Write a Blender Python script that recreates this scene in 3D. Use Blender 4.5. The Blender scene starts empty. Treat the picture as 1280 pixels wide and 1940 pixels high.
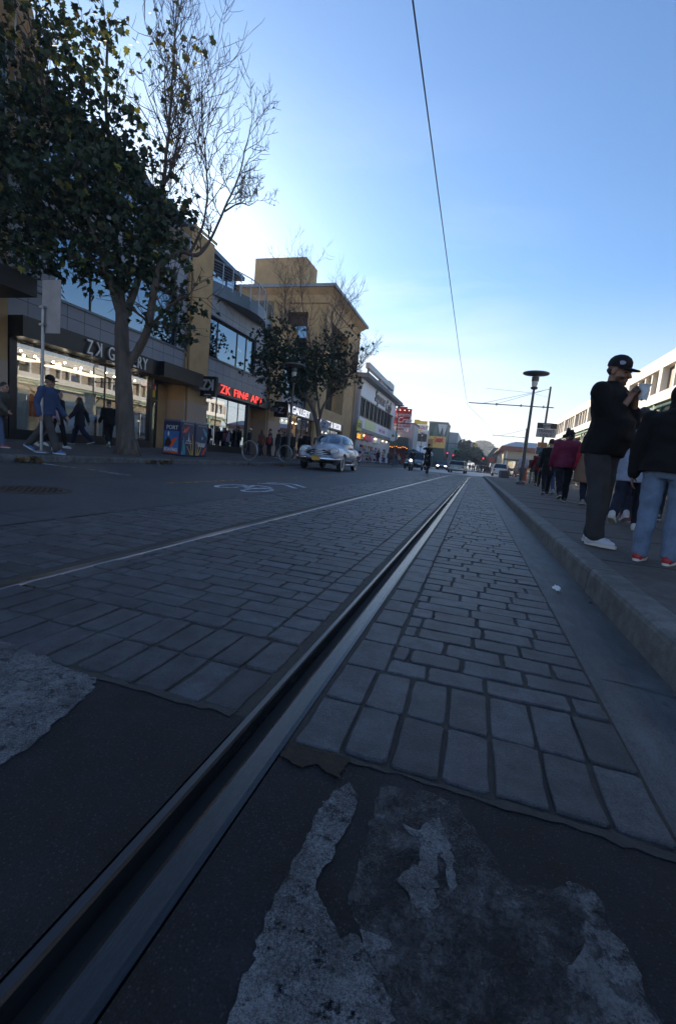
CAMF= (-0.276264, 0.953249, -0.122449)
CAMU= (-0.124322, 0.090891, 0.98807)
import bpy, bmesh, math, random
import numpy as np
from math import sin, cos, pi, radians as rad, sqrt, atan2
from mathutils import Vector, Matrix, noise, Quaternion

SC = bpy.context.scene
COL = SC.collection
TMP = bpy.data.scenes.new('scratch')
R0 = random.Random(7)

# ---------------------------------------------------------------- materials
def nn(t, kind, **kw):
    n = t.nodes.new(kind)
    for k, v in kw.items():
        if k in n.inputs: n.inputs[k].default_value = v
        else: setattr(n, k, v)
    return n
MATS = {}
def c4(c): return (c[0], c[1], c[2], 1.0)
def pm(name, col, rough=.6, metal=0., var=.18, scale=4., bump=.0, bscale=60., spec=.5, col2=None, attr=None, coat=0., stretch=(1, 1, 1), speck=0., sscale=400.):
    """painted / stone / cloth surface: base colour broken up by two octaves of noise, with bump"""
    if name in MATS: return MATS[name]
    m = bpy.data.materials.new(name); m.use_nodes = True; t = m.node_tree
    b = t.nodes['Principled BSDF']
    b.inputs['Roughness'].default_value = rough; b.inputs['Metallic'].default_value = metal
    b.inputs['Specular IOR Level'].default_value = spec; b.inputs['Coat Weight'].default_value = coat
    tc = nn(t, 'ShaderNodeTexCoord'); mp = nn(t, 'ShaderNodeMapping'); mp.inputs['Scale'].default_value = stretch
    t.links.new(tc.outputs['Object'], mp.inputs[0])
    no = nn(t, 'ShaderNodeTexNoise', Scale=scale, Detail=8., Roughness=.62)
    t.links.new(mp.outputs[0], no.inputs['Vector'])
    rmp = nn(t, 'ShaderNodeMapRange'); rmp.inputs[1].default_value = .3; rmp.inputs[2].default_value = .7
    t.links.new(no.outputs['Fac'], rmp.inputs[0])
    mx = nn(t, 'ShaderNodeMix', data_type='RGBA')
    a = col; c = col2 if col2 else tuple(min(1, x * (1 + var)) for x in col)
    a = tuple(x * (1 - var) for x in col) if not col2 else col
    mx.inputs[6].default_value = c4(a); mx.inputs[7].default_value = c4(c)
    t.links.new(rmp.outputs[0], mx.inputs[0])
    out = mx.outputs[2]
    if attr:
        at = nn(t, 'ShaderNodeAttribute', attribute_name=attr)
        m2 = nn(t, 'ShaderNodeMix', data_type='RGBA', blend_type='MULTIPLY'); m2.inputs[0].default_value = 1.
        t.links.new(out, m2.inputs[6]); t.links.new(at.outputs['Color'], m2.inputs[7]); out = m2.outputs[2]
    if speck:
        n3 = nn(t, 'ShaderNodeTexNoise', Scale=sscale, Detail=3., Roughness=.7); t.links.new(mp.outputs[0], n3.inputs['Vector'])
        n4 = nn(t, 'ShaderNodeTexNoise', Scale=sscale * .035, Detail=6., Roughness=.7); t.links.new(mp.outputs[0], n4.inputs['Vector'])
        a3 = nn(t, 'ShaderNodeMath', operation='ADD'); t.links.new(n3.outputs['Fac'], a3.inputs[0]); t.links.new(n4.outputs['Fac'], a3.inputs[1])
        r3 = nn(t, 'ShaderNodeMapRange'); r3.inputs[1].default_value = .86; r3.inputs[2].default_value = 1.16; r3.inputs[3].default_value = 1 - speck; r3.inputs[4].default_value = 1 + speck; t.links.new(a3.outputs[0], r3.inputs[0])
        m4 = nn(t, 'ShaderNodeMix', data_type='RGBA', blend_type='MULTIPLY'); m4.inputs[0].default_value = 1.; t.links.new(out, m4.inputs[6]); t.links.new(r3.outputs[0], m4.inputs[7]); out = m4.outputs[2]
    t.links.new(out, b.inputs['Base Color'])
    if bump > 0:
        n2 = nn(t, 'ShaderNodeTexNoise', Scale=bscale, Detail=6., Roughness=.65)
        t.links.new(mp.outputs[0], n2.inputs['Vector'])
        bp = nn(t, 'ShaderNodeBump', Strength=bump, Distance=.02)
        t.links.new(n2.outputs['Fac'], bp.inputs['Height']); t.links.new(bp.outputs[0], b.inputs['Normal'])
    if rough > .15:
        r2 = nn(t, 'ShaderNodeMapRange'); r2.inputs[3].default_value = max(.02, rough - .1); r2.inputs[4].default_value = min(1, rough + .1)
        t.links.new(no.outputs['Fac'], r2.inputs[0]); t.links.new(r2.outputs[0], b.inputs['Roughness'])
    MATS[name] = m; return m
def emi(name, col, s=2.):
    if name in MATS: return MATS[name]
    m = bpy.data.materials.new(name); m.use_nodes = True; b = m.node_tree.nodes['Principled BSDF']
    b.inputs['Base Color'].default_value = c4(col); b.inputs['Emission Color'].default_value = c4(col); b.inputs['Emission Strength'].default_value = s
    MATS[name] = m; return m
def glass(name, tint=(.6, .65, .68), refl=.4, rough=.01, wav=.0, gcol=(.85, .9, .95)):
    """window pane: part mirror, part tinted see-through"""
    if name in MATS: return MATS[name]
    m = bpy.data.materials.new(name); m.use_nodes = True; t = m.node_tree; t.nodes.clear()
    o = nn(t, 'ShaderNodeOutputMaterial'); g = nn(t, 'ShaderNodeBsdfGlossy', Roughness=rough); g.inputs['Color'].default_value = c4(gcol)
    tr = nn(t, 'ShaderNodeBsdfTransparent'); tr.inputs['Color'].default_value = c4(tint)
    fr = nn(t, 'ShaderNodeFresnel', IOR=1.5); mr = nn(t, 'ShaderNodeMapRange'); mr.inputs[3].default_value = refl; mr.inputs[4].default_value = 1.
    t.links.new(fr.outputs[0], mr.inputs[0])
    ge = nn(t, 'ShaderNodeNewGeometry'); iv = nn(t, 'ShaderNodeMath', operation='SUBTRACT'); iv.inputs[0].default_value = 1.; t.links.new(ge.outputs['Backfacing'], iv.inputs[1]); mu = nn(t, 'ShaderNodeMath', operation='MULTIPLY'); t.links.new(mr.outputs[0], mu.inputs[0]); t.links.new(iv.outputs[0], mu.inputs[1])   # mirror only on the outer face of the pane
    mx = nn(t, 'ShaderNodeMixShader'); t.links.new(mu.outputs[0], mx.inputs[0]); t.links.new(tr.outputs[0], mx.inputs[1]); t.links.new(g.outputs[0], mx.inputs[2])
    if wav:
        tc = nn(t, 'ShaderNodeTexCoord'); no = nn(t, 'ShaderNodeTexNoise', Scale=.8, Detail=2.); t.links.new(tc.outputs['Object'], no.inputs['Vector'])
        bp = nn(t, 'ShaderNodeBump', Strength=wav, Distance=.05); t.links.new(no.outputs['Fac'], bp.inputs['Height']); t.links.new(bp.outputs[0], g.inputs['Normal'])
    t.links.new(mx.outputs[0], o.inputs[0]); MATS[name] = m; return m
def tiled(name, col, joint, sx, sz, rough=.5, mort=.012, axis='YZ'):
    """cladding panels with thin joints on an upright wall"""
    if name in MATS: return MATS[name]
    m = pm(name, col, rough, var=.1, scale=.9); t = m.node_tree; b = t.nodes['Principled BSDF']
    src = b.inputs['Base Color'].links[0].from_socket
    tc = nn(t, 'ShaderNodeTexCoord'); sp = nn(t, 'ShaderNodeSeparateXYZ'); cb = nn(t, 'ShaderNodeCombineXYZ'); t.links.new(tc.outputs['Object'], sp.inputs[0])
    t.links.new(sp.outputs[axis[0]], cb.inputs[0]); t.links.new(sp.outputs[axis[1]], cb.inputs[1])
    br = nn(t, 'ShaderNodeTexBrick', Scale=1., offset=0., squash=1.); br.inputs['Mortar Size'].default_value = mort; br.inputs['Brick Width'].default_value = sx; br.inputs['Row Height'].default_value = sz
    br.inputs['Color1'].default_value = (1, 1, 1, 1); br.inputs['Color2'].default_value = (.88, .88, .9, 1); br.inputs['Mortar'].default_value = c4(joint); br.inputs['Mortar Smooth'].default_value = .1
    t.links.new(cb.outputs[0], br.inputs['Vector'])
    mx = nn(t, 'ShaderNodeMix', data_type='RGBA', blend_type='MULTIPLY'); mx.inputs[0].default_value = 1.
    t.links.new(src, mx.inputs[6]); t.links.new(br.outputs[0], mx.inputs[7]); t.links.new(mx.outputs[2], b.inputs['Base Color'])
    return m

# ---------------------------------------------------------------- mesh builder
class MB:
    def __init__(s): s.v = []; s.f = []; s.m = []; s.c = []; s.cur = (1, 1, 1)
    def add(s, vs, fs, mi=0, M=None):
        o = len(s.v)
        if M is not None: vs = [tuple(M @ Vector(p)) for p in vs]
        s.v += [tuple(p) for p in vs]; s.f += [tuple(i + o for i in f) for f in fs]; s.m += [mi] * len(fs); s.c += [s.cur] * len(vs)
        return s
    def box(s, x0, x1, y0, y1, z0, z1, mi=0, M=None):
        v = [(x0, y0, z0), (x1, y0, z0), (x1, y1, z0), (x0, y1, z0), (x0, y0, z1), (x1, y0, z1), (x1, y1, z1), (x0, y1, z1)]
        return s.add(v, [(3, 2, 1, 0), (4, 5, 6, 7), (0, 1, 5, 4), (1, 2, 6, 5), (2, 3, 7, 6), (3, 0, 4, 7)], mi, M)
    def bbox(s, x0, x1, y0, y1, z0, z1, b=.01, mi=0, M=None):
        """box with chamfered edges"""
        bm = bmesh.new(); bmesh.ops.create_cube(bm, size=1)
        for v in bm.verts: v.co = Vector(((x0 + x1) / 2 + v.co.x * (x1 - x0), (y0 + y1) / 2 + v.co.y * (y1 - y0), (z0 + z1) / 2 + v.co.z * (z1 - z0)))
        b = min(b, .45 * min(x1 - x0, y1 - y0, z1 - z0))
        bmesh.ops.bevel(bm, geom=list(bm.edges), offset=b, segments=2, affect='EDGES', profile=.6)
        bm.verts.index_update(); s.add([v.co[:] for v in bm.verts], [[v.index for v in f.verts] for f in bm.faces], mi, M); bm.free(); return s
    def loft(s, rings, mi=0, cap=True, close=True, M=None):
        n = len(rings[0]); vs = [p for r in rings for p in r]; fs = []
        for i in range(len(rings) - 1):
            for j in range(n if close else n - 1):
                a = i * n + j; b = i * n + (j + 1) % n; fs.append((a, b, b + n, a + n))
        if cap: fs.append(tuple(range(n - 1, -1, -1))); fs.append(tuple(range((len(rings) - 1) * n, len(rings) * n)))
        return s.add(vs, fs, mi, M)
    def tube(s, pts, rs, n=8, mi=0, M=None, cap=True):
        pts = [Vector(p) for p in pts]
        if not hasattr(rs, '__len__'): rs = [rs] * len(pts)
        rings = []; u = None
        for i, p in enumerate(pts):
            d = (pts[min(i + 1, len(pts) - 1)] - pts[max(i - 1, 0)])
            if d.length < 1e-9: d = Vector((0, 0, 1))
            d.normalize()
            if u is None: u = d.orthogonal().normalized()
            else:
                u = u - d * u.dot(d); u = u.normalized() if u.length > 1e-6 else d.orthogonal().normalized()
            w = d.cross(u); rings.append([tuple(p + (u * cos(2 * pi * k / n) + w * sin(2 * pi * k / n)) * rs[i]) for k in range(n)])
        return s.loft(rings, mi, cap, True, M)
    def cyl(s, p0, p1, r0, r1=None, n=12, mi=0, M=None): return s.tube([p0, p1], [r0, r0 if r1 is None else r1], n, mi, M)
    def cap(s, p0, p1, r0, r1=None, n=10, k=4, mi=0):
        """tapered capsule"""
        r1 = r0 if r1 is None else r1; p0 = Vector(p0); p1 = Vector(p1); d = p1 - p0
        if d.length < 1e-6: d = Vector((0, 0, 1e-4)); p1 = p0 + d
        d = d.normalized(); pts = []; rs = []
        for i in range(k): a = -pi / 2 + pi / 2 * (i + .35) / k; pts.append(p0 + d * r0 * sin(a)); rs.append(r0 * cos(a))
        pts.append(p0); rs.append(r0); pts.append(p1); rs.append(r1)
        for i in range(k): a = pi / 2 * (i + .65) / k; pts.append(p1 + d * r1 * sin(a)); rs.append(r1 * cos(a))
        return s.tube(pts, rs, n, mi)
    def ell(s, c, r, n=14, k=9, mi=0, M=None, rot=None):
        if not hasattr(r, '__len__'): r = (r, r, r)
        vs = []; fs = []
        for i in range(1, k): 
            a = pi * i / k
            for j in range(n): b = 2 * pi * j / n; vs.append(Vector((sin(a) * cos(b) * r[0], sin(a) * sin(b) * r[1], cos(a) * r[2])))
        vs += [Vector((0, 0, r[2])), Vector((0, 0, -r[2]))]; T = len(vs) - 2; B = T + 1
        for i in range(k - 2):
            for j in range(n): a = i * n + j; b = i * n + (j + 1) % n; fs.append((a, a + n, b + n, b))
        for j in range(n): fs.append((T, j, (j + 1) % n)); fs.append((B, (k - 2) * n + (j + 1) % n, (k - 2) * n + j))
        if rot is not None: vs = [rot @ p for p in vs]
        c = Vector(c); return s.add([tuple(p + c) for p in vs], fs, mi, M)
    def lathe(s, prof, c=(0, 0, 0), n=20, mi=0, M=None, cap=True):
        return s.loft([[(c[0] + r * cos(2 * pi * k / n), c[1] + r * sin(2 * pi * k / n), c[2] + z) for k in range(n)] for r, z in prof], mi, cap, True, M)
    def prism(s, poly, fn, d0, d1, mi=0, M=None):
        """polygon (2-D) pushed through fn(u, v, d) between depths d0 and d1"""
        n = len(poly); A = [fn(u, v, d0) for u, v in poly]; B = [fn(u, v, d1) for u, v in poly]
        fs = [tuple(range(n - 1, -1, -1)), tuple(range(n, 2 * n))] + [(i, (i + 1) % n, (i + 1) % n + n, i + n) for i in range(n)]
        return s.add(A + B, fs, mi, M)
    def torus(s, c, R, r, ax='y', n=32, k=8, a0=0, a1=2 * pi, mi=0, M=None):
        full = abs(a1 - a0 - 2 * pi) < 1e-6; rings = []
        N = n if full else n + 1
        for i in range(N):
            a = a0 + (a1 - a0) * i / n; ring = []
            for j in range(k):
                b = 2 * pi * j / k; q = R + r * cos(b); h = r * sin(b)
                p = {'y': (q * cos(a), h, q * sin(a)), 'x': (h, q * cos(a), q * sin(a)), 'z': (q * cos(a), q * sin(a), h)}[ax]
                ring.append((c[0] + p[0], c[1] + p[1], c[2] + p[2]))
            rings.append(ring)
        if full: rings.append(rings[0])
        return s.loft(rings, mi, not full, True, M)
    def text(s, txt, fn, size=1., d=.02, mi=0, shear=0., align='CENTER', sx=1., bold=0., spacing=1.):
        vs, fs = textmesh(txt, size, d, shear, align, bold, spacing)
        return s.add([fn(x * sx, y, z) for x, y, z in vs], fs, mi)
    def build(s, name, mat, parent=None, smooth=False, local=False, ang=None, colors=None, vis=True):
        me = bpy.data.meshes.new(name)
        off = Vector((0, 0, 0)) if (parent is None or local) else abspos(parent)
        me.from_pydata([(p[0] - off.x, p[1] - off.y, p[2] - off.z) for p in s.v], [], s.f)
        ms = mat if isinstance(mat, (list, tuple)) else [mat]
        for m in ms: me.materials.append(m)
        if len(ms) > 1: me.polygons.foreach_set('material_index', s.m)
        if colors:
            ca = me.color_attributes.new(colors, 'FLOAT_COLOR', 'POINT')
            ca.data.foreach_set('color', [q for c in s.c for q in (c[0], c[1], c[2], 1.)])
        if smooth: me.polygons.foreach_set('use_smooth', [True] * len(me.polygons))
        if smooth and ang is not None: me.set_sharp_from_angle(angle=rad(ang))
        me.validate(); me.update()
        o = bpy.data.objects.new(name, me); COL.objects.link(o)
        if parent: o.parent = parent
        return o
def abspos(o):
    p = Vector(o.location)
    while o.parent: o = o.parent; p += o.location
    return p
TXT = {}
def textmesh(txt, size, d, shear=0., align='CENTER', bold=0., spacing=1.):
    k = (txt, size, d, shear, align, bold, spacing)
    if k not in TXT:
        cu = bpy.data.curves.new('t', 'FONT'); cu.body = txt; cu.size = size; cu.extrude = d / 2; cu.shear = shear; cu.align_x = align; cu.align_y = 'CENTER'; cu.offset = bold; cu.resolution_u = 3; cu.space_character = spacing
        o = bpy.data.objects.new('t', cu); TMP.collection.objects.link(o); vl = TMP.view_layers[0]; vl.update()
        me = bpy.data.meshes.new_from_object(o.evaluated_get(vl.depsgraph))
        TXT[k] = ([v.co[:] for v in me.vertices], [tuple(p.vertices) for p in me.polygons])
        bpy.data.objects.remove(o); bpy.data.curves.remove(cu); bpy.data.meshes.remove(me)
    return TXT[k]
def fuse(mb, voxel, smooth=2, name='m'):
    """melt overlapping closed shapes into one continuous skin"""
    me = bpy.data.meshes.new(name); me.from_pydata(mb.v, [], mb.f); o = bpy.data.objects.new(name, me); TMP.collection.objects.link(o)
    r = o.modifiers.new('r', 'REMESH'); r.mode = 'VOXEL'; r.voxel_size = voxel
    if smooth: q = o.modifiers.new('s', 'SMOOTH'); q.iterations = smooth; q.factor = .5
    vl = TMP.view_layers[0]; vl.update(); e = bpy.data.meshes.new_from_object(o.evaluated_get(vl.depsgraph))
    n = len(e.vertices); co = np.empty(n * 3); e.vertices.foreach_get('co', co); nr = np.empty(n * 3); e.vertices.foreach_get('normal', nr)
    out = MB(); out.v = co.reshape(-1, 3); out.nrm = nr.reshape(-1, 3); out.f = [tuple(p.vertices) for p in e.polygons]; out.m = [0] * len(out.f)
    out.c = [(1, 1, 1)] * n
    bpy.data.objects.remove(o); bpy.data.meshes.remove(me); bpy.data.meshes.remove(e); return out
def rumple(mb, amp, sc=(8, 8, 8), seed=0):
    for i in range(len(mb.v)):
        p = mb.v[i]; k = noise.noise(Vector((p[0] * sc[0] + seed, p[1] * sc[1], p[2] * sc[2]))) ; mb.v[i] = p + mb.nrm[i] * (amp * k)
    return mb
def tag(o, label=None, cat=None, group=None, kind=None):
    if label: o['label'] = label
    if cat: o['category'] = cat
    if group: o['group'] = group
    if kind: o['kind'] = kind
    return o
def thing(name, label, cat, loc=(0, 0, 0), rz=0., group=None):
    o = bpy.data.objects.new(name, None); COL.objects.link(o); o.location = loc; o.rotation_euler = (0, 0, rz); o.empty_display_size = .2
    return tag(o, label, cat, group)
def dup(root, loc, rz=None, label=None, scale=None):
    r = root.copy(); COL.objects.link(r); r.location = loc
    if rz is not None: r.rotation_euler = (0, 0, rz)
    if scale: r.scale = (scale,) * 3
    if label: r['label'] = label
    for ch in list(root.children):
        c = ch.copy(); COL.objects.link(c); c.parent = r
        for g in list(ch.children): d = g.copy(); COL.objects.link(d); d.parent = c
    return r
def struct(o): o['kind'] = 'structure'; return o
# ---------------------------------------------------------------- camera, sun, sky
cam = bpy.data.objects.new('camera', bpy.data.cameras.new('camera')); COL.objects.link(cam); SC.camera = cam
cam.data.sensor_fit = 'HORIZONTAL'; cam.data.sensor_width = 36; cam.data.lens = 860 / 1280 * 36; cam.data.clip_end = 3000; cam.data.clip_start = .02
_f = Vector(CAMF); _u = Vector(CAMU); _r = _f.cross(_u)
cam.matrix_world = Matrix(((_r.x, _u.x, -_f.x, 0), (_r.y, _u.y, -_f.y, 0), (_r.z, _u.z, -_f.z, .69), (0, 0, 0, 1)))
cam.data.dof.use_dof = False
SUN_AZ, SUN_EL = rad(-40), rad(18)          # from the street's direction, towards the left
sdir = Vector((sin(SUN_AZ) * cos(SUN_EL), cos(SUN_AZ) * cos(SUN_EL), sin(SUN_EL)))
sl = bpy.data.lights.new('sun', 'SUN'); sl.energy = 5.0; sl.angle = rad(.5); sl.color = (1, .86, .68)
so = bpy.data.objects.new('sun', sl); COL.objects.link(so); so.rotation_euler = sdir.to_track_quat('Z', 'Y').to_euler(); so.location = (0, 0, 60)
W = bpy.data.worlds.new('World'); SC.world = W; W.use_nodes = True; t = W.node_tree; t.nodes.clear()
wo = nn(t, 'ShaderNodeOutputWorld'); bg = nn(t, 'ShaderNodeBackground', Strength=.105)
sk = nn(t, 'ShaderNodeTexSky', sky_type='NISHITA', sun_disc=False); sk.sun_elevation = SUN_EL; sk.sun_rotation = SUN_AZ; sk.air_density = 1.0; sk.dust_density = .5; sk.ozone_density = 1.6; sk.altitude = 10
tc = nn(t, 'ShaderNodeTexCoord'); sp = nn(t, 'ShaderNodeSeparateXYZ'); t.links.new(tc.outputs['Generated'], sp.inputs[0])
mz = nn(t, 'ShaderNodeMath', operation='ADD'); mz.inputs[1].default_value = .12; t.links.new(sp.outputs[2], mz.inputs[0])
dx = nn(t, 'ShaderNodeMath', operation='DIVIDE'); dy = nn(t, 'ShaderNodeMath', operation='DIVIDE')
t.links.new(sp.outputs[0], dx.inputs[0]); t.links.new(mz.outputs[0], dx.inputs[1]); t.links.new(sp.outputs[1], dy.inputs[0]); t.links.new(mz.outputs[0], dy.inputs[1])
cb = nn(t, 'ShaderNodeCombineXYZ'); t.links.new(dx.outputs[0], cb.inputs[0]); t.links.new(dy.outputs[0], cb.inputs[1])
mp = nn(t, 'ShaderNodeMapping'); mp.inputs['Rotation'].default_value = (0, 0, .5); mp.inputs['Scale'].default_value = (.45, 1.1, 1); t.links.new(cb.outputs[0], mp.inputs[0])
cn = nn(t, 'ShaderNodeTexNoise', Scale=1.1, Detail=9., Roughness=.58, Distortion=.5); t.links.new(mp.outputs[0], cn.inputs['Vector'])
cr = nn(t, 'ShaderNodeMapRange'); cr.inputs[1].default_value = .44; cr.inputs[2].default_value = .66; t.links.new(cn.outputs['Fac'], cr.inputs[0])
low = nn(t, 'ShaderNodeMapRange'); low.inputs[1].default_value = .60; low.inputs[2].default_value = .10; low.inputs[3].default_value = 0.; low.inputs[4].default_value = .9; t.links.new(sp.outputs[2], low.inputs[0])
lft = nn(t, 'ShaderNodeMapRange'); lft.inputs[1].default_value = .12; lft.inputs[2].default_value = -.25; t.links.new(sp.outputs[0], lft.inputs[0]); lm_ = nn(t, 'ShaderNodeMath', operation='MULTIPLY'); t.links.new(low.outputs[0], lm_.inputs[0]); t.links.new(lft.outputs[0], lm_.inputs[1])
fac = nn(t, 'ShaderNodeMath', operation='MULTIPLY'); t.links.new(cr.outputs[0], fac.inputs[0]); t.links.new(lm_.outputs[0], fac.inputs[1])
mx = nn(t, 'ShaderNodeMix', data_type='RGBA'); t.links.new(fac.outputs[0], mx.inputs[0]); tn = nn(t, 'ShaderNodeMix', data_type='RGBA', blend_type='MULTIPLY'); tn.inputs[0].default_value = 1.; tn.inputs[7].default_value = (.86, 1.13, 1.42, 1); t.links.new(sk.outputs[0], tn.inputs[6]); t.links.new(tn.outputs[2], mx.inputs[6]); mx.inputs[7].default_value = (8.6, 8.4, 8.2, 1)
hz = nn(t, 'ShaderNodeMapRange', interpolation_type='SMOOTHSTEP'); hz.inputs[1].default_value = .36; hz.inputs[2].default_value = -.02; hz.inputs[3].default_value = 0.; hz.inputs[4].default_value = .85; t.links.new(sp.outputs[2], hz.inputs[0])
m3 = nn(t, 'ShaderNodeMix', data_type='RGBA'); t.links.new(hz.outputs[0], m3.inputs[0]); t.links.new(mx.outputs[2], m3.inputs[6]); m3.inputs[7].default_value = (7.3, 7.2, 7.0, 1)
t.links.new(m3.outputs[2], bg.inputs[0]); t.links.new(bg.outputs[0], wo.inputs[0])
SC.view_settings.view_transform = 'Standard'; SC.view_settings.look = 'None'; SC.view_settings.gamma = 1; SC.view_settings.exposure = 0.65
SC.view_settings.use_curve_mapping = False
SC.cycles.use_denoising = True; SC.cycles.max_bounces = 7; SC.cycles.transparent_max_bounces = 12; SC.cycles.caustics_reflective = False; SC.cycles.caustics_refractive = False
SC.cycles.sample_clamp_indirect = 6
# ---------------------------------------------------------------- ground, paving, rails, kerbs
asph = pm('asphalt', (.035, .036, .04), .75, var=.3, scale=1.3, bump=.35, bscale=160)
conc = pm('concrete road', (.042, .043, .047), .62, var=.34, scale=.9, bump=.3, bscale=130, speck=.35, sscale=240)
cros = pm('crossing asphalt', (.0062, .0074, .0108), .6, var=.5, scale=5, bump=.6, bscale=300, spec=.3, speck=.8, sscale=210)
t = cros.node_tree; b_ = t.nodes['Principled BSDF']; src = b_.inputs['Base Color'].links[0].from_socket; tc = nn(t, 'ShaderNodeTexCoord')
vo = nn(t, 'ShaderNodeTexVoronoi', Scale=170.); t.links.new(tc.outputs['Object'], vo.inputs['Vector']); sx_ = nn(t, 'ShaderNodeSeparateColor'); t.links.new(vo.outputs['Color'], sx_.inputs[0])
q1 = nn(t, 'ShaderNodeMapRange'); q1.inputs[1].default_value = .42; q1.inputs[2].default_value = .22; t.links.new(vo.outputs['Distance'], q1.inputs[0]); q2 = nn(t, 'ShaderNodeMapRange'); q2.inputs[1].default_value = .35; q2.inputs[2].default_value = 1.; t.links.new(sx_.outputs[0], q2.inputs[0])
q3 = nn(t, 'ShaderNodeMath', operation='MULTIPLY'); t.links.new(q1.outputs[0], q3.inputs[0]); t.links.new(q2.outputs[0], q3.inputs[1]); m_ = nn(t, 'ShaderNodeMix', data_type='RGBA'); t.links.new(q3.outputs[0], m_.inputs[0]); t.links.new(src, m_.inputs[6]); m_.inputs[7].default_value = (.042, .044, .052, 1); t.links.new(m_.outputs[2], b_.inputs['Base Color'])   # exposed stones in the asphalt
walk = pm('pavement concrete', (.062, .058, .056), .8, var=.3, scale=1.4, bump=.3, bscale=140, speck=.35, sscale=300)
kerbm = pm('kerb concrete', (.100, .100, .097), .72, var=.38, scale=3.2, bump=.4, bscale=110, speck=.4, sscale=260)
gutm = pm('gutter concrete', (.060, .061, .062), .6, var=.42, scale=3.4, bump=.3, bscale=120, stretch=(1, .35, 1), speck=.4, sscale=300)
bed = pm('joint sand', (.056, .048, .040), .75, var=.4, scale=30, bump=.8, bscale=220)
steel = pm('rail steel', (.016, .017, .020), .27, .0, spec=.38, speck=.4, sscale=300, var=.15, scale=8, stretch=(1, .05, 1), bump=.05, bscale=90)
rust = pm('rail groove', (.018, .013, .010), .8, .0, var=.4, scale=14)
granite = pm('granite sett', (.052, .055, .062), .5, var=.25, scale=55, bump=.35, bscale=260, attr='tone', spec=.4, speck=.5, sscale=260)

def railoff(y): return 0. if y < 34 else (y - 34) ** 2 / 60.
def sheet(name, x0, x1, y0, y1, z, m, z1=None):
    nx = max(1, int((x1 - x0) / 2)); ny = max(1, int((y1 - y0) / 4)); v = []; f = []
    for j in range(ny + 1):
        for i in range(nx + 1):
            u = i / nx; v.append((x0 + (x1 - x0) * u, y0 + (y1 - y0) * j / ny, z + ((z1 - z) * u if z1 is not None else 0)))
    for j in range(ny):
        for i in range(nx): a = j * (nx + 1) + i; f.append((a, a + 1, a + nx + 2, a + nx + 1))
    return struct(MB().add(v, f).build(name, m))
sheet('ground', -600, 600, -60, 1400, -.12, pm('earth', (.10, .095, .085), .9, scale=.05))
sheet('road', -8.45, -3.06, 1.06, 46, 0., conc)
sheet('far_road', -16, 40, 46, 400, -.02, pm('pale sunlit asphalt', (.34, .31, .27), .5, var=.2, scale=.5))  # pale colour stands in for low sun shining on the far road
for xa, xb in ((-3.06, -1.92), (-1.776, -.484), (-.349, .475)): sheet('tram_lane_bed', xa, xb, .93, 34, -.0045, bed)
sheet('tram_lane_bed', -3.06, .475, 34, 46, -.05, bed)
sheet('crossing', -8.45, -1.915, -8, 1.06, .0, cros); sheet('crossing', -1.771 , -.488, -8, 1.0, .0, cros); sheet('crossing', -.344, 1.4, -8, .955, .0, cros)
sheet('crossing_bed', -2.2, -.2, -8, 1.0, -.05, rust)
# granite setts, laid stone by stone (one paving surface)
st = MB(); RS = random.Random(11)
def stone(x0, x1, y0, y1, lod):
    g = .0032 + RS.random() * .0035; x0 += g; x1 -= g; y0 += g; y1 -= g
    if x1 - x0 < .03 or y1 - y0 < .03: return
    tone = RS.uniform(.72, 1.14) if RS.random() > .08 else RS.uniform(.5, .72)
    st.cur = (tone * RS.uniform(.97, 1.03), tone, tone * RS.uniform(.97, 1.05))
    j = .004 if lod else .0042; zt = RS.uniform(-.001, .004); tx = RS.uniform(-.012, .012); ty = RS.uniform(-.014, .014)
    cx, cy = (x0 + x1) / 2, (y0 + y1) / 2
    c = .0075 * RS.uniform(.5, 1.6)
    o = [(x0 + c, y0), (x1 - c, y0), (x1, y0 + c), (x1, y1 - c), (x1 - c, y1), (x0 + c, y1), (x0, y1 - c), (x0, y0 + c)]
    if lod == 0:
        q = []
        for i in range(8):
            a, b = o[i], o[(i + 1) % 8]; k = 3 if i % 2 == 0 else 1
            for s in range(k): q.append((a[0] + (b[0] - a[0]) * s / k, a[1] + (b[1] - a[1]) * s / k))
        o = q
    o = [(x + RS.uniform(-j, j) * .7, y + RS.uniform(-j, j) * .7) for x, y in o]
    h = lambda x, y: zt + (x - cx) * tx + (y - cy) * ty
    def ring(ins, dz):
        r = []
        for x, y in o:
            d = sqrt((x - cx) ** 2 + (y - cy) ** 2); k = max(.2, 1 - ins / d); X = cx + (x - cx) * k; Y = cy + (y - cy) * k; r.append((X, Y, h(X, Y) + dz))
        return r
    if lod < 2: rings = [ring(-.002, -.03), ring(0, -.006), ring(.002, -.002), ring(.006, 0)]
    else: rings = [ring(0, -.03), ring(.005, 0)]
    n = len(o); vs = [p for r in rings for p in r]; fs = []
    for i in range(len(rings) - 1):
        for k in range(n): fs.append((i * n + k, i * n + (k + 1) % n, (i + 1) * n + (k + 1) % n, (i + 1) * n + k))
    fs.append(tuple(range((len(rings) - 1) * n, len(rings) * n))); st.add(vs, fs)
def strip(xa, xb, y0, y1, L, lod, rnd=.25):
    x = xa - RS.uniform(0, L * .8)
    while x < xb:
        w = L * RS.uniform(1 - rnd, 1 + rnd * .6)
        if xb - (x + w) < .06: w = xb - x
        if x + w > xa + .035: stone(max(x, xa), min(x + w, xb), y0, y1, lod)
        x += w
y = .962
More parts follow.
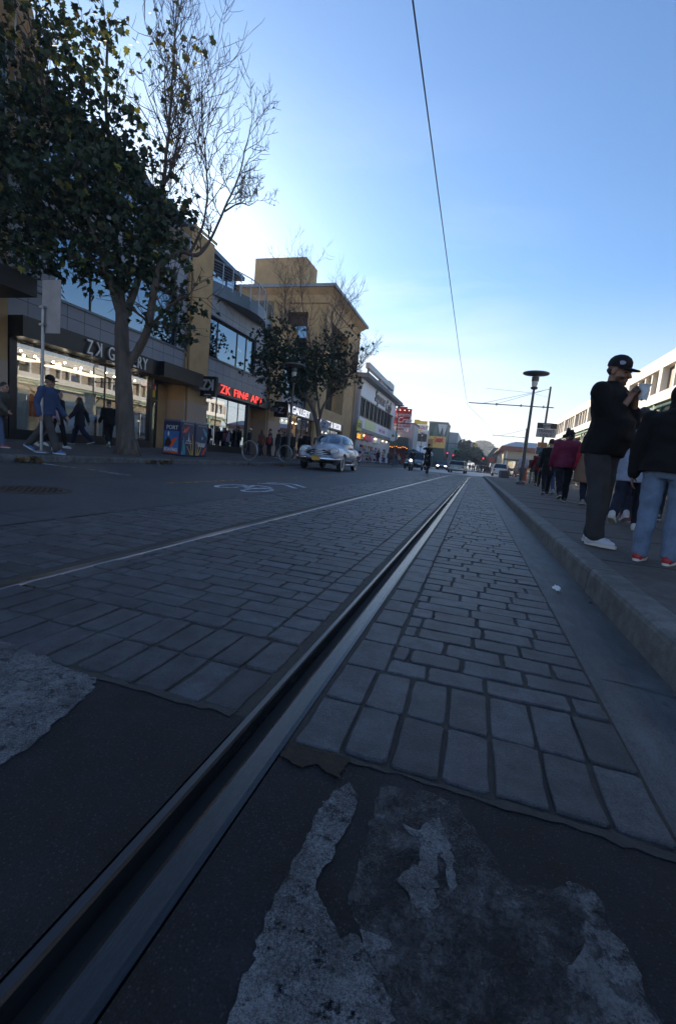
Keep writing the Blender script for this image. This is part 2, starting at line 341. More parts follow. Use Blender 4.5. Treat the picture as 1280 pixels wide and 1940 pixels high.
for r in range(2):                                       # two courses laid lengthwise at the edge of the crossing
    for xa, xb in ((-3.05, -1.96), (-1.85, -.515), (-.335, .47)):
        n = round((xb - xa) / .116); off = .05 if xa < -.6 else 0
        for i in range(n): stone(xa + (xb - xa) * i / n, xa + (xb - xa) * (i + 1) / n, y + off + RS.uniform(-.008, .008), y + off + .228, 0)
    y += .228
y = 1.425; ey = [1.42 + .05] * 4
while y < 44:
    h = .122 * RS.uniform(.9, 1.1); lod = 0 if y < 3.2 else (1 if y < 12 else 2); o = railoff(y)
    dy = .05
    for xa, xb, e in ((-3.05, -1.975 + o, 0), (-1.845 + o, -.52 + o, 1), (-.335 + o, .47, 2)):
        a, b = xa, xb
        if e == 1: a, b = xa + .13, xb - .142
        if e == 2: a = xa + .135
        if b - a > .06: strip(a, b, y + (dy if e < 2 else 0), y + h + (dy if e < 2 else 0), .225 if e else .23, lod)
    y += h
for xa, w, Ls in ((-1.845, .13, .17), (-.662, .142, .15), (-.335, .135, .2)):   # block rows hugging the rails
    y = 1.48 if xa < -.5 else 1.425
    while y < 44:
        L = Ls * RS.uniform(.75, 1.2); o = railoff(y); lod = 0 if y < 3.2 else (1 if y < 12 else 2)
        if xa + o + w < .47: stone(xa + o, xa + o + w, y, y + L, lod)
        y += L
struct(st.build('sett_paving', granite, colors='tone'))
def along(prof, y0, y1, name, m, lab, x=0., smooth=False):
    ys = [y0] + [i for i in range(math.ceil(y0), 34, 3) if i > y0] + list(np.arange(34, y1, 1.5)) if y1 > 34 else [y0, y1]
    mb = MB(); mb.loft([[(x + railoff(yy) + u, yy, w) for u, w in prof] for yy in ys])
    return mb.build(name, m, smooth=smooth)
# grooved rails: wide head on the outer side, narrow lip on the inner side, flangeway between
for nm, x, s, lab in (('right', -.412, 1, 'grooved steel tram rail nearest the right kerb, running up the middle of the photo'), ('left', -1.847, -1, 'grooved steel tram rail farther from the right kerb, crossing the left half of the photo')):
    t_ = thing('tram_rail', lab, 'tram rail', (x, 0, 0), 0, 'tram rails')
    hd = [(0, -.06), (0, -.008), (.003, -.002), (.010, .001), (.052, .002), (.063, -.001), (.066, -.06)]
    lp = [(-.074, -.06), (-.074, -.002), (-.071, .0), (-.056, .0), (-.052, -.005), (-.052, -.06)]
    gr = [(-.052, -.09), (-.052, -.045), (0, -.045), (0, -.09)]
    for pr, pn, m_ in ((hd, 'rail_head', steel if s > 0 else pm('glint rail steel', (.20, .20, .21), .3, 1., var=.2, scale=6, stretch=(1, .05, 1))), (lp, 'rail_lip', steel), (gr, 'flangeway', rust)):  # left head: brighter metal colour stands in for its sky glint
        p = [(s * u, w) for u, w in pr]; p = p if s < 0 else p[::-1]
        o_ = along(p, -1.5, 62, pn, m_, None, x); o_.data.transform(Matrix.Translation((-x, 0, 0))); o_.parent = t_
    mort = pm('mortar strip', (.085, .082, .08), .9, var=.3, scale=20, bump=.6, bscale=160)
    pr = [(s * u, w) for u, w in ((-.106, -.03), (-.106, -.006), (-.074, -.005), (-.074, -.03))]; o_ = along(pr if s < 0 else pr[::-1], .99, 46, 'mortar_bed', mort, None, x); struct(o_)
    pr = [(s * u, w) for u, w in ((.066, -.03), (.066, -.008), (.085, -.009), (.085, -.03))]; o_ = along(pr[::-1] if s > 0 else pr, .96, 46, 'mortar_bed', bed, None, x); struct(o_)
# right: gutter, kerb, pavement
gy = [-3] + list(np.arange(-2, 46, .5)) + [46]
g = MB()
for i in range(len(gy) - 1):
    vs = [(x, yy, z) for yy in gy[i:i + 2] for x, z in ((.475, -.004), (.60, -.010), (.735, -.022), (.775, -.02))]
    g.add(vs, [(k, k + 1, k + 5, k + 4) for k in range(3)])
struct(g.build('gutter', gutm, smooth=True))
def kerb(xf, xb, y0, y1, z, zb=-.05, step=2.4):
    k = MB(); yy = y0
    s = 1 if xb > xf else -1
    while yy < y1:
        e = min(yy + step, y1) - .016
        pr = [(xf - s * .012, zb), (xf, z - .03), (xf + s * .008, z - .010), (xf + s * .022, z), (xb, z), (xb, zb)]
        pr = pr if s > 0 else pr[::-1]
        k.loft([[(u, q, w) for u, w in pr] for q in (e, yy)]); yy = e + .016
    return struct(k.build('kerb', kerbm))
kerb(.775, .925, -4, 43, .132); kerb(-8.45, -8.62, -6, 95, .132, step=3.)
sheet('pavement', .925, 3.2, -6, 43, .130, walk); sheet('pavement', 3.2, 8.2, -6, 60, .131, walk)
lp = sheet('pavement', -14.2, -8.62, -6, 95, .27, walk, .130)
j_ = MB()
for yy in np.arange(-4, 43, 1.52): j_.box(.94, 8.1, yy, yy + .007, .10, .1335)
for xx in (2.4, 4.0, 5.6): j_.box(xx, xx + .007, -5, 43, .10, .1337)
struct(j_.build('pavement_joints', pm('joint dark', (.03, .03, .03), .9)))
# worn road paint
def paint_mat(name, col, cover, cs, crack=0., soft=.06):
    m = pm(name, col, .75, var=.3, scale=26, bump=.5, bscale=240, speck=.6, sscale=230); t = m.node_tree; b = t.nodes['Principled BSDF']
    tc = nn(t, 'ShaderNodeTexCoord'); n1 = nn(t, 'ShaderNodeTexNoise', Scale=cs, Detail=9., Roughness=.7); t.links.new(tc.outputs['Object'], n1.inputs['Vector'])
    r = nn(t, 'ShaderNodeMapRange'); r.inputs[1].default_value = cover; r.inputs[2].default_value = cover + soft
    ed = nn(t, 'ShaderNodeAttribute', attribute_name='edge'); e2 = nn(t, 'ShaderNodeMapRange'); e2.inputs[3].default_value = -.22; e2.inputs[4].default_value = 0.; t.links.new(ed.outputs['Fac'], e2.inputs[0])
    n5 = nn(t, 'ShaderNodeTexNoise', Scale=cs * 9, Detail=6., Roughness=.75); t.links.new(tc.outputs['Object'], n5.inputs['Vector'])
    w5 = nn(t, 'ShaderNodeMath', operation='MULTIPLY_ADD'); w5.inputs[1].default_value = .45; w5.inputs[2].default_value = -.22; t.links.new(n5.outputs['Fac'], w5.inputs[0])
    s5 = nn(t, 'ShaderNodeMath', operation='ADD'); t.links.new(n1.outputs['Fac'], s5.inputs[0]); t.links.new(w5.outputs[0], s5.inputs[1])
    s6 = nn(t, 'ShaderNodeMath', operation='ADD'); t.links.new(s5.outputs[0], s6.inputs[0]); t.links.new(e2.outputs[0], s6.inputs[1])
    t.links.new(s6.outputs[0], r.inputs[0]); al = r.outputs[0]
    if crack:
        vo = nn(t, 'ShaderNodeTexVoronoi', feature='DISTANCE_TO_EDGE', Scale=crack); t.links.new(tc.outputs['Object'], vo.inputs['Vector'])
        q = nn(t, 'ShaderNodeMapRange'); q.inputs[1].default_value = .02; q.inputs[2].default_value = .09; q.inputs[3].default_value = .62; t.links.new(vo.outputs['Distance'], q.inputs[0])
        mu = nn(t, 'ShaderNodeMath', operation='MULTIPLY'); t.links.new(al, mu.inputs[0]); t.links.new(q.outputs[0], mu.inputs[1]); al = mu.outputs[0]
    t.links.new(al, b.inputs['Alpha']); return m
def jag(poly, step=.012, amp=.004, seed=1):
    r = random.Random(seed); out = []
    for i in range(len(poly)):
        a, b = poly[i], poly[(i + 1) % len(poly)]; L = sqrt((a[0] - b[0]) ** 2 + (a[1] - b[1]) ** 2); n = max(1, int(L / step))
        for k in range(n): out.append((a[0] + (b[0] - a[0]) * k / n + r.gauss(0, amp), a[1] + (b[1] - a[1]) * k / n + r.gauss(0, amp)))
    return out
def painted(name, polys, m, z, label=None, group=None, h=.003, jg=None, inset=.012):
    """flat painted or tarred marks, one thin sheet; the vertex layer 'edge' falls to 0 at the rim so the film wears thin there"""
    bm = bmesh.new(); lay = bm.verts.layers.float_color.new('edge')
    for i, p in enumerate(polys):
        if jg: p = jag(p, *jg, seed=i + 3)
        vs = [bm.verts.new((u, v, z + h)) for u, v in p]; f = bm.faces.new(vs)
        if f.normal.z < 0 or sum(p[k][0] * p[(k + 1) % len(p)][1] - p[(k + 1) % len(p)][0] * p[k][1] for k in range(len(p))) < 0: f.normal_flip()
        for v in vs: v[lay] = (0, 0, 0, 1)
        if jg:
            bm.faces.ensure_lookup_table(); bm.normal_update(); bmesh.ops.inset_region(bm, faces=[f], thickness=inset, use_even_offset=False)
            for v in f.verts: v[lay] = (1, 1, 1, 1)
        else:
            for v in vs: v[lay] = (1, 1, 1, 1)
    bmesh.ops.triangulate(bm, faces=[f for f in bm.faces if len(f.verts) > 4]); bm.normal_update()
    me = bpy.data.meshes.new(name); bm.to_mesh(me); bm.free(); me.materials.append(m); o = bpy.data.objects.new(name, me); COL.objects.link(o); return struct(o)
thick = paint_mat('cracked white paint', (.115, .115, .118), .36, 30, 300, .10)
ghost = paint_mat('ghost of paint', (.075, .072, .072), .40, 12, 0, .26)
A = [(-2.3, 1.05), (-1.7, 1.045), (-1.385, 1.039), (-1.276, 1.04), (-1.172, 1.025), (-1.105, 1.002), (-.997, .992), (-.939, .981), (-.901, .907), (-.878, .799), (-.846, .705), (-.843, .633), (-.86, .5), (-2.3, .5)]
B = [(-.174, .878), (-.156, .861), (-.137, .801), (-.149, .749), (-.148, .712), (-.159, .664), (-.157, .625), (-.124, .593), (-.106, .575), (-.08, .582), (-.045, .548), (-.018, .519), (-.008, .47), (0, .3), (-.205, .3), (-.207, .448), (-.201, .495), (-.213, .542), (-.214, .631), (-.209, .676), (-.207, .737), (-.205, .793), (-.199, .842)]
Cc = [(-.05, .813), (-.024, .807), (.016, .861), (.034, .825), (.051, .76), (.055, .709), (.046, .696), (.038, .754), (.021, .77), (.019, .725), (.034, .677), (.021, .646), (-.007, .643), (-.019, .68), (-.052, .681), (-.026, .717), (-.01, .735), (-.011, .781)]
D = [(.236, .792), (.258, .805), (.283, .791), (.286, .754), (.306, .72), (.312, .67), (.317, .619), (.32, .4), (.19, .4), (.2, .575), (.215, .62), (.213, .647), (.244, .68), (.253, .741)]
G = [(-.109, .898), (-.022, .919), (.055, .92), (.115, .809), (.172, .756), (.243, .795), (.317, .619), (.32, .35), (-.014, .35), (-.068, .582), (-.107, .635), (-.107, .741)]
def shrink(p, k):
    cx = sum(q[0] for q in p) / len(p); cy = sum(q[1] for q in p) / len(p); return [(cx + (x - cx) * k, cy + (y - cy) * k) for x, y in p]
E_ = [(-.075, .595), (-.06, .60), (-.045, .60), (-.03, .585), (-.045, .572), (-.05, .552), (-.066, .566)]
painted('crosswalk_paint', [A], thick, .0, h=.0022, jg=(.012, .004)); painted('crosswalk_paint', [B, Cc, E_], thick, .0, h=.0026, jg=(.009, .003), inset=.009)
painted('crosswalk_paint', [D], paint_mat('thin white paint', (.088, .088, .09), .37, 22, 0, .16), .0, h=.0018, jg=(.012, .005), inset=.02); painted('crosswalk_paint', [shrink(G, 1.0)], ghost, .0, h=.0012, jg=(.02, .006), inset=.05)
painted('patch', [[(-.345, .952), (-.195, .958), (-.19, .876), (-.25, .90), (-.299, .885), (-.345, .901)]], pm('rust dirt', (.035, .022, .014), .9, var=.5, scale=40, bump=1., bscale=120), .0, h=.004, jg=(.012, .004))
seal = pm('tar joint', (.04, .036, .033), .85, var=.3, scale=30, bump=.6)
painted('joint_line', [[(-.335, .958), (.48, .958), (.50, .925), (.2, .94), (-.2, .945)]], seal, .0, h=.002, jg=(.03, .004)); painted('joint_line', [[(-1.84, 1.012), (-.52, 1.012), (-.52, .985), (-1.84, .99)]], seal, .0, h=.002, jg=(.03, .005))
white = paint_mat('road paint', (.55, .57, .60), .36, 6)
wornw = paint_mat('worn road paint', (.42, .43, .44), .50, 5); wornor = paint_mat('worn orange paint', (.36, .17, .035), .44, 4)
painted('orange_line', [[(-4.70, 6.1), (-4.58, 6.1), (-4.58, 9.4), (-4.70, 9.4)], [(-4.68, 10.2), (-4.56, 10.2), (-4.56, 12.2), (-4.68, 12.2)], [(-4.66, 13.2), (-4.54, 13.2), (-4.54, 16.6), (-4.66, 16.6)], [(-4.66, 19), (-4.54, 19), (-4.54, 26), (-4.66, 26)]], wornor, .0)
painted('white_line', [[(-8.3, 6.84), (-8.3, 6.96), (-7.1, 6.86), (-7.1, 6.76)], [(-6.95, 6.74), (-6.95, 6.88), (-5.85, 6.74), (-5.85, 6.56)]], wornw, .0)
def arc(cx, cy, rx, ry, a0, a1, w, n=18):
    o = [(cx + rx * cos(rad(a0 + (a1 - a0) * i / n)), cy + ry * sin(rad(a0 + (a1 - a0) * i / n))) for i in range(n + 1)]
    return o + [(cx + (rx - w) * cos(rad(a0 + (a1 - a0) * i / n)), cy + (ry - 2 * w) * sin(rad(a0 + (a1 - a0) * i / n))) for i in range(n, -1, -1)]
def seg(a, b, w):
    dx, dy = b[0] - a[0], b[1] - a[1]; L = sqrt(dx * dx + dy * dy); nx, ny = -dy / L * w / 2, dx / L * w / 2
    return [(a[0] + nx, a[1] + ny), (b[0] + nx, b[1] + ny), (b[0] - nx, b[1] - ny), (a[0] - nx, a[1] - ny)]
painted('bicycle_symbol', [arc(-3.97, 7.0, .19, .5, 10, 350, .06), arc(-3.40, 6.86, .19, .5, 60, 205, .06), arc(-3.40, 6.86, .19, .5, 225, 400, .06), seg((-3.92, 7.1), (-3.83, 7.75), .06), seg((-3.83, 7.7), (-3.5, 7.6), .09), seg((-3.85, 7.6), (-3.66, 6.9), .06), seg((-3.66, 6.95), (-3.45, 7.5), .06), seg((-3.95, 7.2), (-3.68, 7.05), .08),
    seg((-4.1, 8.22), (-3.68, 8.62), .10), seg((-3.68, 8.62), (-3.22, 8.05), .10), seg((-4.1, 8.62), (-3.66, 9.05), .10), seg((-3.66, 9.05), (-3.2, 8.5), .10)], white, .0)
mh = thing('manhole_cover', 'round dark iron manhole cover set in the road at far left', 'manhole cover', (-4.66, 3.84, 0))
MB().lathe([(.40, -.02), (.40, .004), (.365, .006), (.36, .002)], n=40).build('rim', pm('iron', (.055, .045, .038), .6, .6, scale=12), mh, local=True)
q = MB().lathe([(.352, -.02), (.352, .003)], n=40)
for i in range(-4, 5):
    for k in range(-4, 5):
        if i * i + k * k < 17: q.box(i * .075 - .022, i * .075 + .022, k * .075 - .022, k * .075 + .022, .003, .009)
q.build('lid', MATS['iron'], mh, local=True)
# faint saw-cut joints and tar snakes in the concrete lanes
cj = []
for yy in (2.6, 4.9, 8.3, 12., 16.5, 21.5, 27., 33.): cj.append(seg((-8.4, yy), (-3.08, yy + .03), .016))
cj.append(seg((-6.1, 1.1), (-6.05, 44), .018))
painted('joint_line', cj, seal, .0, h=.001)
pc = pm('road patch', (.034, .035, .039), .6, var=.3, scale=2, bump=.3, bscale=150)
painted('patch', [[(-7.9, 4.7), (-5.6, 4.6), (-5.5, 7.6), (-7.7, 7.9)], [(-5.4, 2.3), (-3.6, 2.2), (-3.5, 3.2), (-5.3, 3.4)], [(-8.2, 9), (-6.6, 9.1), (-6.5, 14), (-8.2, 14)]], pc, .0, h=.0015, jg=(.1, .02))
stn = pm('gutter stain', (.055, .052, .05), .5, var=.4, scale=20)
ss = random.Random(5); pts = []
for i in range(60):
    x, yy, r = ss.uniform(.48, .74), ss.uniform(1.1, 9.5), ss.uniform(.004, .020) * (1 if i < 40 else 1.5); pts.append([(x + r * cos(a) * ss.uniform(.6, 1.2), yy + 1.6 * r * sin(a) * ss.uniform(.6, 1.2)) for a in np.linspace(0, 5.8, 9)])
painted('stain', pts, stn, -.0125, h=.001)
painted('joint_line', [seg((.478, yy), (.60, yy + .01), .010) for yy in (1.75, 3.6, 5.45, 7.3, 9.2, 11.0, 13, 15)], stn, -.0065, h=.001); painted('joint_line', [seg((.60, yy + .01), (.77, yy + .014), .010) for yy in (1.75, 3.6, 5.45, 7.3, 9.2, 11.0, 13, 15)], stn, -.0095, h=.001)
pts = []
for i in range(46):
    x, yy, r = ss.uniform(1., 4.), ss.uniform(1.6, 16), ss.uniform(.008, .026); pts.append([(x + r * cos(a) * ss.uniform(.6, 1.2), yy + r * sin(a) * ss.uniform(.6, 1.2)) for a in np.linspace(0, 5.8, 9)])
painted('stain', pts, pm('old gum', (.025, .024, .024), .6, var=.3), .132, h=.0016)
# ---------------------------------------------------------------- left side buildings
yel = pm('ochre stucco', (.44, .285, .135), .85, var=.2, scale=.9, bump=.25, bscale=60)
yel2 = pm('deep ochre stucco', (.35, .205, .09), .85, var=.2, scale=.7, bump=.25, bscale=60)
pink = pm('pinkish base stucco', (.42, .31, .23), .8, var=.1, scale=.8, bump=.15, bscale=60)
tile = tiled('grey cladding', (.25, .26, .29), (.12, .12, .13), .72, .62)
blackm = pm('black metal', (.012, .012, .014), .35, .3, var=.2, scale=3)
dark = pm('dark bronze', (.022, .021, .021), .4, .4, var=.2, scale=2)
bluegrey = pm('blue grey metal', (.10, .125, .15), .42, .4, var=.15, scale=2)
railm = pm('brushed rail', (.34, .36, .38), .35, .9, var=.1)
intw = pm('gallery white', (.74, .76, .74), .7, var=.05); intd = pm('gallery ceiling', (.05, .045, .04), .8, var=.2); wood = pm('art print', (.28, .10, .04), .6, var=.5, scale=3)
shopglass = glass('shop glass', (.90, .92, .91), .34, wav=.02); skyglass = glass('tinted upper glass', (.12, .17, .21), .55, wav=.04, gcol=(.36, .52, .66)); plain = glass('plain glass', (.55, .6, .62), .2)
bulb = emi('warm bulb', (1, .78, .45), 14.); bulbs = emi('soft bulb', (1, .8, .5), 3.)
def facade(mb, ax, P, a0, a1, b0, b1, holes=(), d=.25, s=1, mi=0, sides=True):
    """wall skin facing s along axis ax, pierced by (a0, a1, b0, b1) openings with reveals of depth d"""
    as_ = sorted({a0, a1, *[h[0] for h in holes], *[h[1] for h in holes]}); bs = sorted({b0, b1, *[h[2] for h in holes], *[h[3] for h in holes]})
    pt = (lambda p, a, b: (p, a, b)) if ax == 'x' else (lambda p, a, b: (a, p, b))
    Q = P - s * d
    def quad(l, fl): mb.add(l, [(0, 1, 2, 3) if fl else (3, 2, 1, 0)], mi)
    fl = (s > 0) == (ax == 'x')
    for i in range(len(as_) - 1):
        for j in range(len(bs) - 1):
            u, v, w, z = as_[i], as_[i + 1], bs[j], bs[j + 1]; m, n = (u + v) / 2, (w + z) / 2
            if any(h[0] < m < h[1] and h[2] < n < h[3] for h in holes): continue
            quad([pt(P, u, w), pt(P, v, w), pt(P, v, z), pt(P, u, z)], fl)
    for (u, v, w, z) in holes:
        quad([pt(P, u, w), pt(Q, u, w), pt(Q, u, z), pt(P, u, z)], not fl); quad([pt(P, v, w), pt(Q, v, w), pt(Q, v, z), pt(P, v, z)], fl)
        quad([pt(P, u, z), pt(P, v, z), pt(Q, v, z), pt(Q, u, z)], not fl); quad([pt(P, u, w), pt(P, v, w), pt(Q, v, w), pt(Q, u, w)], fl)
    if not sides: return mb
    quad([pt(P, a0, b1), pt(P, a1, b1), pt(Q, a1, b1), pt(Q, a0, b1)], fl)
    quad([pt(P, a0, b0), pt(Q, a0, b0), pt(Q, a0, b1), pt(P, a0, b1)], fl); quad([pt(P, a1, b0), pt(Q, a1, b0), pt(Q, a1, b1), pt(P, a1, b1)], not fl)
    return mb
def window(parent, ax, P, a0, a1, b0, b1, nm=(1, 1), gm=None, fm=None, fw=.06, s=1, inset=.12, name='window', muls=None):
    """frame (with mullions) as a part, its panes as a sub-part"""
    gm = gm or skyglass; fm = fm or blackm; Q = P - s * inset; f = MB()
    def bx(mb, u, v, w, z, t0, t1):
        p0, p1 = sorted((Q + s * t0, Q + s * t1))
        (mb.box(p0, p1, u, v, w, z) if ax == 'x' else mb.box(u, v, p0, p1, w, z))
    bx(f, a0, a0 + fw, b0, b1, 0, .07); bx(f, a1 - fw, a1, b0, b1, 0, .07); bx(f, a0 + fw, a1 - fw, b0, b0 + fw, 0, .068); bx(f, a0 + fw, a1 - fw, b1 - fw, b1, 0, .068)
    us = muls if muls else [a0 + (a1 - a0) * i / nm[0] for i in range(1, nm[0])]
    for u in us: bx(f, u - fw / 2, u + fw / 2, b0 + fw, b1 - fw, .002, .066)
    for j in range(1, nm[1]): w = b0 + (b1 - b0) * j / nm[1]; bx(f, a0 + fw, a1 - fw, w - fw / 3, w + fw / 3, .004, .062)
    fo = f.build(name, fm, parent); g = MB(); bx(g, a0 + .01, a1 - .01, b0 + .01, b1 - .01, .02, .035); g.build('pane', gm, fo); return fo
def rails(mb, pts, z0, z1, nb=7, r=.014, post=1, pr=.024, top=.026):
    for i in range(nb): mb.tube([(x, y, z0 + (z1 - z0) * (i + .6) / nb) for x, y in pts], r, 6)
    mb.tube([(x, y, z1) for x, y in pts], top, 8)
    for i in range(0, len(pts), post): mb.tube([(pts[i][0], pts[i][1], z0 - .25), (pts[i][0], pts[i][1], z1)], pr, 6)
    return mb
LX = lambda X, Y, Z: (lambda x, y, z: (X + z, Y + x, Z + y))          # writing on a face that looks to +X
FY = lambda X, Y, Z: (lambda x, y, z: (X + x, Y - z, Z + y))          # writing on a face that looks to -Y
# --- the gallery building ------------------------------------------------------------
gb = thing('gallery_building', 'ochre two storey gallery with grey cladding and a bulging roof balcony', 'building', (-14, 20, .2))
w = MB()
facade(w, 'x', -13.9, 19.36, 21.26, 2.65, 10.6, d=1.5)                          # pilaster one
facade(w, 'x', -13.9, 28.40, 30.70, 2.65, 10.35, d=4.5)                         # pilaster two
w.box(-13.85, -13.78, 28.3, 30.8, 10.35, 10.5); w.box(-13.85, -13.78, 19.3, 21.3, 10.6, 10.72)
w.box(-17, -14.9, 18.47, 19.36, .1, 3.3); w.box(-20, -16.6, 28.5, 39.1, 8.8, 11.4); w.box(-22, -17.3, 10.8, 29, 8.75, 11.3)
w.box(-17, -15.0, 26.95, 28.4, .1, 3.28)
w.build('wall', yel, gb)
for q in ((-15.4, 19.33, 21.29), (-18.4, 28.37, 30.73)): MB().box(q[0], -13.86, q[1], q[2], .05, 2.65).build('wall_base', pink, gb)
c = MB(); facade(c, 'x', -14, 10.72, 19.36, 3.96, 8.9, [(12.32, 18.75, 5.02, 7.25)], .3); facade(c, 'x', -14, 21.26, 28.4, 3.96, 8.9, [(21.3, 26.55, 5.22, 7.28)], .3)
c.build('cladding', tile, gb)
d_ = MB(); d_.box(-22, -14.3, 10.72, 28.4, 3.4, 3.9); d_.box(-22, -14.35, 10.72, 28.4, 8.3, 8.72); d_.box(-22, -21.8, 10.72, 39, .1, 8.7); d_.box(-22, -14.31, 10.5, 10.70, .1, 8.9)
d_.build('floor_slab', intd, gb)
window(gb, 'x', -14, 12.32, 18.75, 5.02, 7.25, muls=[13.9, 15.5, 17.1], gm=skyglass, inset=.2)
window(gb, 'x', -14, 21.3, 26.55, 5.22, 7.28, muls=[22.35, 24.45, 25.55], gm=skyglass, inset=.2, fw=.08)
# shop front one
window(gb, 'x', -14, 10.95, 17.1, .55, 3.34, muls=[14.6], gm=shopglass, inset=.1, fw=.03, name='shop_window')
pl = MB(); pl.box(-14.2, -13.93, 10.72, 17.15, .05, .55); pl.box(-14.2, -13.9, 10.70, 10.94, .55, 3.36); pl.box(-14.15, -13.95, 17.08, 17.2, .05, 3.36); pl.build('plinth', blackm, gb)
dr = window(gb, 'x', -14.7, 17.25, 18.42, .15, 2.45, gm=plain, name='door', fw=.09, inset=.02); MB().tube([(-14.55, 17.42, .9), (-14.55, 17.42, 1.6)], .02, 8).build('door_handle', railm, dr)
window(gb, 'x', -14.7, 17.25, 18.42, 2.47, 3.3, gm=plain, name='transom', fw=.06, inset=.02)
bd = MB(); bd.box(-14.3, -13.4, 10.72, 16.8, 3.36, 3.97); bd.box(-14.3, -13.1, 16.8, 19.7, 3.36, 3.97); bd.build('canopy', dark, gb)
for q in ((-18.5, -18.3, 10.8, 18.4, .2, 3.4), (-14.5, -14.4, 11.0, 11.75, .3, 1.9), (-14.5, -14.4, 12.35, 14.4, .3, 2.1), (-14.5, -14.4, 14.7, 16.9, .3, 1.6), (-17, -16.9, 12.6, 14.3, .2, 2.6), (-17.5, -17.4, 15, 16.9, .2, 2.5)): MB().box(*q).build('partition', intw, gb)
for q in ((-16.88, -16.84, 13.0, 14.1, 1.1, 2.1), (-17.38, -17.34, 15.4, 16.5, 1.1, 2.0), (-16.5, -16.42, 11.4, 12.2, .9, 2.3), (-15.4, -15.3, 17.5, 18.2, .8, 2.0)): MB().box(*q).build('painting', wood, gb)
fl = MB(); fl.box(-18.3, -14.2, 10.75, 18.4, .05, .2); fl.build('shop_floor', pm('shop floor', (.16, .13, .10), .35), gb)
sl_ = MB()
for i in range(16): sl_.box(-18, -14.5, 10.9 + i * .46, 11.05 + i * .46, 3.16, 3.38)
sl_.build('ceiling_slats', pm('slats', (.24, .19, .13), .6), gb)
for k_ in range(10): MB().ell((-14.26 - .12 * (k_ % 2), 11.35 + k_ * .58, 3.06 - .05 * (k_ % 3)), .034, 8, 6).build('spotlight', emi('warm fill bulb', (1., .86, .66), 42.), gb)  # extra bulbs added just inside the glass to brighten the partitions
for q in ((11.4, 13.6), (14.2, 16.6)): MB().box(-16.8, -16.0, q[0], q[1], 3.12, 3.15).build('fill_light_panel', emi('warm fill panel', (1., .84, .62), 1.6), gb)  # glowing panels added to brighten the gallery interior
for y_, x_ in ((12.2, -15.2), (12.9, -15.4), (13.6, -15.2), (13.75, -15.5), (14.4, -15.3), (14.9, -15.6), (17.6, -14.4)):
    l_ = MB(); l_.ell((x_, y_, 3.08 if y_ < 17 else 3.34), .05, 10, 6); l_.build('spotlight', bulb, gb)
for y_, z_ in ((13.2, 6.9), (14.6, 5.4), (15.1, 6.6), (16.3, 5.7), (17.9, 6.2), (25.95, 6.62), (25.9, 5.72), (26.2, 6.6)):
    MB().ell((-14.9, y_, z_), .045, 8, 6).build('upstairs_light', bulb, gb)
# shop front two
window(gb, 'x', -14, 21.3, 26.0, .62, 3.28, muls=[22.5, 23.7, 24.9], gm=glass('film backed glass', (.30, .25, .21), .62), inset=.1, fw=.02, name='shop_window')
pl = MB(); pl.box(-14.2, -13.93, 21.3, 26.03, .05, .62); pl.box(-14.2, -13.94, 26.0, 26.1, .05, 3.3); pl.build('plinth', blackm, gb)
it = MB(); it.box(-15.0, -14.9, 21.3, 26.0, .5, 3.2); it.build('partition', pm('dim backing', (.16, .12, .095), .8), gb)
dr = MB(); dr.box(-14.75, -14.68, 26.1, 26.95, .15, 3.2); dr = dr.build('door', pm('dark red door', (.10, .016, .012), .5), gb); MB().tube([(-14.6, 26.3, .9), (-14.6, 26.3, 1.5)], .02, 8).build('door_handle', railm, dr)
# roof balcony with its bulging fascia, railing and the curved glazed penthouse
bc = [(-13.98, 21.3), (-13.76, 21.93), (-13.55, 22.58), (-13.38, 23.16), (-13.18, 23.9), (-13.1, 24.75), (-13.2, 25.7), (-13.45, 26.5), (-13.95, 27.5), (-14.0, 28.38)]
bl = MB(); bl.prism(bc + [(-14.9, 28.38), (-14.9, 21.3)], lambda u, v, d: (u, v, d), 8.32, 8.98); bl.build('balcony', bluegrey, gb, smooth=False)
rails(MB(), bc, 9.05, 10.0, 7).build('railing', railm, gb)
rails(MB(), [(-13.85, 10.9), (-13.85, 12.9), (-13.85, 15), (-13.85, 17), (-13.85, 19.2)], 9.0, 10.0, 7).build('railing', railm, gb)
cs_ = [(-15.2, 10.8), (-15.6, 15), (-15.95, 19.3), (-16.17, 21.63), (-16.41, 23.66), (-16.55, 24.92), (-16.77, 27.16), (-16.8, 28.3)]
ph = MB(); ph.prism(cs_ + [(-22, 28.3), (-22, 10.8)], lambda u, v, d: (u, v, d), 8.95, 11.5); ph.build('penthouse_glazing', glass('penthouse glass', (.05, .09, .14), .5), gb)
ph = MB(); ph.prism([(x + .7, y) for x, y in cs_] + [(-22.2, 28.4), (-22.2, 10.7)], lambda u, v, d: (u, v, d), 11.55, 11.8); ph.build('roof', bluegrey, gb)
for i in range(len(cs_)): MB().box(cs_[i][0] - .03, cs_[i][0] + .05, cs_[i][1] - .03, cs_[i][1] + .03, 8.98, 11.54).build('mullion', blackm, gb)
for yy in (19.9, 29.0): MB().bbox(-13.9, -13.45, yy, yy + .55, 3.3, 3.55, .05).build('wall_lamp', pm('lamp housing', (.20, .20, .20), .5), gb)
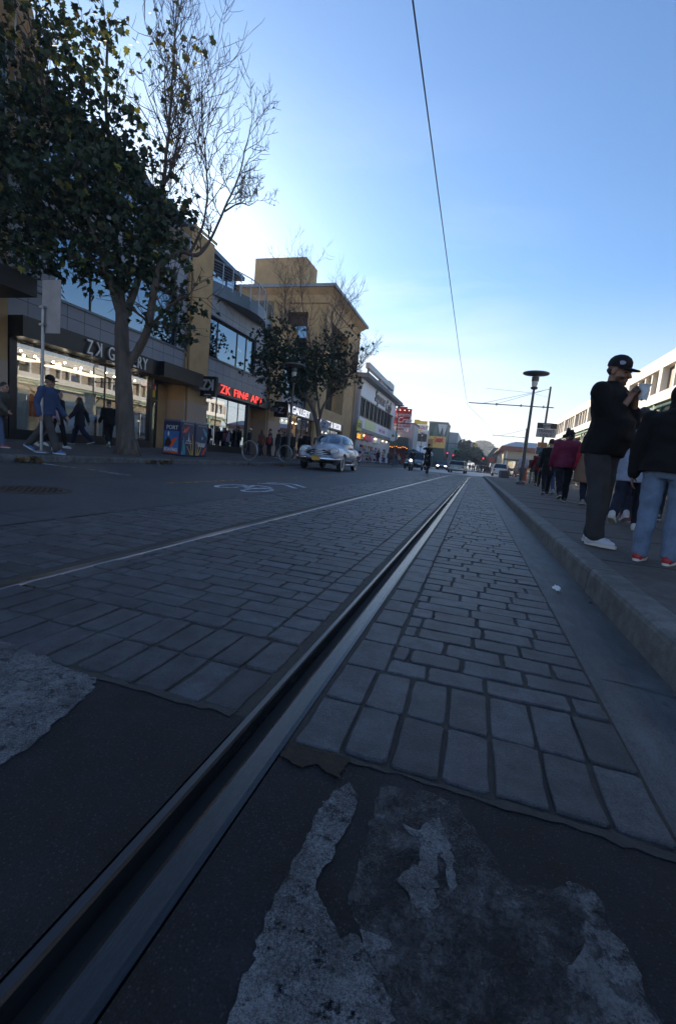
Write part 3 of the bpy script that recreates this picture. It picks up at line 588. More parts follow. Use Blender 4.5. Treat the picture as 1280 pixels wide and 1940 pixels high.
# bay three: set back glazing above, shop front below
c = MB(); facade(c, 'x', -15.2, 30.7, 39.2, 4.2, 8.8, [(31.2, 35.6, 5.2, 7.6), (36.2, 38.9, 5.2, 7.6)], .3); c.build('cladding', tile, gb)
window(gb, 'x', -15.2, 31.2, 35.6, 5.2, 7.6, (4, 1), inset=.2); window(gb, 'x', -15.2, 36.2, 38.9, 5.2, 7.6, (2, 1), inset=.2)
window(gb, 'x', -14.3, 30.8, 33.2, .3, 3.5, (1, 1), glass('pale lit glass', (.6, .7, .7), .45), name='shop_window', inset=.05); window(gb, 'x', -14.3, 34.9, 38.3, .3, 3.5, (3, 1), plain, name='shop_window', inset=.05)
MB().box(-15.3, -14.05, 30.75, 38.6, 3.5, 4.2).build('canopy', dark, gb)
for q in ((-18, -17.8, 30.8, 38.5, .2, 3.4), (-16.6, -16.5, 30.9, 33, .3, 3.3)): MB().box(*q).build('partition', intw, gb)
r_ = random.Random(3)
for i in range(14): y_ = 34 + r_.random() * 4.2; z_ = .5 + r_.random() * 2.3; MB().box(-16.2 - r_.random(), -15.6, y_, y_ + .35, z_, z_ + .4).build('display', wood, gb)
for y_ in (31.5, 34.2, 35.1, 35.8, 36.4, 37.2): MB().ell((-15.3, y_, 3.1), .06, 8, 6).build('spotlight', bulb, gb)
facade(MB(), 'x', -14.02, 38.3, 39.15, .1, 8.8, d=1.).build('wall', yel, gb)
for yy in (19.5, 28.55): MB().tube([(-13.84, yy, .2), (-13.84, yy, 8.6), (-13.9, yy, 8.8)], .05, 8).build('downpipe', yel2, gb)
for y0, y1, z in ((10.8, 19.3, 5.0), (21.3, 28.35, 5.2), (10.8, 19.3, 7.3), (21.3, 28.35, 7.33)): MB().box(-14.0, -13.93, y0, y1, z - .06, z).build('sill', bluegrey, gb)
for yy in (12.2, 15.2, 18.0): MB().box(-13.99, -13.94, yy, yy + .5, 7.9, 8.2).build('vent', dark, gb)
# --- ochre corner tower building ------------------------------------------------------
cb_ = thing('tower_building', 'tall plain ochre building with deep recesses, a projecting cornice and a roof box', 'building', (-14, 45, .2))
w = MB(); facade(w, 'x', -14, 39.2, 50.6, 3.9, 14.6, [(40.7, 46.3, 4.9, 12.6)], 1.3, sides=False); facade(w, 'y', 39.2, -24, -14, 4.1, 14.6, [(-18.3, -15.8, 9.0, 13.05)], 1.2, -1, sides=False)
w.box(-24, -14.01, 50.3, 50.59, 0, 14.6); w.box(-23.9, -14.2, 39.5, 50.3, 14.2, 14.62); w.box(-15.2, -14.0, 47.2, 50.6, .1, 3.9); w.box(-15.3, -14.01, 39.21, 40.4, .1, 3.9)
w.build('wall', yel, cb_)
w = MB(); w.box(-24, -13.92, 39.1, 50.68, 13.75, 13.86); w.build('string_course', yel2, cb_)
w = MB(); w.loft([[(-24.2, 39.2, 14.5), (-14, 39.2, 14.5), (-14, 50.6, 14.5), (-24.2, 50.6, 14.5)], [(-24.2, 38.75, 15.0), (-13.45, 38.75, 15.0), (-13.45, 51.1, 15.0), (-24.2, 51.1, 15.0)]]); w.build('cornice', yel, cb_)
w = MB(); w.box(-24.3, -13.3, 38.6, 51.25, 15.0, 15.26); w.build('cornice_cap', pm('zinc cap', (.22, .23, .24), .5, .5), cb_)
w = MB(); w.bbox(-21.42, -16.44, 39.3, 42.2, 15.26, 17.75, .03); w.build('roof_box', yel, cb_)
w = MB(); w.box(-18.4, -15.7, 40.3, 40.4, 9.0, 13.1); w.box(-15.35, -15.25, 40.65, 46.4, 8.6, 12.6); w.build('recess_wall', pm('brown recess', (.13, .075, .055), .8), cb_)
window(cb_, 'x', -15.2, 41, 46.1, 4.95, 8.3, (4, 2), skyglass, name='window', inset=.02); window(cb_, 'x', -15.2, 42, 45.4, 9.2, 11.6, (3, 1), skyglass, name='window', inset=.02); window(cb_, 'y', 40.28, -18.1, -16.2, 9.8, 12.2, (2, 2), skyglass, s=-1, inset=.02)
rails(MB(), [(-13.95, 40.75), (-13.95, 42.5), (-13.95, 44.4), (-13.95, 46.25)], 8.7, 9.7, 5).build('railing', railm, cb_)
rails(MB(), [(-18.25, 39.15), (-17, 39.15), (-15.85, 39.15)], 9.05, 10., 5).build('railing', railm, cb_)
MB().box(-15.3, -13.98, 40.72, 46.28, 8.45, 8.62).build('balcony', yel2, cb_)
c = MB(); facade(c, 'x', -14.03, 40.4, 47.2, 3.95, 4.88, d=.2); c.build('cladding', tile, cb_)
window(cb_, 'x', -14.3, 40.5, 47.1, .3, 3.2, (4, 1), plain, name='shop_window', inset=.05); MB().box(-15.2, -14.04, 40.42, 47.18, 3.2, 3.94).build('canopy', dark, cb_)
it = MB(); it.box(-17, -16.8, 40.5, 47, .3, 3.1); it.build('partition', intw, cb_)
for y_ in (41.6, 43., 44.4, 45.8): MB().ell((-15.4, y_, 2.9), .07, 8, 6).build('spotlight', bulb, cb_)
for zz in (7.2, 10.4): MB().box(-14.0, -13.985, 46.4, 50.55, zz, zz + .03).build('render_joint', yel2, cb_)
for zz in (7.2, 10.4): MB().box(-23.9, -18.4, 39.18, 39.199, zz, zz + .03).build('render_joint', yel2, cb_)
MB().tube([(-13.93, 50.2, .2), (-13.93, 50.2, 13.6)], .06, 8).build('downpipe', yel2, cb_)
# --- far-left building: ochre, dark canopy, tall wall running out of the top of the photo
fb = thing('corner_building', 'ochre building with a dark canopy cut by the left edge of the photo', 'building', (-14, 7, .2))
w = MB(); facade(w, 'x', -13.95, 4.2, 10.68, 2.6, 6.6, [(6.0, 8.8, 2.9, 4.4)], .3); w.box(-22, -14.4, 4.2, 10.6, .1, 6.5); w.build('wall', yel, fb)
MB().box(-14.3, -13.92, 4.15, 10.66, 1.5, 2.6).build('wall_base', pink, fb); MB().box(-14.3, -13.9, 4.15, 10.66, .05, 1.5).build('plinth', blackm, fb)
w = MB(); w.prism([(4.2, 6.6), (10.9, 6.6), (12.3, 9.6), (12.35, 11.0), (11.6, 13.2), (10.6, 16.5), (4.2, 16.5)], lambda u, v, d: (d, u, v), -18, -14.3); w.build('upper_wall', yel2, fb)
window(fb, 'x', -14.05, 8.4, 10.6, 8.2, 11.3, (2, 2), skyglass, pm('pale frame', (.5, .48, .44), .6), inset=-.12)
rails(MB(), [(-14.0, 10.9), (-14.0, 11.5), (-14.0, 12.2)], 9., 12.5, 9).build('railing', pm('pale frame', (.5, .48, .44), .6), fb)
w = MB(); w.prism([(-14, 4.9), (-12, 4.68), (-12, 4.2), (-14, 4.2)], lambda u, v, d: (u, d, v), 3.8, 10.0); w.build('canopy', dark, fb)
MB().tube([(-13.9, 9.6, 6.2), (-12.2, 9.2, 4.75)], .03, 8).tube([(-13.9, 7, 6.2), (-12.2, 7, 4.75)], .03, 8).build('canopy_rod', railm, fb)
window(fb, 'x', -13.95, 6.0, 8.8, 2.9, 4.4, (2, 1), shopglass)
def LT(par, mt, *a, name='letters', **k): return MB().text(*a, **k).build(name, mt, par)
def LF(par, mt, txt, X, y0, y1, z, h, d=.04, bold=0., shear=0., flip=1, spacing=1.):
    v, f = textmesh(txt, h / .72, d, shear, 'CENTER', bold, spacing); a, b = min(p[0] for p in v), max(p[0] for p in v); lo, hi = min(p[1] for p in v), max(p[1] for p in v); k = (y1 - y0) / (b - a)
    return MB().add([(X + q[2], (y0 + y1) / 2 + flip * (q[0] - (a + b) / 2) * k, z + (q[1] - (lo + hi) / 2) * h / (hi - lo)) for q in v], f).build('letters', mt, par)
# --- signs on the gallery fronts -----------------------------------------------------
sgn = pm('brushed letters', (.60, .60, .60), .4, .3, var=.06); red = emi('red neon', (1., .075, .06), .8); whl = emi('lit white letters', (.95, .95, 1.), .55)
s = thing('gallery_sign', 'pale letters reading ZK GALLERY on the dark canopy behind the big tree trunk', 'sign', (-13.4, 14.5, 3.66))
LF(s, sgn, 'Z', -13.32, 12.98, 13.24, 3.64, .47); LF(s, sgn, 'K', -13.32, 13.36, 13.64, 3.64, .47, flip=-1); LF(s, sgn, 'GALLERY', -13.32, 13.95, 16.02, 3.64, .47, spacing=1.15)
s = thing('neon_sign', 'glowing red letters reading ZK FINE ART on a black sign box', 'sign', (-13.7, 24, 3.66))
MB().bbox(-14.2, -13.62, 21.32, 28.36, 3.32, 3.95, .02).build('sign_box', blackm, s)
LF(s, red, 'ZK', -13.58, 22.05, 23.1, 3.68, .44); LF(s, red, 'FIN', -13.58, 23.5, 24.62, 3.68, .40); LF(s, red, 'e', -13.58, 24.75, 25.14, 3.70, .40, shear=.35); LF(s, red, 'ART', -13.58, 25.5, 27.1, 3.68, .42)
s = thing('blade_sign', 'black square hanging sign with a white ZK monogram on the ochre pillar', 'sign', (-13.5, 20.7, 3.5))
MB().bbox(-13.86, -13.0, 20.62, 20.86, 3.06, 4.06, .02).bbox(-13.9, -13.84, 20.68, 20.8, 3.3, 3.8, .01).build('sign_box', blackm, s)
LT(s, sgn, 'Z', FY(-13.6, 20.6, 3.6), .74, .03, sx=.75, bold=.02); LT(s, sgn, 'K', FY(-13.27, 20.6, 3.6), .74, .03, sx=-.8, bold=.02); MB().box(-13.6, -13.24, 20.585, 20.615, 3.12, 3.17).build('lettering_line', sgn, s)
s = thing('gallery_sign', 'white letters reading ZEA GALLERY above a shop entrance behind the lamp post', 'sign', (-14, 34, 3.9))
LF(s, whl, 'ZEA', -13.98, 31.1, 32.55, 3.92, .62, bold=.01); LF(s, whl, 'GALLERY', -13.98, 33.0, 36.9, 3.88, .58, bold=.01)
s = thing('gallery_sign', 'white letters reading FINE ART & DECOR above the shop behind the silver car', 'sign', (-14, 43, 3.6))
LF(s, whl, 'FINE', -13.97, 38.9, 40.7, 3.62, .56, bold=.01); LF(s, whl, 'ART', -13.97, 41.2, 42.6, 3.62, .56, bold=.01); LF(s, whl, '&', -13.97, 42.95, 43.4, 3.62, .56, bold=.01); LF(s, whl, 'DECOR', -13.97, 43.75, 46.3, 3.62, .56, bold=.01)
s = thing('blade_sign', 'small black square hanging sign with a single letter Z', 'sign', (-13.3, 29.3, 3.4))
MB().bbox(-13.72, -12.72, 29.2, 29.42, 2.95, 4.0, .02).bbox(-13.9, -13.7, 29.28, 29.34, 3.3, 3.7, .005).build('sign_box', blackm, s)
LT(s, sgn, 'Z', FY(-13.2, 29.18, 3.4), .62, .03, sx=1.1)
s = thing('blade_sign', 'white tilted square hanging sign with a dark letter Z beside the second tree trunk', 'sign', (-13.4, 38.9, 3.3))
MB().bbox(-.45, .45, -.06, .06, -.45, .45, .02, M=Matrix.Translation((-13.3, 38.9, 3.25)) @ Matrix.Rotation(rad(24), 4, 'Y')).build('sign_box', pm('white board', (.6, .62, .68), .5), s)
MB().text('Z', FY(-13.3, 38.82, 3.25), .6, .02).build('letters', pm('navy', (.03, .04, .09), .5), s)
s = thing('door_sign', 'red and yellow notice in the transom over the glass gallery door', 'sign', (-14.6, 17.8, 2.9))
MB().box(-14.66, -14.64, 17.35, 18.2, 2.9, 3.2).build('red_band', pm('sign red', (.5, .03, .03), .5), s); MB().box(-14.66, -14.64, 17.35, 18.2, 2.58, 2.9).build('yellow_band', pm('sign yellow', (.6, .45, .02), .5), s)
# ---------------------------------------------------------------- farther left: seafood restaurant and what stands beyond it
greyw = pm('pale grey wall', (.50, .50, .51), .7, var=.08, scale=.6); corr = tiled('grey ribbed wall', (.38, .39, .41), (.55, .55, .56), .35, 40., .6, .03, 'XZ')
offw = pm('off white fascia', (.76, .76, .78), .6, var=.06, scale=.5); greyd = pm('grey roof edge', (.17, .18, .19), .6, var=.1); redp = pm('sign red', (.5, .03, .03), .5); whitep = pm('white paint', (.75, .75, .74), .5, var=.06)
orangel = emi('orange glow', (1., .45, .08), 1.6); goods = pm('goods', (.8, .8, .8), .7, attr='tone', var=.1); skylit = glass('bright upper glass', (.3, .34, .36), .8)
cr_ = thing('seafood_restaurant', 'grey two storey restaurant with a white fascia and a slanting band of windows', 'building', (-14, 65, .2))
w = MB(); facade(w, 'x', -14, 53, 76.9, 4.1, 10.0, [(53.3, 74.9, 5.62, 7.95)], .3); w.box(-24, -14.35, 53.01, 76.8, .1, 9.95); w.build('wall', greyw, cr_)
w = MB(); w.box(-24, -14.02, 52.93, 52.995, .1, 9.95); w.build('side_cladding', corr, cr_)
w = MB(); w.box(-14.0, -13.9, 53.0, 76.9, 7.98, 9.98); w.build('fascia', offw, cr_)
w = MB(); w.prism([(-24, 10.0), (-13.0, 10.0), (-12.85, 10.3), (-13.0, 10.5), (-24, 10.5)], lambda u, v, d: (u, d, v), 52.3, 77.4); w.build('roof', greyd, cr_)
for yy in (54.2, 61, 67.5): MB().box(-13.75, -13.55, yy, yy + .25, 10.5, 11.5).build('sign_bracket', greyd, cr_)
MB().bbox(-13.95, -13.45, 54, 71, 11.35, 12.0, .03).build('roof_beam', pm('zinc beam', (.33, .36, .39), .5, .3), cr_)
MB().bbox(-19.5, -14.6, 72.6, 76.8, 10.5, 13.2, .03).build('roof_box', greyw, cr_)
fr = MB()
for i in range(9): y0 = 53.3 + i * 2.4; fr.prism([(y0 + .0, 5.62), (y0 + .34, 5.62), (y0 + .22, 7.95), (y0 - .05, 7.95)], lambda u, v, d: (d, u, v), -14.2, -13.96); fr.box(-14.2, -14.0, y0 + 1.15, y0 + 1.25, 5.64, 7.93)
fr.box(-14.2, -13.95, 53.3, 74.9, 5.6, 5.72).box(-14.2, -13.95, 53.3, 74.9, 7.86, 7.97)
fo = fr.build('window_band', blackm, cr_); MB().box(-14.16, -14.13, 53.3, 74.9, 5.65, 7.94).build('pane', skylit, fo)
MB().box(-14.3, -13.7, 53, 76.9, 3.9, 4.3).build('canopy', greyd, cr_)
for i, (a, b, cc) in enumerate(((53.1, 56.3, (.62, .62, .68)), (56.4, 62.2, (.62, .63, .30)), (62.3, 71.2, (.66, .63, .68)), (71.3, 74.2, (.55, .56, .56)))):
    MB().box(-13.95, -13.86, a, b, 4.34, 5.56).build('sign_panel', pm('panel %d' % i, cc, .5, var=.05), cr_)
MB().text('shop & smile', LX(-13.85, 67, 4.95), 1.0, .02, sx=.9).build('lettering', pm('pink letters', (.5, .2, .3), .5), cr_)
for x0, x1, y0, y1 in ((-23, -16.4, 53.4, 76.5),): MB().box(x0, x1, y0, y1, .2, .35).build('shop_floor', greyd, cr_)
s = thing('restaurant_sign', 'dark and red script letters reading Supreme Crab high on the white fascia', 'sign', (-13.9, 66, 9))
LT(s, pm('script black', (.05, .02, .025), .4), 'Supreme', LX(-13.84, 63.6, 9.05), 2.1, .12, sx=.92, shear=.35, bold=.03); LT(s, MATS['script black'], 'Crab', LX(-13.84, 69.9, 8.75), 2.3, .12, sx=.9, shear=.3, bold=.03)
s = thing('restaurant_sign', 'red pylon sign reading Supreme Crab SEAFOOD BUFFET OPEN jutting over the pavement', 'sign', (-13, 78, 8))
MB().bbox(-14.55, -11.4, 78, 78.35, 7.02, 9.65, .04).bbox(-13.9, -12.2, 78.02, 78.33, 9.6, 9.95, .03).build('sign_box', redp, s); MB().bbox(-14.75, -11.15, 77.96, 78.3, 6.42, 7.0, .03).build('sign_strip', whitep, s); MB().bbox(-14.0, -12.2, 77.98, 78.3, 5.85, 6.38, .03).build('sign_strip', whitep, s)
LT(s, whitep, 'Supreme', FY(-13.05, 77.97, 8.6), .95, .04, shear=.3); LT(s, whitep, 'Crab', FY(-12.5, 77.97, 7.7), 1.25, .04, shear=.3, bold=.02)
LT(s, redp, 'SEAFOOD BUFFET', FY(-12.95, 77.93, 6.7), .5, .03, sx=.86, bold=.012); LT(s, redp, 'OPEN', FY(-13.1, 77.95, 6.12), .5, .03, bold=.012, sx=1.1)
for i in range(4): MB().ell((-14.1 + i * .75, 77.97, 9.35), .06, 8, 6).build('sign_bulb', bulbs, s)
MB().box(-13.95, -13.8, 76.9, 78.1, 7.6, 7.9).build('sign_bracket', greyd, s)
s = thing('round_sign', 'round white hanging sign with a green leaf emblem', 'sign', (-13.1, 73.5, 4.9))
MB().lathe([(.0, -.08), (.82, -.08), (.86, -.04), (.86, .04), (.82, .08), (0, .08)], n=32, M=Matrix.Translation((-13.3, 73.5, 4.72)) @ Matrix.Rotation(pi / 2, 4, 'X')).build('sign_disc', whitep, s)
for a in (-75, -48, -22, 0, 22, 48, 75):
    L = .52 - abs(a) * .0035; u = Vector((sin(rad(a)), 0, cos(rad(a)))); v_ = Vector((cos(rad(a)), 0, -sin(rad(a)))); o_ = Vector((-13.3, 73.4, 4.55)); l_ = MB()
    pp = [o_, o_ + u * L * .5 + v_ * .07, o_ + u * L, o_ + u * L * .5 - v_ * .07]; l_.add([tuple(p) for p in pp] + [tuple(p + Vector((0, .03, 0))) for p in pp], [(0, 1, 2, 3), (7, 6, 5, 4), (0, 4, 5, 1), (1, 5, 6, 2), (2, 6, 7, 3), (3, 7, 4, 0)]); l_.build('leaf_emblem', pm('leaf green', (.02, .16, .07), .5), s)
s = thing('sale_sign', 'orange letters reading SALE on a dark board at the corner of the shop', 'sign', (-13.4, 51.8, 3.2))
MB().box(-13.5, -13.4, 50.9, 52.8, 2.75, 3.6).build('board', blackm, s); LT(s, emi('orange letters', (1, .35, .02), 1.), 'SALE', LX(-13.38, 51.85, 3.17), .72, .03, bold=.02)
s = thing('shop_banner', 'yellow green shop banner above the souvenir shop corner', 'sign', (-13.4, 51.8, 4.2))
MB().box(-13.52, -13.4, 50.8, 53.0, 3.75, 5.05).build('board', pm('yellow board', (.42, .40, .05), .5, var=.4, scale=3), s)
LT(s, blackm, 'GIFTS', LX(-13.38, 51.9, 4.4), .75, .02)
rr = random.Random(17); PAL = [(.6, .05, .08), (.7, .6, .1), (.1, .2, .5), (.75, .7, .65), (.6, .2, .4), (.1, .35, .2), (.05, .05, .06), (.75, .35, .1), (.8, .8, .8), (.4, .05, .1)]
for i, (x, y) in enumerate([(-13.3, 53.6), (-13.4, 55.4), (-13.2, 57.2), (-13.4, 59.4), (-13.3, 62), (-13.5, 64.5), (-13.3, 67.5)]):
    k = thing('souvenir_rack', '%s stuffed with colourful goods under the restaurant' % ['corner rack', 'second rack from the ochre corner', 'third rack from the ochre corner', 'fourth rack from the ochre corner', 'fifth rack from the ochre corner', 'sixth rack from the ochre corner', 'farthest rack from the ochre corner'][i], 'souvenir rack', (x, y, .25), 0, 'souvenir racks outside the shop')
    MB().tube([(x, y - .7, .25), (x, y - .7, 2.3)], .025, 6).tube([(x, y + .7, .25), (x, y + .7, 2.3)], .025, 6).tube([(x, y - .7, 2.25), (x, y + .7, 2.25)], .025, 6).build('frame', railm, k)
    g_ = MB()
    for a in range(9):
        for b in range(5):
            if rr.random() < .85: g_.cur = rr.choice(PAL); yy = y - .75 + a * .17; zz = .45 + b * .38; g_.box(x - .1 - rr.random() * .1, x + .06 + rr.random() * .1, yy, yy + .13, zz, zz + .3)
    tag(g_.build('goods', goods, k, colors='tone'), kind='stuff')
rr2 = random.Random(23)
for i, yy in enumerate((54.2, 56.6, 58.8, 61.2, 63.6, 66, 69, 72)): MB().ell((-14.0, yy, 3.55), .13, 10, 7).build('shop_lamp', bulbs, cr_)
for yy, cc in ((54.6, 1), (57.6, 0), (60.4, 4), (64.6, 8)): MB().box(-14.4, -13.72, yy - .8, yy + .8, 3.0, 3.7).build('shop_sign', pm('shop sign %d' % cc, PAL[cc], .5, var=.4, scale=4), cr_)
# block behind the red sign, awning restaurant, white tents
q = thing('ribbed_building', 'grey ribbed building end just behind the red pylon sign', 'building', (-13, 82, .2)); MB().box(-24, -11.2, 82, 88, .1, 7.5).build('wall', corr, q); MB().box(-24.2, -11.0, 81.9, 88.1, 7.5, 7.7).build('roof', greyd, q); MB().box(-12.6, -12.2, 81.9, 81.99, 6.0, 6.8).build('vent', whitep, q); MB().box(-14.6, -13.8, 81.7, 81.95, 5.0, 5.25).build('wall_lamp', bulbs, q)
q = thing('awning_restaurant', 'low restaurant front with a dark green awning and red string lights', 'restaurant', (-13, 79, .2))
MB().prism([(-15.5, 3.5), (-11.4, 3.4), (-11.7, 4.9), (-15.5, 5.0)], lambda u, v, d: (u, d + (v - 3.4) * .5, v), 78.6, 80.8).build('awning', pm('awning green', (.035, .055, .05), .6), q)
MB().box(-15.5, -11.6, 80.2, 80.5, .2, 3.4).build('front_wall', pm('dark red front', (.12, .02, .018), .6, var=.4, scale=2), q)
MB().box(-15.3, -11.8, 79.6, 80.1, .2, 1.1).build('counter', pm('counter', (.15, .06, .03), .5), q); MB().box(-15.4, -11.5, 78.5, 78.58, 3.0, 3.35).build('sign_board', pm('dark red sign', (.20, .02, .01), .5), q)
for i in range(11): MB().ell((-15.2 + i * .36, 78.4, 3.15 + .12 * sin(i * 1.7)), .07, 8, 6).build('string_light', orangel, q)
q = thing('patio_parasol', 'dark green patio parasol beside the awning restaurant', 'parasol', (-10.6, 80, .2)); MB().tube([(-10.6, 80, .2), (-10.6, 80, 2.9)], .03, 6).build('pole', railm, q); MB().lathe([(1.7, 2.35), (.9, 2.75), (.03, 3.1)], (-10.6, 80, 0), 8).build('canopy', pm('awning dark', (.02, .06, .045), .7), q)
for i, (x, y) in enumerate(((-13.9, 91), (-12.3, 96), (-11.0, 101))):
    q = thing('market_tent', '%s white market tent beside the road' % ('nearest', 'middle', 'farthest')[i], 'tent', (x, y, .1), 0, 'white market tents')
    MB().loft([[(x - 1.7, y - 2.2, 2.6), (x + 1.7, y - 2.2, 2.6), (x + 1.7, y + 2.2, 2.6), (x - 1.7, y + 2.2, 2.6)], [(x - 1.7, y - 2.2, 3.1), (x + 1.7, y - 2.2, 3.1), (x + 1.7, y + 2.2, 3.1), (x - 1.7, y + 2.2, 3.1)], [(x - .1, y - .1, 4.6), (x + .1, y - .1, 4.6), (x + .1, y + .1, 4.6), (x - .1, y + .1, 4.6)]]).build('roof', whitep, q)
    for sx in (-1.6, 1.6):
        for sy in (-2.1, 2.1): MB().tube([(x + sx, y + sy, 0), (x + sx, y + sy, 2.6)], .04, 6).build('leg', railm, q)
    for k in (-.85, .85): MB().box(x + k - .75, x + k + .75, y - 2.2, y - 2.15, .5, 2.55).build('side_panel', pm('tent wall', (.6, .62, .68), .7), q)
q = thing('burger_restaurant', 'white restaurant block carrying the IN-N-OUT sign', 'building', (-12, 104, .1)); MB().box(-18, -10.95, 104, 112, .1, 8.2).build('wall', pm('white block', (.55, .55, .55), .7), q); MB().box(-17.8, -11.2, 103.9, 103.99, 5.6, 7.3).build('window', blackm, q); MB().box(-17.8, -11.2, 103.88, 103.99, 3.2, 4.6).build('window', skyglass, q)
s = thing('burger_sign', 'white sign with red letters IN-N-OUT under a yellow arrow', 'sign', (-12.6, 103.6, 9)); MB().box(-14.5, -11.2, 103.6, 103.75, 7.9, 9.3).build('sign_board', whitep, s)
MB().prism([(-14.3, 9.35), (-11.4, 9.35), (-11.4, 10.1), (-12.8, 10.1), (-13.4, 10.35), (-14.3, 10.3)], lambda u, v, d: (u, d, v), 103.5, 103.65).build('arrow', pm('arrow yellow', (.75, .48, .03), .5), s); MB().prism([(-13.3, 8.1), (-12.4, 8.1), (-12.85, 7.6)], lambda u, v, d: (u, d, v), 103.4, 103.5).build('arrow', MATS['arrow yellow'], s)
LT(s, redp, 'IN-N-OUT', FY(-12.85, 103.55, 8.6), .95, .03, sx=.82, bold=.02)
q = thing('green_building', 'dark green building with pale diamond panels and a crab billboard', 'building', (-8, 106, .1))
gw = pm('dark green wall', (.045, .085, .075), .6, var=.1, scale=.3)
MB().box(-11.2, -7.1, 106, 116, .1, 10.1).build('wall', gw, q); MB().box(-11.3, -7.0, 105.9, 116.1, 10.1, 10.4).build('roof', greyd, q)
for cx, wd, z0, z1, cc in ((-9.6, 1.2, 5.2, 9.9, (.09, .16, .13)), (-7.7, .55, 7.0, 9.9, (.5, .52, .52)), (-8.65, .6, 7.6, 9.9, (.5, .52, .52)), (-8.0, .9, 5.2, 8.4, (.09, .16, .13))):
    dn = z1 > 9; MB().prism([(cx - wd, z1), (cx + wd, z1), (cx, z0)] if cc[0] > .3 else [(cx - wd, z0), (cx + wd, z0), (cx, z1)], lambda u, v, d: (u, d, v), 105.93 - wd * .02, 105.985).build('triangle_panel', pm('tri %.2f' % cc[0], cc, .6), q)
MB().box(-8, -5.0, 116, 175, .1, 9.0).build('rear_wing', greyw, q)
for i in range(7): MB().box(-5.0, -4.95, 118 + i * 8, 123 + i * 8, 4.2, 6.6).build('window', blackm, q)
s = thing('crab_billboard', 'yellow billboard with a big red crab on the green building', 'billboard', (-9, 105, 5)); MB().box(-11.0, -7.2, 105.2, 105.5, 4.55, 7.1).build('panel', pm('billboard yellow', (.78, .50, .12), .5, var=.12), s)
k = MB(); k.ell((-8.5, 105.15, 6.25), (.75, .1, .5), 14, 8)
crr = pm('crab red', (.6, .035, .03), .5, var=.3, scale=3); k.build('crab_shell', crr, s)
for a, L in ((150, 1.5), (172, 1.6), (195, 1.4), (215, 1.2), (20, 1.0), (40, 1.0), (-20, .9)):
    u = Vector((cos(rad(a)), 0, sin(rad(a)))); p0 = Vector((-8.5, 105.14, 6.2)) + u * .5; MB().tube([p0, p0 + u * L * .35 + Vector((0, 0, .15)), p0 + u * L * .7 - Vector((0, 0, .2))], [.1, .09, .03], 6).build('crab_leg', crr, s)
MB().box(-10.9, -9.9, 105.1, 105.18, 4.7, 6.4).build('lettering_block', pm('billboard brown', (.35, .2, .06), .6), s)
MB().box(-7.19, -6.9, 105.2, 105.5, 4.55, 7.0).build('side_strip', pm('billboard blue', (.05, .2, .4), .5), s)
# trees by the junction and the wooded hill behind
leafd = pm('far leaves', (.030, .048, .022), .75, attr='tone', var=.3, scale=2); barkm = pm('bark', (.085, .068, .055), .9, var=.4, scale=3, bump=.8, bscale=22, stretch=(1, 1, .3))
def leafblob(mb, c, r, n, s, rg, flat=1.):
    for i in range(n):
        while 1:
            p = Vector((rg.uniform(-1, 1), rg.uniform(-1, 1), rg.uniform(-1, 1)))
            if .25 < p.length < 1: break
        p = Vector((c[0] + p.x * r[0], c[1] + p.y * r[1], c[2] + p.z * r[2])); u = Vector((rg.gauss(0, 1), rg.gauss(0, 1), rg.gauss(0, 1))).normalized(); v = u.orthogonal().normalized(); w_ = s * rg.uniform(.6, 1.4); t_ = rg.uniform(.6, 1.3); mb.cur = (t_, t_, t_ * .9)
        mb.add([tuple(p + u * w_), tuple(p + v * w_ * .7), tuple(p - u * w_), tuple(p - v * w_ * .7)], [(0, 1, 2, 3)])
def fartree(x, y, h, r, lab, seed, n=1500, s=.28, group=None, name='street_tree', z0=.1):
    rg = random.Random(seed); q = thing(name, lab, 'tree', (x, y, z0), 0, group)
    tk = MB(); tk.tube([(x, y, z0), (x + .1, y, h * .35), (x, y + .1, h * .7)], [.22, .16, .06], 7)
    cr = MB()
    for i in range(9):
        a = rg.uniform(0, 6.28); rr_ = r * rg.uniform(.1, .6); zz = h * rg.uniform(.42, .8); tk.tube([(x, y, h * .35), (x + rr_ * cos(a), y + rr_ * sin(a), zz)], [.1, .03], 5)
        leafblob(cr, (x + rr_ * cos(a), y + rr_ * sin(a), zz), (r * .5, r * .5, h * .2), n // 9, s, rg)
    leafblob(cr, (x, y, h * .65), (r * .8, r * .8, h * .3), n // 3, s, rg)
    tk.build('trunk', barkm, q); cr.build('crown', leafd, q, colors='tone'); return q
for i, (x, y, h, r) in enumerate(((-3.6, 108, 5.2, 2.2), (-2.2, 114, 7.4, 2.8), (-.3, 122, 6.6, 2.6), (-4.8, 124, 7.4, 3.0), (1.6, 140, 5.0, 2.4), (-14.8, 94.5, 6.3, 2.0))):
    fartree(x, y, h, r, ['nearest round green tree of the row beside the red traffic lights', 'tallest dark green tree of the row before the hazy hill', 'right shoulder tree of the dark row before the hill', 'rearmost dark tree touching the green building', 'low last tree at the right end of the row', 'small dark tree above the white tents'][i], 30 + i, group='junction trees')
hv = []; hf = []; rh = random.Random(4); N = 40
for j in range(9):
    for i in range(N + 1):
        u = i / N; x = -120 + 300 * u; yy = 330 + j * 25; env = 15.5 * math.exp(-((x - 6) / 17) ** 2) + 9 * math.exp(-((x + 20) / 30) ** 2) + 3
        hv.append((x, yy, -1 + env * (.25 + .75 * min(1, j / 2.)) * (1 if j < 6 else .6) + 1.6 * noise.noise(Vector((x * .08, yy * .05, 3)))))
for j in range(8):
    for i in range(N): a = j * (N + 1) + i; hf.append((a, a + 1, a + N + 2, a + N + 1))
struct(MB().add(hv, hf).build('hills', pm('wooded hill', (.05, .065, .045), .9, var=.4, scale=.2), smooth=True))
hl = MB(); rg = random.Random(8)
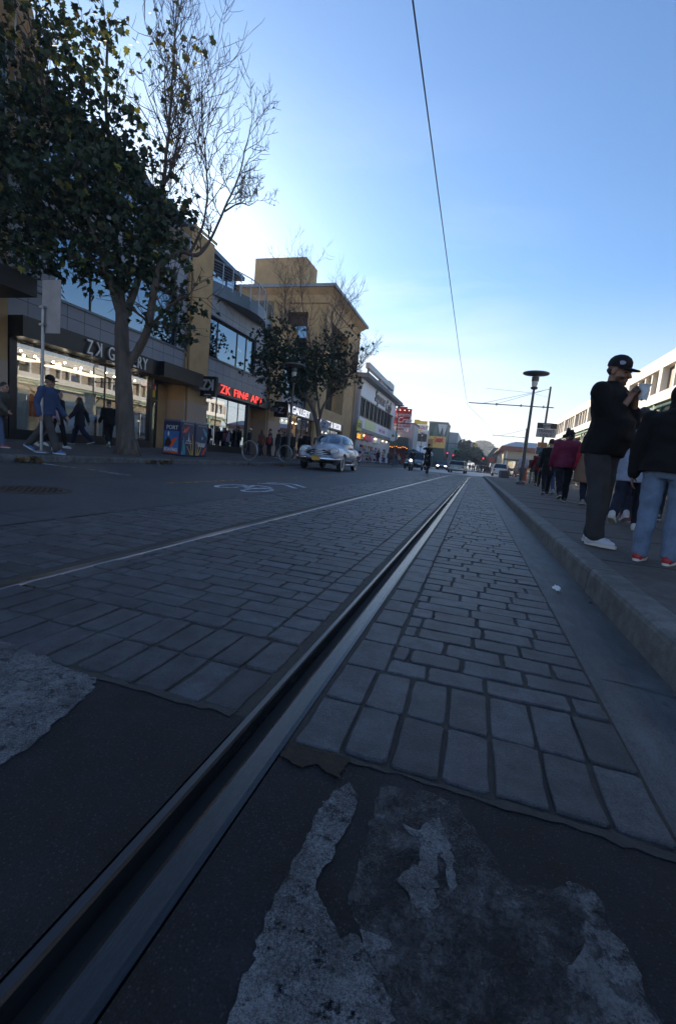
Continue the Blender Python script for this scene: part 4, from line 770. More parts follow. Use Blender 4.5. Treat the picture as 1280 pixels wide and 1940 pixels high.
for i in range(900):
    x = rg.uniform(-30, 42); yy = rg.uniform(335, 400); env = 15.5 * math.exp(-((x - 6) / 17) ** 2) + 9 * math.exp(-((x + 20) / 30) ** 2) + 3; zz = -1 + env * (.25 + .75 * min(1, (yy - 330) / 50))
    leafblob(hl, (x, yy, zz + .6), (1.3, 1.3, 1.1), 7, .8, rg)
tag(hl.build('hillside_wood', leafd, colors='tone'), 'hazy wooded hillside closing the far end of the street', 'woodland', kind='stuff')
# ---------------------------------------------------------------- right side: market building, far block
cream = pm('cream fascia', (.84, .80, .72), .7, var=.05, scale=.5); tan = pm('tan panel', (.30, .22, .14), .7, var=.15, scale=1.5); grn = pm('green trim', (.035, .16, .10), .5); beige = pm('beige wall', (.50, .42, .30), .75, var=.1)
mk = thing('market_building', 'long cream market building with upper windows and green trim behind the pedestrians', 'building', (8, 30, .13))
MB().box(8, 24, 0, 60, 6.35, 6.95).build('fascia', cream, mk); MB().box(8.4, 24, .02, 59.98, .1, 6.34).build('wall', tan, mk)
MB().box(7.9, 8.4, 0, 60, 4.62, 5.12).build('ledge', cream, mk)
for i in range(12):
    y0 = 1 + i * 5; MB().box(8.02, 8.38, y0, y0 + .42, 5.12, 6.35).build('column', cream, mk)
    for k in (1.5, 2.5, 3.6): MB().box(8.1, 8.3, y0 + k, y0 + k + .16, 5.12, 6.35).build('mullion', cream, mk)
    fo = MB().box(8.3, 8.39, y0 + .45, y0 + 4.95, 5.14, 6.33).build('window', pm('window board', (.26, .19, .12), .5, var=.3, scale=2), mk)
    MB().box(8.27, 8.295, y0 + 2.7, y0 + 3.55, 5.2, 5.75).build('pane', skylit, fo)
    MB().box(8.0, 8.39, y0 - .05, y0 + .5, .1, 4.2).build('pier', beige, mk)
    MB().box(8.05, 8.39, y0 + .5, y0 + 4.95, 4.2, 4.6).build('spandrel', pm('pale spandrel', (.55, .52, .34), .7), mk)
    g = MB(); g.box(7.96, 8.06, y0 + .1, y0 + .32, .2, 4.6); MB().box(7.95, 8.05, y0 + .32, y0 + 5.1, 4.38, 4.5).build('green_beam', grn, mk); MB().box(7.95, 8.05, y0 + .32, y0 + 5.1, 3.4, 3.5).build('green_beam', grn, mk); g.build('green_post', grn, mk)
    MB().tube([(8., y0 + .35, 3.5), (8., y0 + 1.4, 4.4)], .06, 6).build('green_brace', grn, mk); MB().tube([(8., y0 + 5.05, 3.5), (8., y0 + 4.0, 4.4)], .06, 6).build('green_brace', grn, mk)
    window(mk, 'x', 8.38, y0 + .55, y0 + 4.9, .6, 3.35, (3, 1), skylit, cream, s=-1, inset=-.05, name='shop_window')
    if i % 3 == 1: MB().lathe([(.35, 0), (.32, .5), (.1, .75)], (9.5, y0 + 2, 6.95), 10).build('roof_vent', greyw, mk)
fbk = thing('restaurant_block', 'far block with a grey metal roof and red brown eaves beyond the right lamp post', 'building', (8, 85, .1))
MB().box(4.4, 22, 85.02, 110, .1, 4.3).build('wall', beige, fbk); w = MB(); w.prism([(3.4, 4.3), (22, 4.3), (22, 5.1), (3.9, 5.1)], lambda u, v, d: (u, d, v), 84.2, 111); w.build('eaves', pm('red brown eaves', (.20, .06, .04), .7), fbk)
w = MB(); w.loft([[(3.9, 84.6, 5.1), (22, 84.6, 5.1), (22, 110, 5.1), (3.9, 110, 5.1)], [(6.2, 87, 6.1), (20, 87, 6.1), (20, 108, 6.1), (6.2, 108, 6.1)]]); w.build('roof', pm('pale metal roof', (.36, .38, .40), .45, .3), fbk)
for i in range(5): MB().box(5.2 + i * 3.1, 7.2 + i * 3.1, 84.9, 85.01, 1.0, 2.6).build('window', skylit, fbk); MB().box(4.8 + i * 3.1, 5.0 + i * 3.1, 84.8, 85.01, .1, 4.3).build('post', whitep, fbk)
MB().box(4.4, 22, 84.6, 84.95, 2.7, 2.95).build('band', pm('teal band', (.03, .09, .09), .6), fbk)
q = thing('gabled_house', 'small dark roofed building left of the far restaurant block', 'building', (3.6, 118, .1)); MB().box(2.6, 8.6, 118, 126, .1, 3.6).build('wall', pm('brick wall', (.22, .09, .06), .8), q); MB().prism([(2.2, 3.6), (9, 3.6), (7.4, 6.2), (3.6, 6.2)], lambda u, v, d: (u, d, v), 117.6, 126.4).build('roof', pm('green grey roof', (.06, .09, .085), .7), q); MB().box(3.2, 5.2, 117.9, 117.99, .8, 2.4).build('window', skylit, q)
# ---------------------------------------------------------------- poles, lamps, wires, signals
polem = pm('grey green pole', (.10, .105, .10), .5, .3, var=.2, scale=3)
def lamp(name, x, y, z, h, lab, rz=0):
    q = thing(name, lab, 'street lamp', (x, y, z), rz, 'saucer street lamps')
    MB().lathe([(.21, 0), (.21, .12), (.15, .16), (.085, .22)], n=16).build('base', polem, q, local=True)
    MB().lathe([(.085, .2), (.055, h * .88), (.052, h - .78)], n=14).build('pole', polem, q, local=True)
    MB().lathe([(.05, h - .80), (.14, h - .78), (.17, h - .70), (.06, h - .66)], n=16).build('lamp_socket', polem, q, local=True)
    MB().lathe([(.11, h - .67), (.14, h - .5), (.13, h - .40)], n=16).build('lamp_glass', pm('frosted glass', (.72, .70, .64), .3), q, local=True)
    MB().lathe([(.16, h - .42), (.165, h - .22), (.10, h - .2)], n=16).build('lamp_collar', polem, q, local=True)
    MB().lathe([(.02, h - .21), (.11, h - .16), (.57, h - .09), (.60, h - .05), (.58, h - .02), (.3, h + .03), (.02, h + .05)], n=32).build('lamp_saucer', pm('saucer', (.22, .22, .20), .5, .2), q, local=True, smooth=True, ang=40)
    return q
lamp('street_lamp', 2.19, 23.84, .13, 5.35, 'saucer topped street lamp on the right pavement, seen whole against the sky')
lamp('street_lamp', -10.2, 23.96, .165, 5.3, 'saucer topped street lamp in front of the second tree beside the bike racks')
lamp('street_lamp', -9.5, 54.5, .13, 7.2, 'distant street lamp in front of the seafood restaurant windows')
lamp('street_lamp', -10.4, 88, .13, 6.4, 'farthest street lamp on the left, before the white tents')
wirem = pm('wire', (.05, .05, .055), .5, .5)
def catpole(x, y, h, za, xl, lab, w=.085):
    q = thing('catenary_pole', lab, 'pole', (x, y, .12), 0, 'tram wire poles')
    MB().lathe([(.2, 0), (.2, .1), (w, .14), (w * .75, h)], (x, y, .12), 12).build('pole', polem, q)
    MB().tube([(x + .35, y, za), (xl, y, za + .03)], .032, 6).build('arm', polem, q); MB().tube([(x, y, h), (x - 3.1, y, za + .05)], .012, 5).build('stay_wire', wirem, q); MB().tube([(x, y, h - .02), (xl + .9, y, za + .04)], .012, 5).build('stay_wire', wirem, q)
    for k in (.25, 1.6, 3.1): MB().tube([(x - k, y, za - .06), (x - k, y, za + .1)], .045, 6).build('insulator', polem, q)
    return q
catpole(3.9, 32, 6.15, 4.98, -.97, 'nearest tram wire pole with a long arm, behind the right lamp post')
catpole(6.2, 70, 6.9, 5.7, 1.7, 'middle tram wire pole, thin against the white sky left of the lamp post'); catpole(7.2, 112, 7.4, 5.9, 1.6, 'farthest and faintest tram wire pole with a thin arm')
ow = MB(); ow.tube([(-1.1, -12, 5.0), (-1.1, 4, 4.96), (-1.1, 18, 4.9), (-1.05, 32, 4.9), (.6, 50, 5.3), (2.0, 70, 5.6)], .0095, 6); tag(ow.build('overhead_wire', wirem), 'long dark overhead tram wire rising across the blue sky', 'tram wire')
tag(MB().tube([(3.9, 32, 5.6), (2.1, 24, 4.55), (.0, 24.2, 4.7)], .007, 5).build('span_wire', wirem), 'thin span wire crossing behind the right lamp post', 'wire')
s = thing('transit_sign', 'square road sign reading TRANSIT ONLY under a black panel, on the nearest tram wire pole', 'road sign', (3.9, 31.9, 3.6))
MB().bbox(3.42, 4.58, 31.76, 31.80, 3.08, 3.62, .01).build('panel', pm('sign grey', (.42, .41, .40), .5), s); MB().bbox(3.42, 4.58, 31.76, 31.80, 3.63, 3.98, .01).build('header', blackm, s)
LT(s, sgn, 'RIGHT', FY(4.0, 31.75, 3.88), .17, .008); LT(s, sgn, 'LANE', FY(4.0, 31.75, 3.72), .17, .008); LT(s, blackm, 'TRANSIT', FY(4.0, 31.75, 3.46), .27, .008, sx=.9); LT(s, blackm, 'ONLY', FY(4.0, 31.75, 3.2), .27, .008)
s = thing('poster_box', 'orange and blue notices wrapped round the tram wire pole', 'notice', (3.9, 31.8, 2.3)); MB().bbox(3.6, 4.15, 31.7, 31.79, 2.45, 2.75, .01).build('orange_notice', pm('dull orange', (.40, .17, .06), .6, var=.3, scale=5), s); MB().bbox(3.55, 4.2, 31.72, 31.79, 1.98, 2.43, .01).build('blue_notice', pm('dull blue', (.05, .10, .15), .6), s); MB().bbox(3.65, 4.1, 31.7, 31.79, 1.7, 1.95, .01).build('orange_notice', MATS['dull orange'], s)
redl = emi('red signal', (1, .03, .04), 1.6)
def signal(x, y, h, lab, n=1, flat=False):
    q = thing('traffic_light', lab, 'traffic light', (x, y, .1), 0, 'red traffic lights'); MB().tube([(x, y, .1), (x, y, h - .8)], .07, 8).build('pole', polem, q)
    for k in range(n):
        xx = x + k * .55; b_ = MB().bbox(xx - .2, xx + .2, y - .12, y + .12, h - .95, h + .2, .03).build('signal_head', blackm, q)
        for j, z in enumerate((h, h - .36, h - .72)): MB().lathe([(.0, -.02), (.13, -.02), (.13, .02), (0, .02)], n=14, M=Matrix.Translation((xx, y - .14, z)) @ Matrix.Rotation(pi / 2, 4, 'X')).build('lens', redl if (j == 0 and (k == n - 1)) else blackm, q)
    return q
signal(.62, 90, 2.75, 'red traffic light on its own in front of the hazy hill', 2); signal(-5.48, 90, 3.15, 'red traffic light at the left of the dark trees'); signal(-4.36, 90, 2.85, 'lower red traffic light before the dark trees')
q = thing('mast_arm', 'overhead signal mast arm with a green street name plate', 'mast arm', (-6.2, 93, .1)); MB().tube([(-6.2, 93, .1), (-6.2, 93, 6.3)], .1, 8).build('pole', polem, q); MB().tube([(-6.2, 93, 5.2), (-1.0, 93, 5.3)], .06, 8).build('arm', polem, q); MB().box(-5.1, -3.4, 92.9, 92.95, 3.95, 4.3).build('name_plate', pm('plate green', (.02, .25, .12), .5), q); MB().tube([(-4.3, 93, 4.2), (-4.3, 93, 5.2)], .03, 5).build('hanger', polem, q); MB().bbox(-1.45, -.98, 92.85, 93.1, 4.8, 5.6, .03).build('signal_head', pm('grey head', (.3, .3, .3), .5), q)
MB().prism([(-.48, 4.75), (-.02, 5.2), (-.48, 5.65), (-.94, 5.2)], lambda u, v, d: (u, d, v), 92.9, 92.94).build('warning_plate', pm('warning yellow', (.55, .38, .03), .5), q)
q = thing('round_road_sign', 'round red road sign standing before the far crowd', 'road sign', (2.7, 90, .1)); MB().tube([(2.7, 90, .1), (2.7, 90, 3.1)], .05, 6).build('pole', polem, q); MB().lathe([(0, -.02), (.48, -.02), (.48, .02), (0, .02)], n=20, M=Matrix.Translation((2.7, 89.9, 2.72)) @ Matrix.Rotation(pi / 2, 4, 'X')).build('plate', pm('dull red', (.38, .05, .05), .5), q)
q = thing('orange_round_sign', 'orange warning sign on a pole before the small dark tree', 'road sign', (-12.6, 88, .1)); MB().tube([(-12.6, 88, .1), (-12.6, 88, 4.4)], .05, 6).build('pole', polem, q); MB().prism([(-12.6, 3.9), (-12.05, 4.45), (-12.6, 5.0), (-13.15, 4.45)], lambda u, v, d: (u, d, v), 87.9, 87.94).build('plate', pm('warning orange', (.6, .22, .04), .5), q)
s = thing('sign_post', 'grey steel post showing the blank back of a square sign, at the left kerb', 'road sign', (-9.25, 7.85, .14))
MB().tube([(-9.25, 7.85, .14), (-9.25, 7.85, 3.28)], .032, 8).build('post', pm('galvanised', (.30, .31, .33), .4, .7), s); MB().bbox(-9.33, -8.83, 7.89, 7.91, 2.72, 3.82, .012).build('plate', pm('sign back', (.33, .29, .28), .6), s); MB().lathe([(.16, 0), (.15, .03), (.05, .06)], (-9.25, 7.85, .135), 12).build('base', MATS['galvanised'], s)
for zz in (2.86, 3.22): MB().box(-9.31, -9.19, 7.80, 7.89, zz, zz + .05).build('bracket', MATS['galvanised'], s)
for i, (x, y) in enumerate(((-9.05, 17.2), (-9.1, 21.0))):
    s = thing('bike_rack', ['grey steel bike ring nearest the patterned bins', 'grey steel bike ring beside the street lamp foot'][i], 'bike rack', (x, y, .14), rad(-12), 'bike rings')
    MB().torus((0, 0, .42), .40, .03, 'y', 36, 8).build('ring', pm('rack steel', (.30, .33, .33), .4, .6), s, local=True, smooth=True); MB().box(-.12, .12, -.07, .07, 0, .02).build('foot_plate', MATS['rack steel'], s, local=True)
q = thing('concrete_block', 'long pale concrete barrier at the end of the right pavement', 'barrier', (3.0, 45, .1)); MB().bbox(2.3, 3.0, 44, 48.5, .02, .78, .08).build('barrier', kerbm, q); MB().bbox(2.42, 2.88, 43.93, 44.02, .15, .6, .04).build('end_face', pm('barrier end', (.10, .10, .10), .8), q)
q = thing('traffic_drum', 'orange and white traffic drum by the foot of the right lamp', 'traffic drum', (2.95, 31, .13)); MB().lathe([(.3, 0), (.28, .06), (.22, .08), (.19, .95), (.1, 1.0)], (2.95, 31, .13), 16).build('drum', pm('drum orange', (.5, .12, .05), .5), q)
for z in (.42, .78): MB().lathe([(.222 - .03 * z, z), (.215 - .03 * z, z + .15)], (2.95, 31, .0), 16).build('white_band', whitep, q)
# ---------------------------------------------------------------- the two plane trees on the left pavement
def leafmat(name, c1, c2, tr):
    m = pm(name, c1, .55, var=.3, scale=9, attr='tone', col2=c2); t = m.node_tree; b = t.nodes['Principled BSDF']; o = [n for n in t.nodes if n.type == 'OUTPUT_MATERIAL'][0]
    src = b.inputs['Base Color'].links[0].from_socket; tl = nn(t, 'ShaderNodeBsdfTranslucent'); t.links.new(src, tl.inputs['Color']); mx = nn(t, 'ShaderNodeMixShader'); mx.inputs[0].default_value = tr
    t.links.new(b.outputs[0], mx.inputs[1]); t.links.new(tl.outputs[0], mx.inputs[2]); t.links.new(mx.outputs[0], o.inputs[0]); return m
leafm = leafmat('plane leaf', (.022, .040, .016), (.036, .056, .020), .30)
bark = pm('plane bark', (.105, .080, .062), .85, var=.42, scale=5, bump=.9, bscale=26, stretch=(1, 1, .28)); twigm = pm('twig bark', (.080, .056, .042), .85, var=.3, scale=9)
LEAF = [(0, 0), (.16, -.10), (.42, -.02), (.36, .14), (.58, .34), (.36, .42), (.34, .60), (.15, .56), (0, .92)]
def leaf(mb, p, s, rg, up, yellow=0.):
    n = Vector((rg.gauss(0, .6), rg.gauss(0, .6), rg.gauss(.35, .6))).normalized(); d = Vector((rg.gauss(0, .6), rg.gauss(0, .6), rg.gauss(-.5, .6))); d = (d - n * d.dot(n)).normalized(); u = n.cross(d)
    f = rg.uniform(.1, .5); k = rg.uniform(.7, 1.15); j = [rg.uniform(.82, 1.18) for _ in LEAF]; out = []
    for i, (a, b) in enumerate(LEAF): out.append(p + d * b * s * j[i] + u * a * s * k * j[i] + n * a * s * f * .8 - n * b * b * s * .25)
    for i, (a, b) in enumerate(LEAF[1:-1]): out.append(p + d * b * s * j[-i - 2] - u * a * s * k * j[i] + n * a * s * f * .8 - n * b * b * s * .25)
    r = rg.random(); t_ = rg.uniform(.55, 1.35)
    if r < yellow: mb.cur = (t_ * 6.5, t_ * 3.6, t_ * .9)  # yellowed leaves; their share rises aloft to paint the sunlit glow
    elif r < yellow + .06: mb.cur = (t_ * 3., t_ * 1.5, t_ * .7)
    else: mb.cur = (t_, t_, t_)
    R_ = list(range(0, 9)); L_ = [0, 8] + list(range(15, 8, -1)); mb.add([tuple(q) for q in out], [tuple(R_), tuple([0, 8] + list(range(15, 8, -1)))])
def smooth_path(pts, k=4):
    P = [Vector(p) for p in pts]; out = []
    for i in range(len(P) - 1):
        a, b, c, d = P[max(i - 1, 0)], P[i], P[i + 1], P[min(i + 2, len(P) - 1)]
        for s in range(k):
            t_ = s / k; out.append(.5 * ((2 * b) + (c - a) * t_ + (2 * a - 5 * b + 4 * c - d) * t_ * t_ + (3 * b - a - 3 * c + d) * t_ ** 3))
    return out + [P[-1]]
def limb(mb, pts, r0, r1, n=9, wob=.02, seed=0):
    q = smooth_path(pts); N = len(q) - 1
    rs = [(r0 + (r1 - r0) * (i / N) ** .8) * (1 + .10 * noise.noise(Vector((i * .7, seed, 0)))) for i in range(N + 1)]
    q = [p + Vector((noise.noise(Vector((i * .5, seed, 1))), noise.noise(Vector((i * .5, seed, 5))), 0)) * wob for i, p in enumerate(q)]
    mb.tube(q, rs, n); return q, rs
def shoot(mb, p, d, L, r, rg, depth, tips, upb=.12, seg=5):
    pts = [p]; rs = [r]; q = p.copy(); dd = d.normalized()
    for i in range(seg):
        dd = (dd + Vector((rg.gauss(0, .13), rg.gauss(0, .13), rg.gauss(upb, .10)))).normalized(); q = q + dd * L / seg; pts.append(q.copy()); rs.append(r * (1 - .8 * (i + 1) / seg) + .0026)
        if depth and i >= 1 - (depth > 1):
            for _ in range(rg.choice((1, 1, 2))):
                s = dd.orthogonal(); s.rotate(Quaternion(dd, rg.uniform(0, 6.28))); shoot(mb, q, dd * .75 + s * rg.uniform(.4, .9), L * rg.uniform(.35, .6), rs[-1] * .62 + .0015, rg, depth - 1, tips, upb, 4)
    tips += pts[2:]; mb.tube(pts, rs, 5 if r > .012 else 4, cap=False)
def sprout(mb, path, rs, n, Ls, rg, tips, a=.15, b=1., depth=1, up=.5, upb=.12):
    for _ in range(n):
        i = int(len(path) * rg.uniform(a, b)) - 1; i = max(1, min(len(path) - 2, i)); t_ = (path[i + 1] - path[i - 1]).normalized(); s = t_.orthogonal(); s.rotate(Quaternion(t_, rg.uniform(0, 6.28)))
        shoot(mb, path[i], t_ * .4 + s * .8 + Vector((0, 0, up)), rg.uniform(*Ls), min(.022, rs[i] * .5), rg, depth, tips, upb)
# --- nearest tree
rg = random.Random(21); T1 = thing('plane_tree', 'big plane tree at the left kerb, dark leaves below and bare twigs on top', 'tree', (-9.57, 10.81, .13), 0, 'pavement plane trees')
tk = MB(); tw = MB(); tips = []
limb(tk, [(-9.55, 10.80, .05), (-9.58, 10.81, .3), (-9.72, 10.87, 1.07), (-9.86, 10.94, 1.96), (-9.98, 11.0, 2.71), (-10.1, 11.06, 3.45), (-10.18, 11.12, 4.1)], .30, .17, 16)
tk.lathe([(.42, 0), (.34, .10), (.29, .25)], (-9.56, 10.81, .08), 14)
for k in range(9): a = k * .7; tk.tube([(-9.56 + .2 * cos(a), 10.81 + .2 * sin(a), .6), (-9.56 + .33 * cos(a), 10.81 + .33 * sin(a), .1)], [.05, .08], 6)
LIMBS = [([(-9.9, 11.0, 2.6), (-9.62, 11.17, 3.15), (-9.3, 11.11, 3.65), (-9.19, 11.11, 4.19), (-9.03, 11.02, 4.79), (-8.88, 11.05, 5.49)], .13, .085), ([(-9.29, 11.13, 3.7), (-8.64, 10.95, 4.14), (-8.2, 10.9, 4.4), (-7.9, 10.85, 4.5)], .06, .02),
    ([(-10.16, 11.1, 3.9), (-10.36, 10.94, 4.71), (-10.45, 10.68, 5.31), (-10.55, 10.42, 6.01), (-10.85, 10.22, 6.72), (-11.28, 9.95, 7.24)], .11, .04), ([(-10.18, 11.12, 4.0), (-10.4, 11.28, 4.97), (-10.72, 11.43, 6.06), (-11.05, 11.58, 7.16), (-11.41, 11.78, 8.74), (-11.85, 12.01, 10.65), (-12.1, 12.29, 12.6)], .13, .03),
    ([(-10.15, 11.12, 4.0), (-10.08, 11.47, 4.89), (-10.11, 11.78, 5.75), (-10.02, 12.06, 6.9), (-9.98, 12.34, 8.22), (-10.06, 12.59, 9.55), (-10.22, 12.85, 11.05), (-10.31, 13.02, 12.65), (-10.4, 13.16, 13.92)], .12, .012), ([(-9.98, 12.34, 8.1), (-9.89, 12.7, 9.16), (-9.89, 12.98, 10.52), (-9.92, 13.25, 11.9)], .045, .008),
    ([(-8.88, 11.05, 5.4), (-8.44, 11.23, 5.8), (-7.97, 11.35, 5.75), (-7.74, 11.58, 6.23), (-7.53, 11.87, 7.18), (-7.34, 12.14, 8.07), (-7.27, 12.41, 9.18), (-7.26, 12.63, 10.0)], .07, .008), ([(-7.53, 11.87, 7.1), (-7.2, 12.1, 7.43), (-6.95, 12.2, 7.4), (-6.75, 12.3, 7.6)], .028, .006),
    ([(-8.2, 11.3, 5.75), (-7.9, 11.42, 6.49), (-7.95, 11.64, 7.68), (-8.29, 11.8, 9.15), (-8.6, 12.01, 10.66)], .045, .008), ([(-10.4, 10.9, 5.0), (-11.3, 10.4, 5.9), (-12.4, 10.1, 6.3), (-13.4, 9.9, 6.7)], .06, .02), ([(-10.8, 11.4, 6.4), (-11.9, 10.9, 8.2), (-12.7, 10.7, 10.0), (-13.2, 10.6, 12.0)], .06, .015)]
lower = []
for i, (p, a, b) in enumerate(LIMBS):
    q, rs = limb(tk if a > .08 else tw, p, a, b, 10 if a > .05 else 7, .03, i)
    if i in (4, 5, 8): sprout(tw, q, rs, 25 if i == 4 else 13, (1.2, 2.3), rg, tips, .3, 1., 2, 1.1, .22)
    elif i in (6, 7): sprout(tw, q, rs, 14 if i == 6 else 7, (.45, 1.0), rg, tips, .3, 1., 2, .4, .14)
    elif i in (3, 10): sprout(tw, q, rs, 15, (1., 2.2), rg, tips, .4, 1., 1, .9, .2)
    else: sprout(tw, q, rs, 7, (.6, 1.3), rg, lower, .4, 1., 1, .1, 0)
tk.build('trunk', bark, T1, smooth=True); tw.build('twigs', twigm, T1)
BL = [(-12.61, 10.73, 11.4), (-11.7, 10.91, 10.76), (-11.26, 10.88, 9.51), (-12.26, 10.89, 11.86), (-11.5, 11.18, 11.9), (-11.26, 10.73, 8.36), (-13.17, 10.71, 12.49), (-13.47, 10.36, 10.45), (-10.5, 11.09, 8.9), (-11.99, 10.69, 9.73), (-11.2, 11.09, 10.4), (-13.24, 10.77, 11.53), (-13.35, 10.57, 10.2), (-12.43, 10.91, 10.73), (-11.69, 10.94, 9.33), (-12.89, 10.52, 8.78), (-13.3, 10.25, 7.56), (-12.05, 10.63, 7.69), (-11.09, 10.93, 7.93), (-10.29, 11.21, 7.9), (-12.58, 10.29, 6.32), (-11.59, 10.58, 6.27), (-10.61, 10.87, 6.36), (-9.82, 11.17, 6.88), (-9.3, 11.4, 6.9), (-11.88, 10.36, 5.3), (-10.74, 10.68, 5.3), (-9.92, 10.95, 5.5), (-9.28, 11.2, 5.91), (-8.75, 11.33, 5.6), (-8.45, 11.24, 4.3), (-8.45, 11.13, 3.75), (-9.0, 11.06, 4.9), (-13.03, 10.05, 5.5), (-14.0, 10.52, 11.44), (-13.8, 10.33, 9.42), (-14.0, 9.95, 7.89), (-13.8, 9.75, 5.9), (-12.3, 9.8, 7.0), (-11.2, 10.0, 6.9), (-10.5, 10.2, 7.2), (-13.0, 9.9, 8.2), (-12.2, 10.2, 8.9)]
cr = MB()
for bi, c in enumerate(BL):
    n = 240 if c[2] < 9 else 95; rr_ = .88
    if c[0] > -9.1: n = 70; rr_ = .62
    for k in range(n // 7):                       # little sprays of leaves around a drooping twig
        while 1:
            o = Vector((rg.uniform(-1, 1), rg.uniform(-1, 1), rg.uniform(-1, 1)))
            if o.length < 1: break
        p = Vector(c) + Vector((o.x * rr_, o.y * rr_ * 1.0, o.z * rr_ * .8)); dd = Vector((rg.gauss(0, 1), rg.gauss(0, 1), rg.gauss(-.3, .6))).normalized()
        for m in range(7): leaf(cr, p + dd * m * .085 + Vector((rg.gauss(0, .05), rg.gauss(0, .05), rg.gauss(0, .05))), rg.uniform(.12, .24), rg, 0, .03 if c[2] < 9 else .10)
for p in rg.sample(lower, min(len(lower), 170)): leaf(cr, p, rg.uniform(.13, .21), rg, 0, .06)
hi = [p for p in tips if p.z > 5.5]
for p in rg.sample(hi, min(len(hi), 105)):
    if p.x < -8.6 or p.z < 6.6: leaf(cr, p, rg.uniform(.13, .24), rg, 0, .30 if p.z > 9.5 else .10)
for c in ((-10.1, 12.9, 11.6), (-9.9, 13.0, 11.0), (-10.4, 12.9, 12.3), (-10.7, 12.4, 11.2), (-10.6, 12.9, 12.7), (-11.2, 12.3, 12.2), (-9.9, 13.2, 12.4), (-10.3, 12.6, 9.4), (-10.6, 12.3, 8.9), (-9.5, 12.3, 7.9), (-9.0, 12.0, 7.3)):
    for k in range(11): leaf(cr, Vector(c) + Vector((rg.gauss(0, .3), rg.gauss(0, .3), rg.gauss(0, .3))), rg.uniform(.15, .25), rg, 0, .5 if c[2] > 10.5 else .08)
cr.build('crown', leafm, T1, colors='tone')
sb = MB()                                         # hanging seed balls
for p in rg.sample([p for p in tips if p.x > -8.4], 20): sb.ell(p - Vector((0, 0, .10)), .022, 6, 4); sb.tube([p, p - Vector((0, 0, .1))], .003, 3)
tag(sb.build('seed_balls', twigm, T1), kind='stuff')
# --- second tree
rg = random.Random(5); T2 = thing('plane_tree', 'smaller plane tree behind the silver car, leaning trunk and bare upper twigs', 'tree', (-8.4, 24.8, .13), 0, 'pavement plane trees')
tk = MB(); tw = MB(); tips = []
limb(tk, [(-8.38, 24.8, .1), (-8.43, 24.8, .47), (-8.65, 24.85, 1.29), (-8.97, 24.9, 2.47), (-9.45, 24.89, 3.48), (-10.05, 24.79, 4.03), (-10.7, 24.61, 4.2)], .20, .07, 12)
for i, (p, a, b) in enumerate([([(-8.9, 24.9, 2.3), (-8.74, 25.09, 3.4), (-8.32, 25.32, 4.2), (-7.82, 25.54, 4.85), (-7.5, 25.7, 5.4), (-7.2, 25.9, 5.9)], .09, .02), ([(-8.86, 25.01, 2.9), (-9.18, 25.05, 4.11), (-9.53, 25.16, 5.74), (-10.01, 25.21, 7.21), (-10.48, 25.26, 8.67), (-10.8, 25.34, 10.0), (-10.99, 25.42, 11.04)], .08, .012),
        ([(-9.44, 25.15, 5.4), (-8.96, 25.49, 7.01), (-8.54, 25.77, 8.26), (-8.25, 26.01, 9.5)], .05, .01), ([(-10.05, 24.79, 4.03), (-10.83, 24.77, 5.62), (-11.16, 24.86, 7.1), (-11.49, 24.96, 8.58), (-11.72, 25.12, 10.37)], .07, .012), ([(-7.82, 25.54, 4.85), (-7.3, 25.6, 5.5), (-6.9, 25.7, 6.0), (-6.6, 25.8, 6.5)], .03, .006)]):
    q, rs = limb(tk if a > .06 else tw, p, a, b, 8, .03, 40 + i); sprout(tw, q, rs, 20, (.6, 1.3) if i in (0, 4) else (.8, 2.0), rg, tips, .35, 1., 2, .8, .18)
tk.build('trunk', bark, T2, smooth=True); tw.build('twigs', twigm, T2)
cr = MB()
for c, n in (((-12.1, 24.51, 7.1), 70), ((-11.84, 24.62, 6.5), 100), ((-10.97, 24.73, 5.6), 130), ((-12.2, 24.42, 6.0), 100), ((-10.25, 24.94, 5.6), 120), ((-9.43, 25.23, 5.9), 110), ((-11.0, 24.6, 4.7), 110), ((-8.77, 25.35, 5.4), 110), ((-8.42, 25.69, 7.1), 60), ((-8.45, 25.57, 6.3), 90), ((-7.75, 25.7, 5.5), 60), ((-11.6, 24.84, 7.6), 40), ((-10.4, 25.05, 6.5), 70), ((-11.47, 24.34, 4.1), 70), ((-9.27, 25.12, 4.9), 90), ((-12.4, 24.4, 5.2), 60), ((-10.2, 24.7, 4.4), 60)):
    for k in range(int(n // 2.0)):
        o = Vector((rg.gauss(0, .5), rg.gauss(0, .5), rg.gauss(0, .4))); p = Vector(c) + o
        for m in range(5): leaf(cr, p + Vector((rg.gauss(0, .12), rg.gauss(0, .12), rg.gauss(0, .1))), rg.uniform(.14, .24), rg, 0, .04)
for p in rg.sample(tips, 60):
    if p.z < 8: leaf(cr, p, rg.uniform(.13, .22), rg, 0, .1)
cr.build('crown', leafm, T2, colors='tone')
# fallen leaves along the left kerb, bits of litter in the right gutter
fl = leafmat('fallen leaf', (.10, .065, .03), (.16, .10, .04), .1)
for i, (x, y, n) in enumerate(((-8.25, 6.75, 34), (-8.3, 10.7, 26), (-8.3, 15.8, 12), (-8.2, 18.6, 26))):
    lf = MB(); rg = random.Random(60 + i)
    for k in range(n): lf.cur = (1, 1, 1); leaf(lf, Vector((x + rg.gauss(0, .09), y + rg.gauss(0, .22), .03 + abs(rg.gauss(0, .035)))), rg.uniform(.09, .17), rg, 0, 0)
    tag(lf.build('leaf_pile', fl, colors='tone'), ['heap of fallen brown leaves in the gutter below the sign post', 'heap of fallen leaves in the gutter beside the big tree', 'small heap of leaves in the gutter before the bike rings', 'heap of leaves in the gutter left of the silver car'][i], 'leaf litter', 'leaf heaps along the kerb', 'stuff')
pp = MB(); rg = random.Random(9)
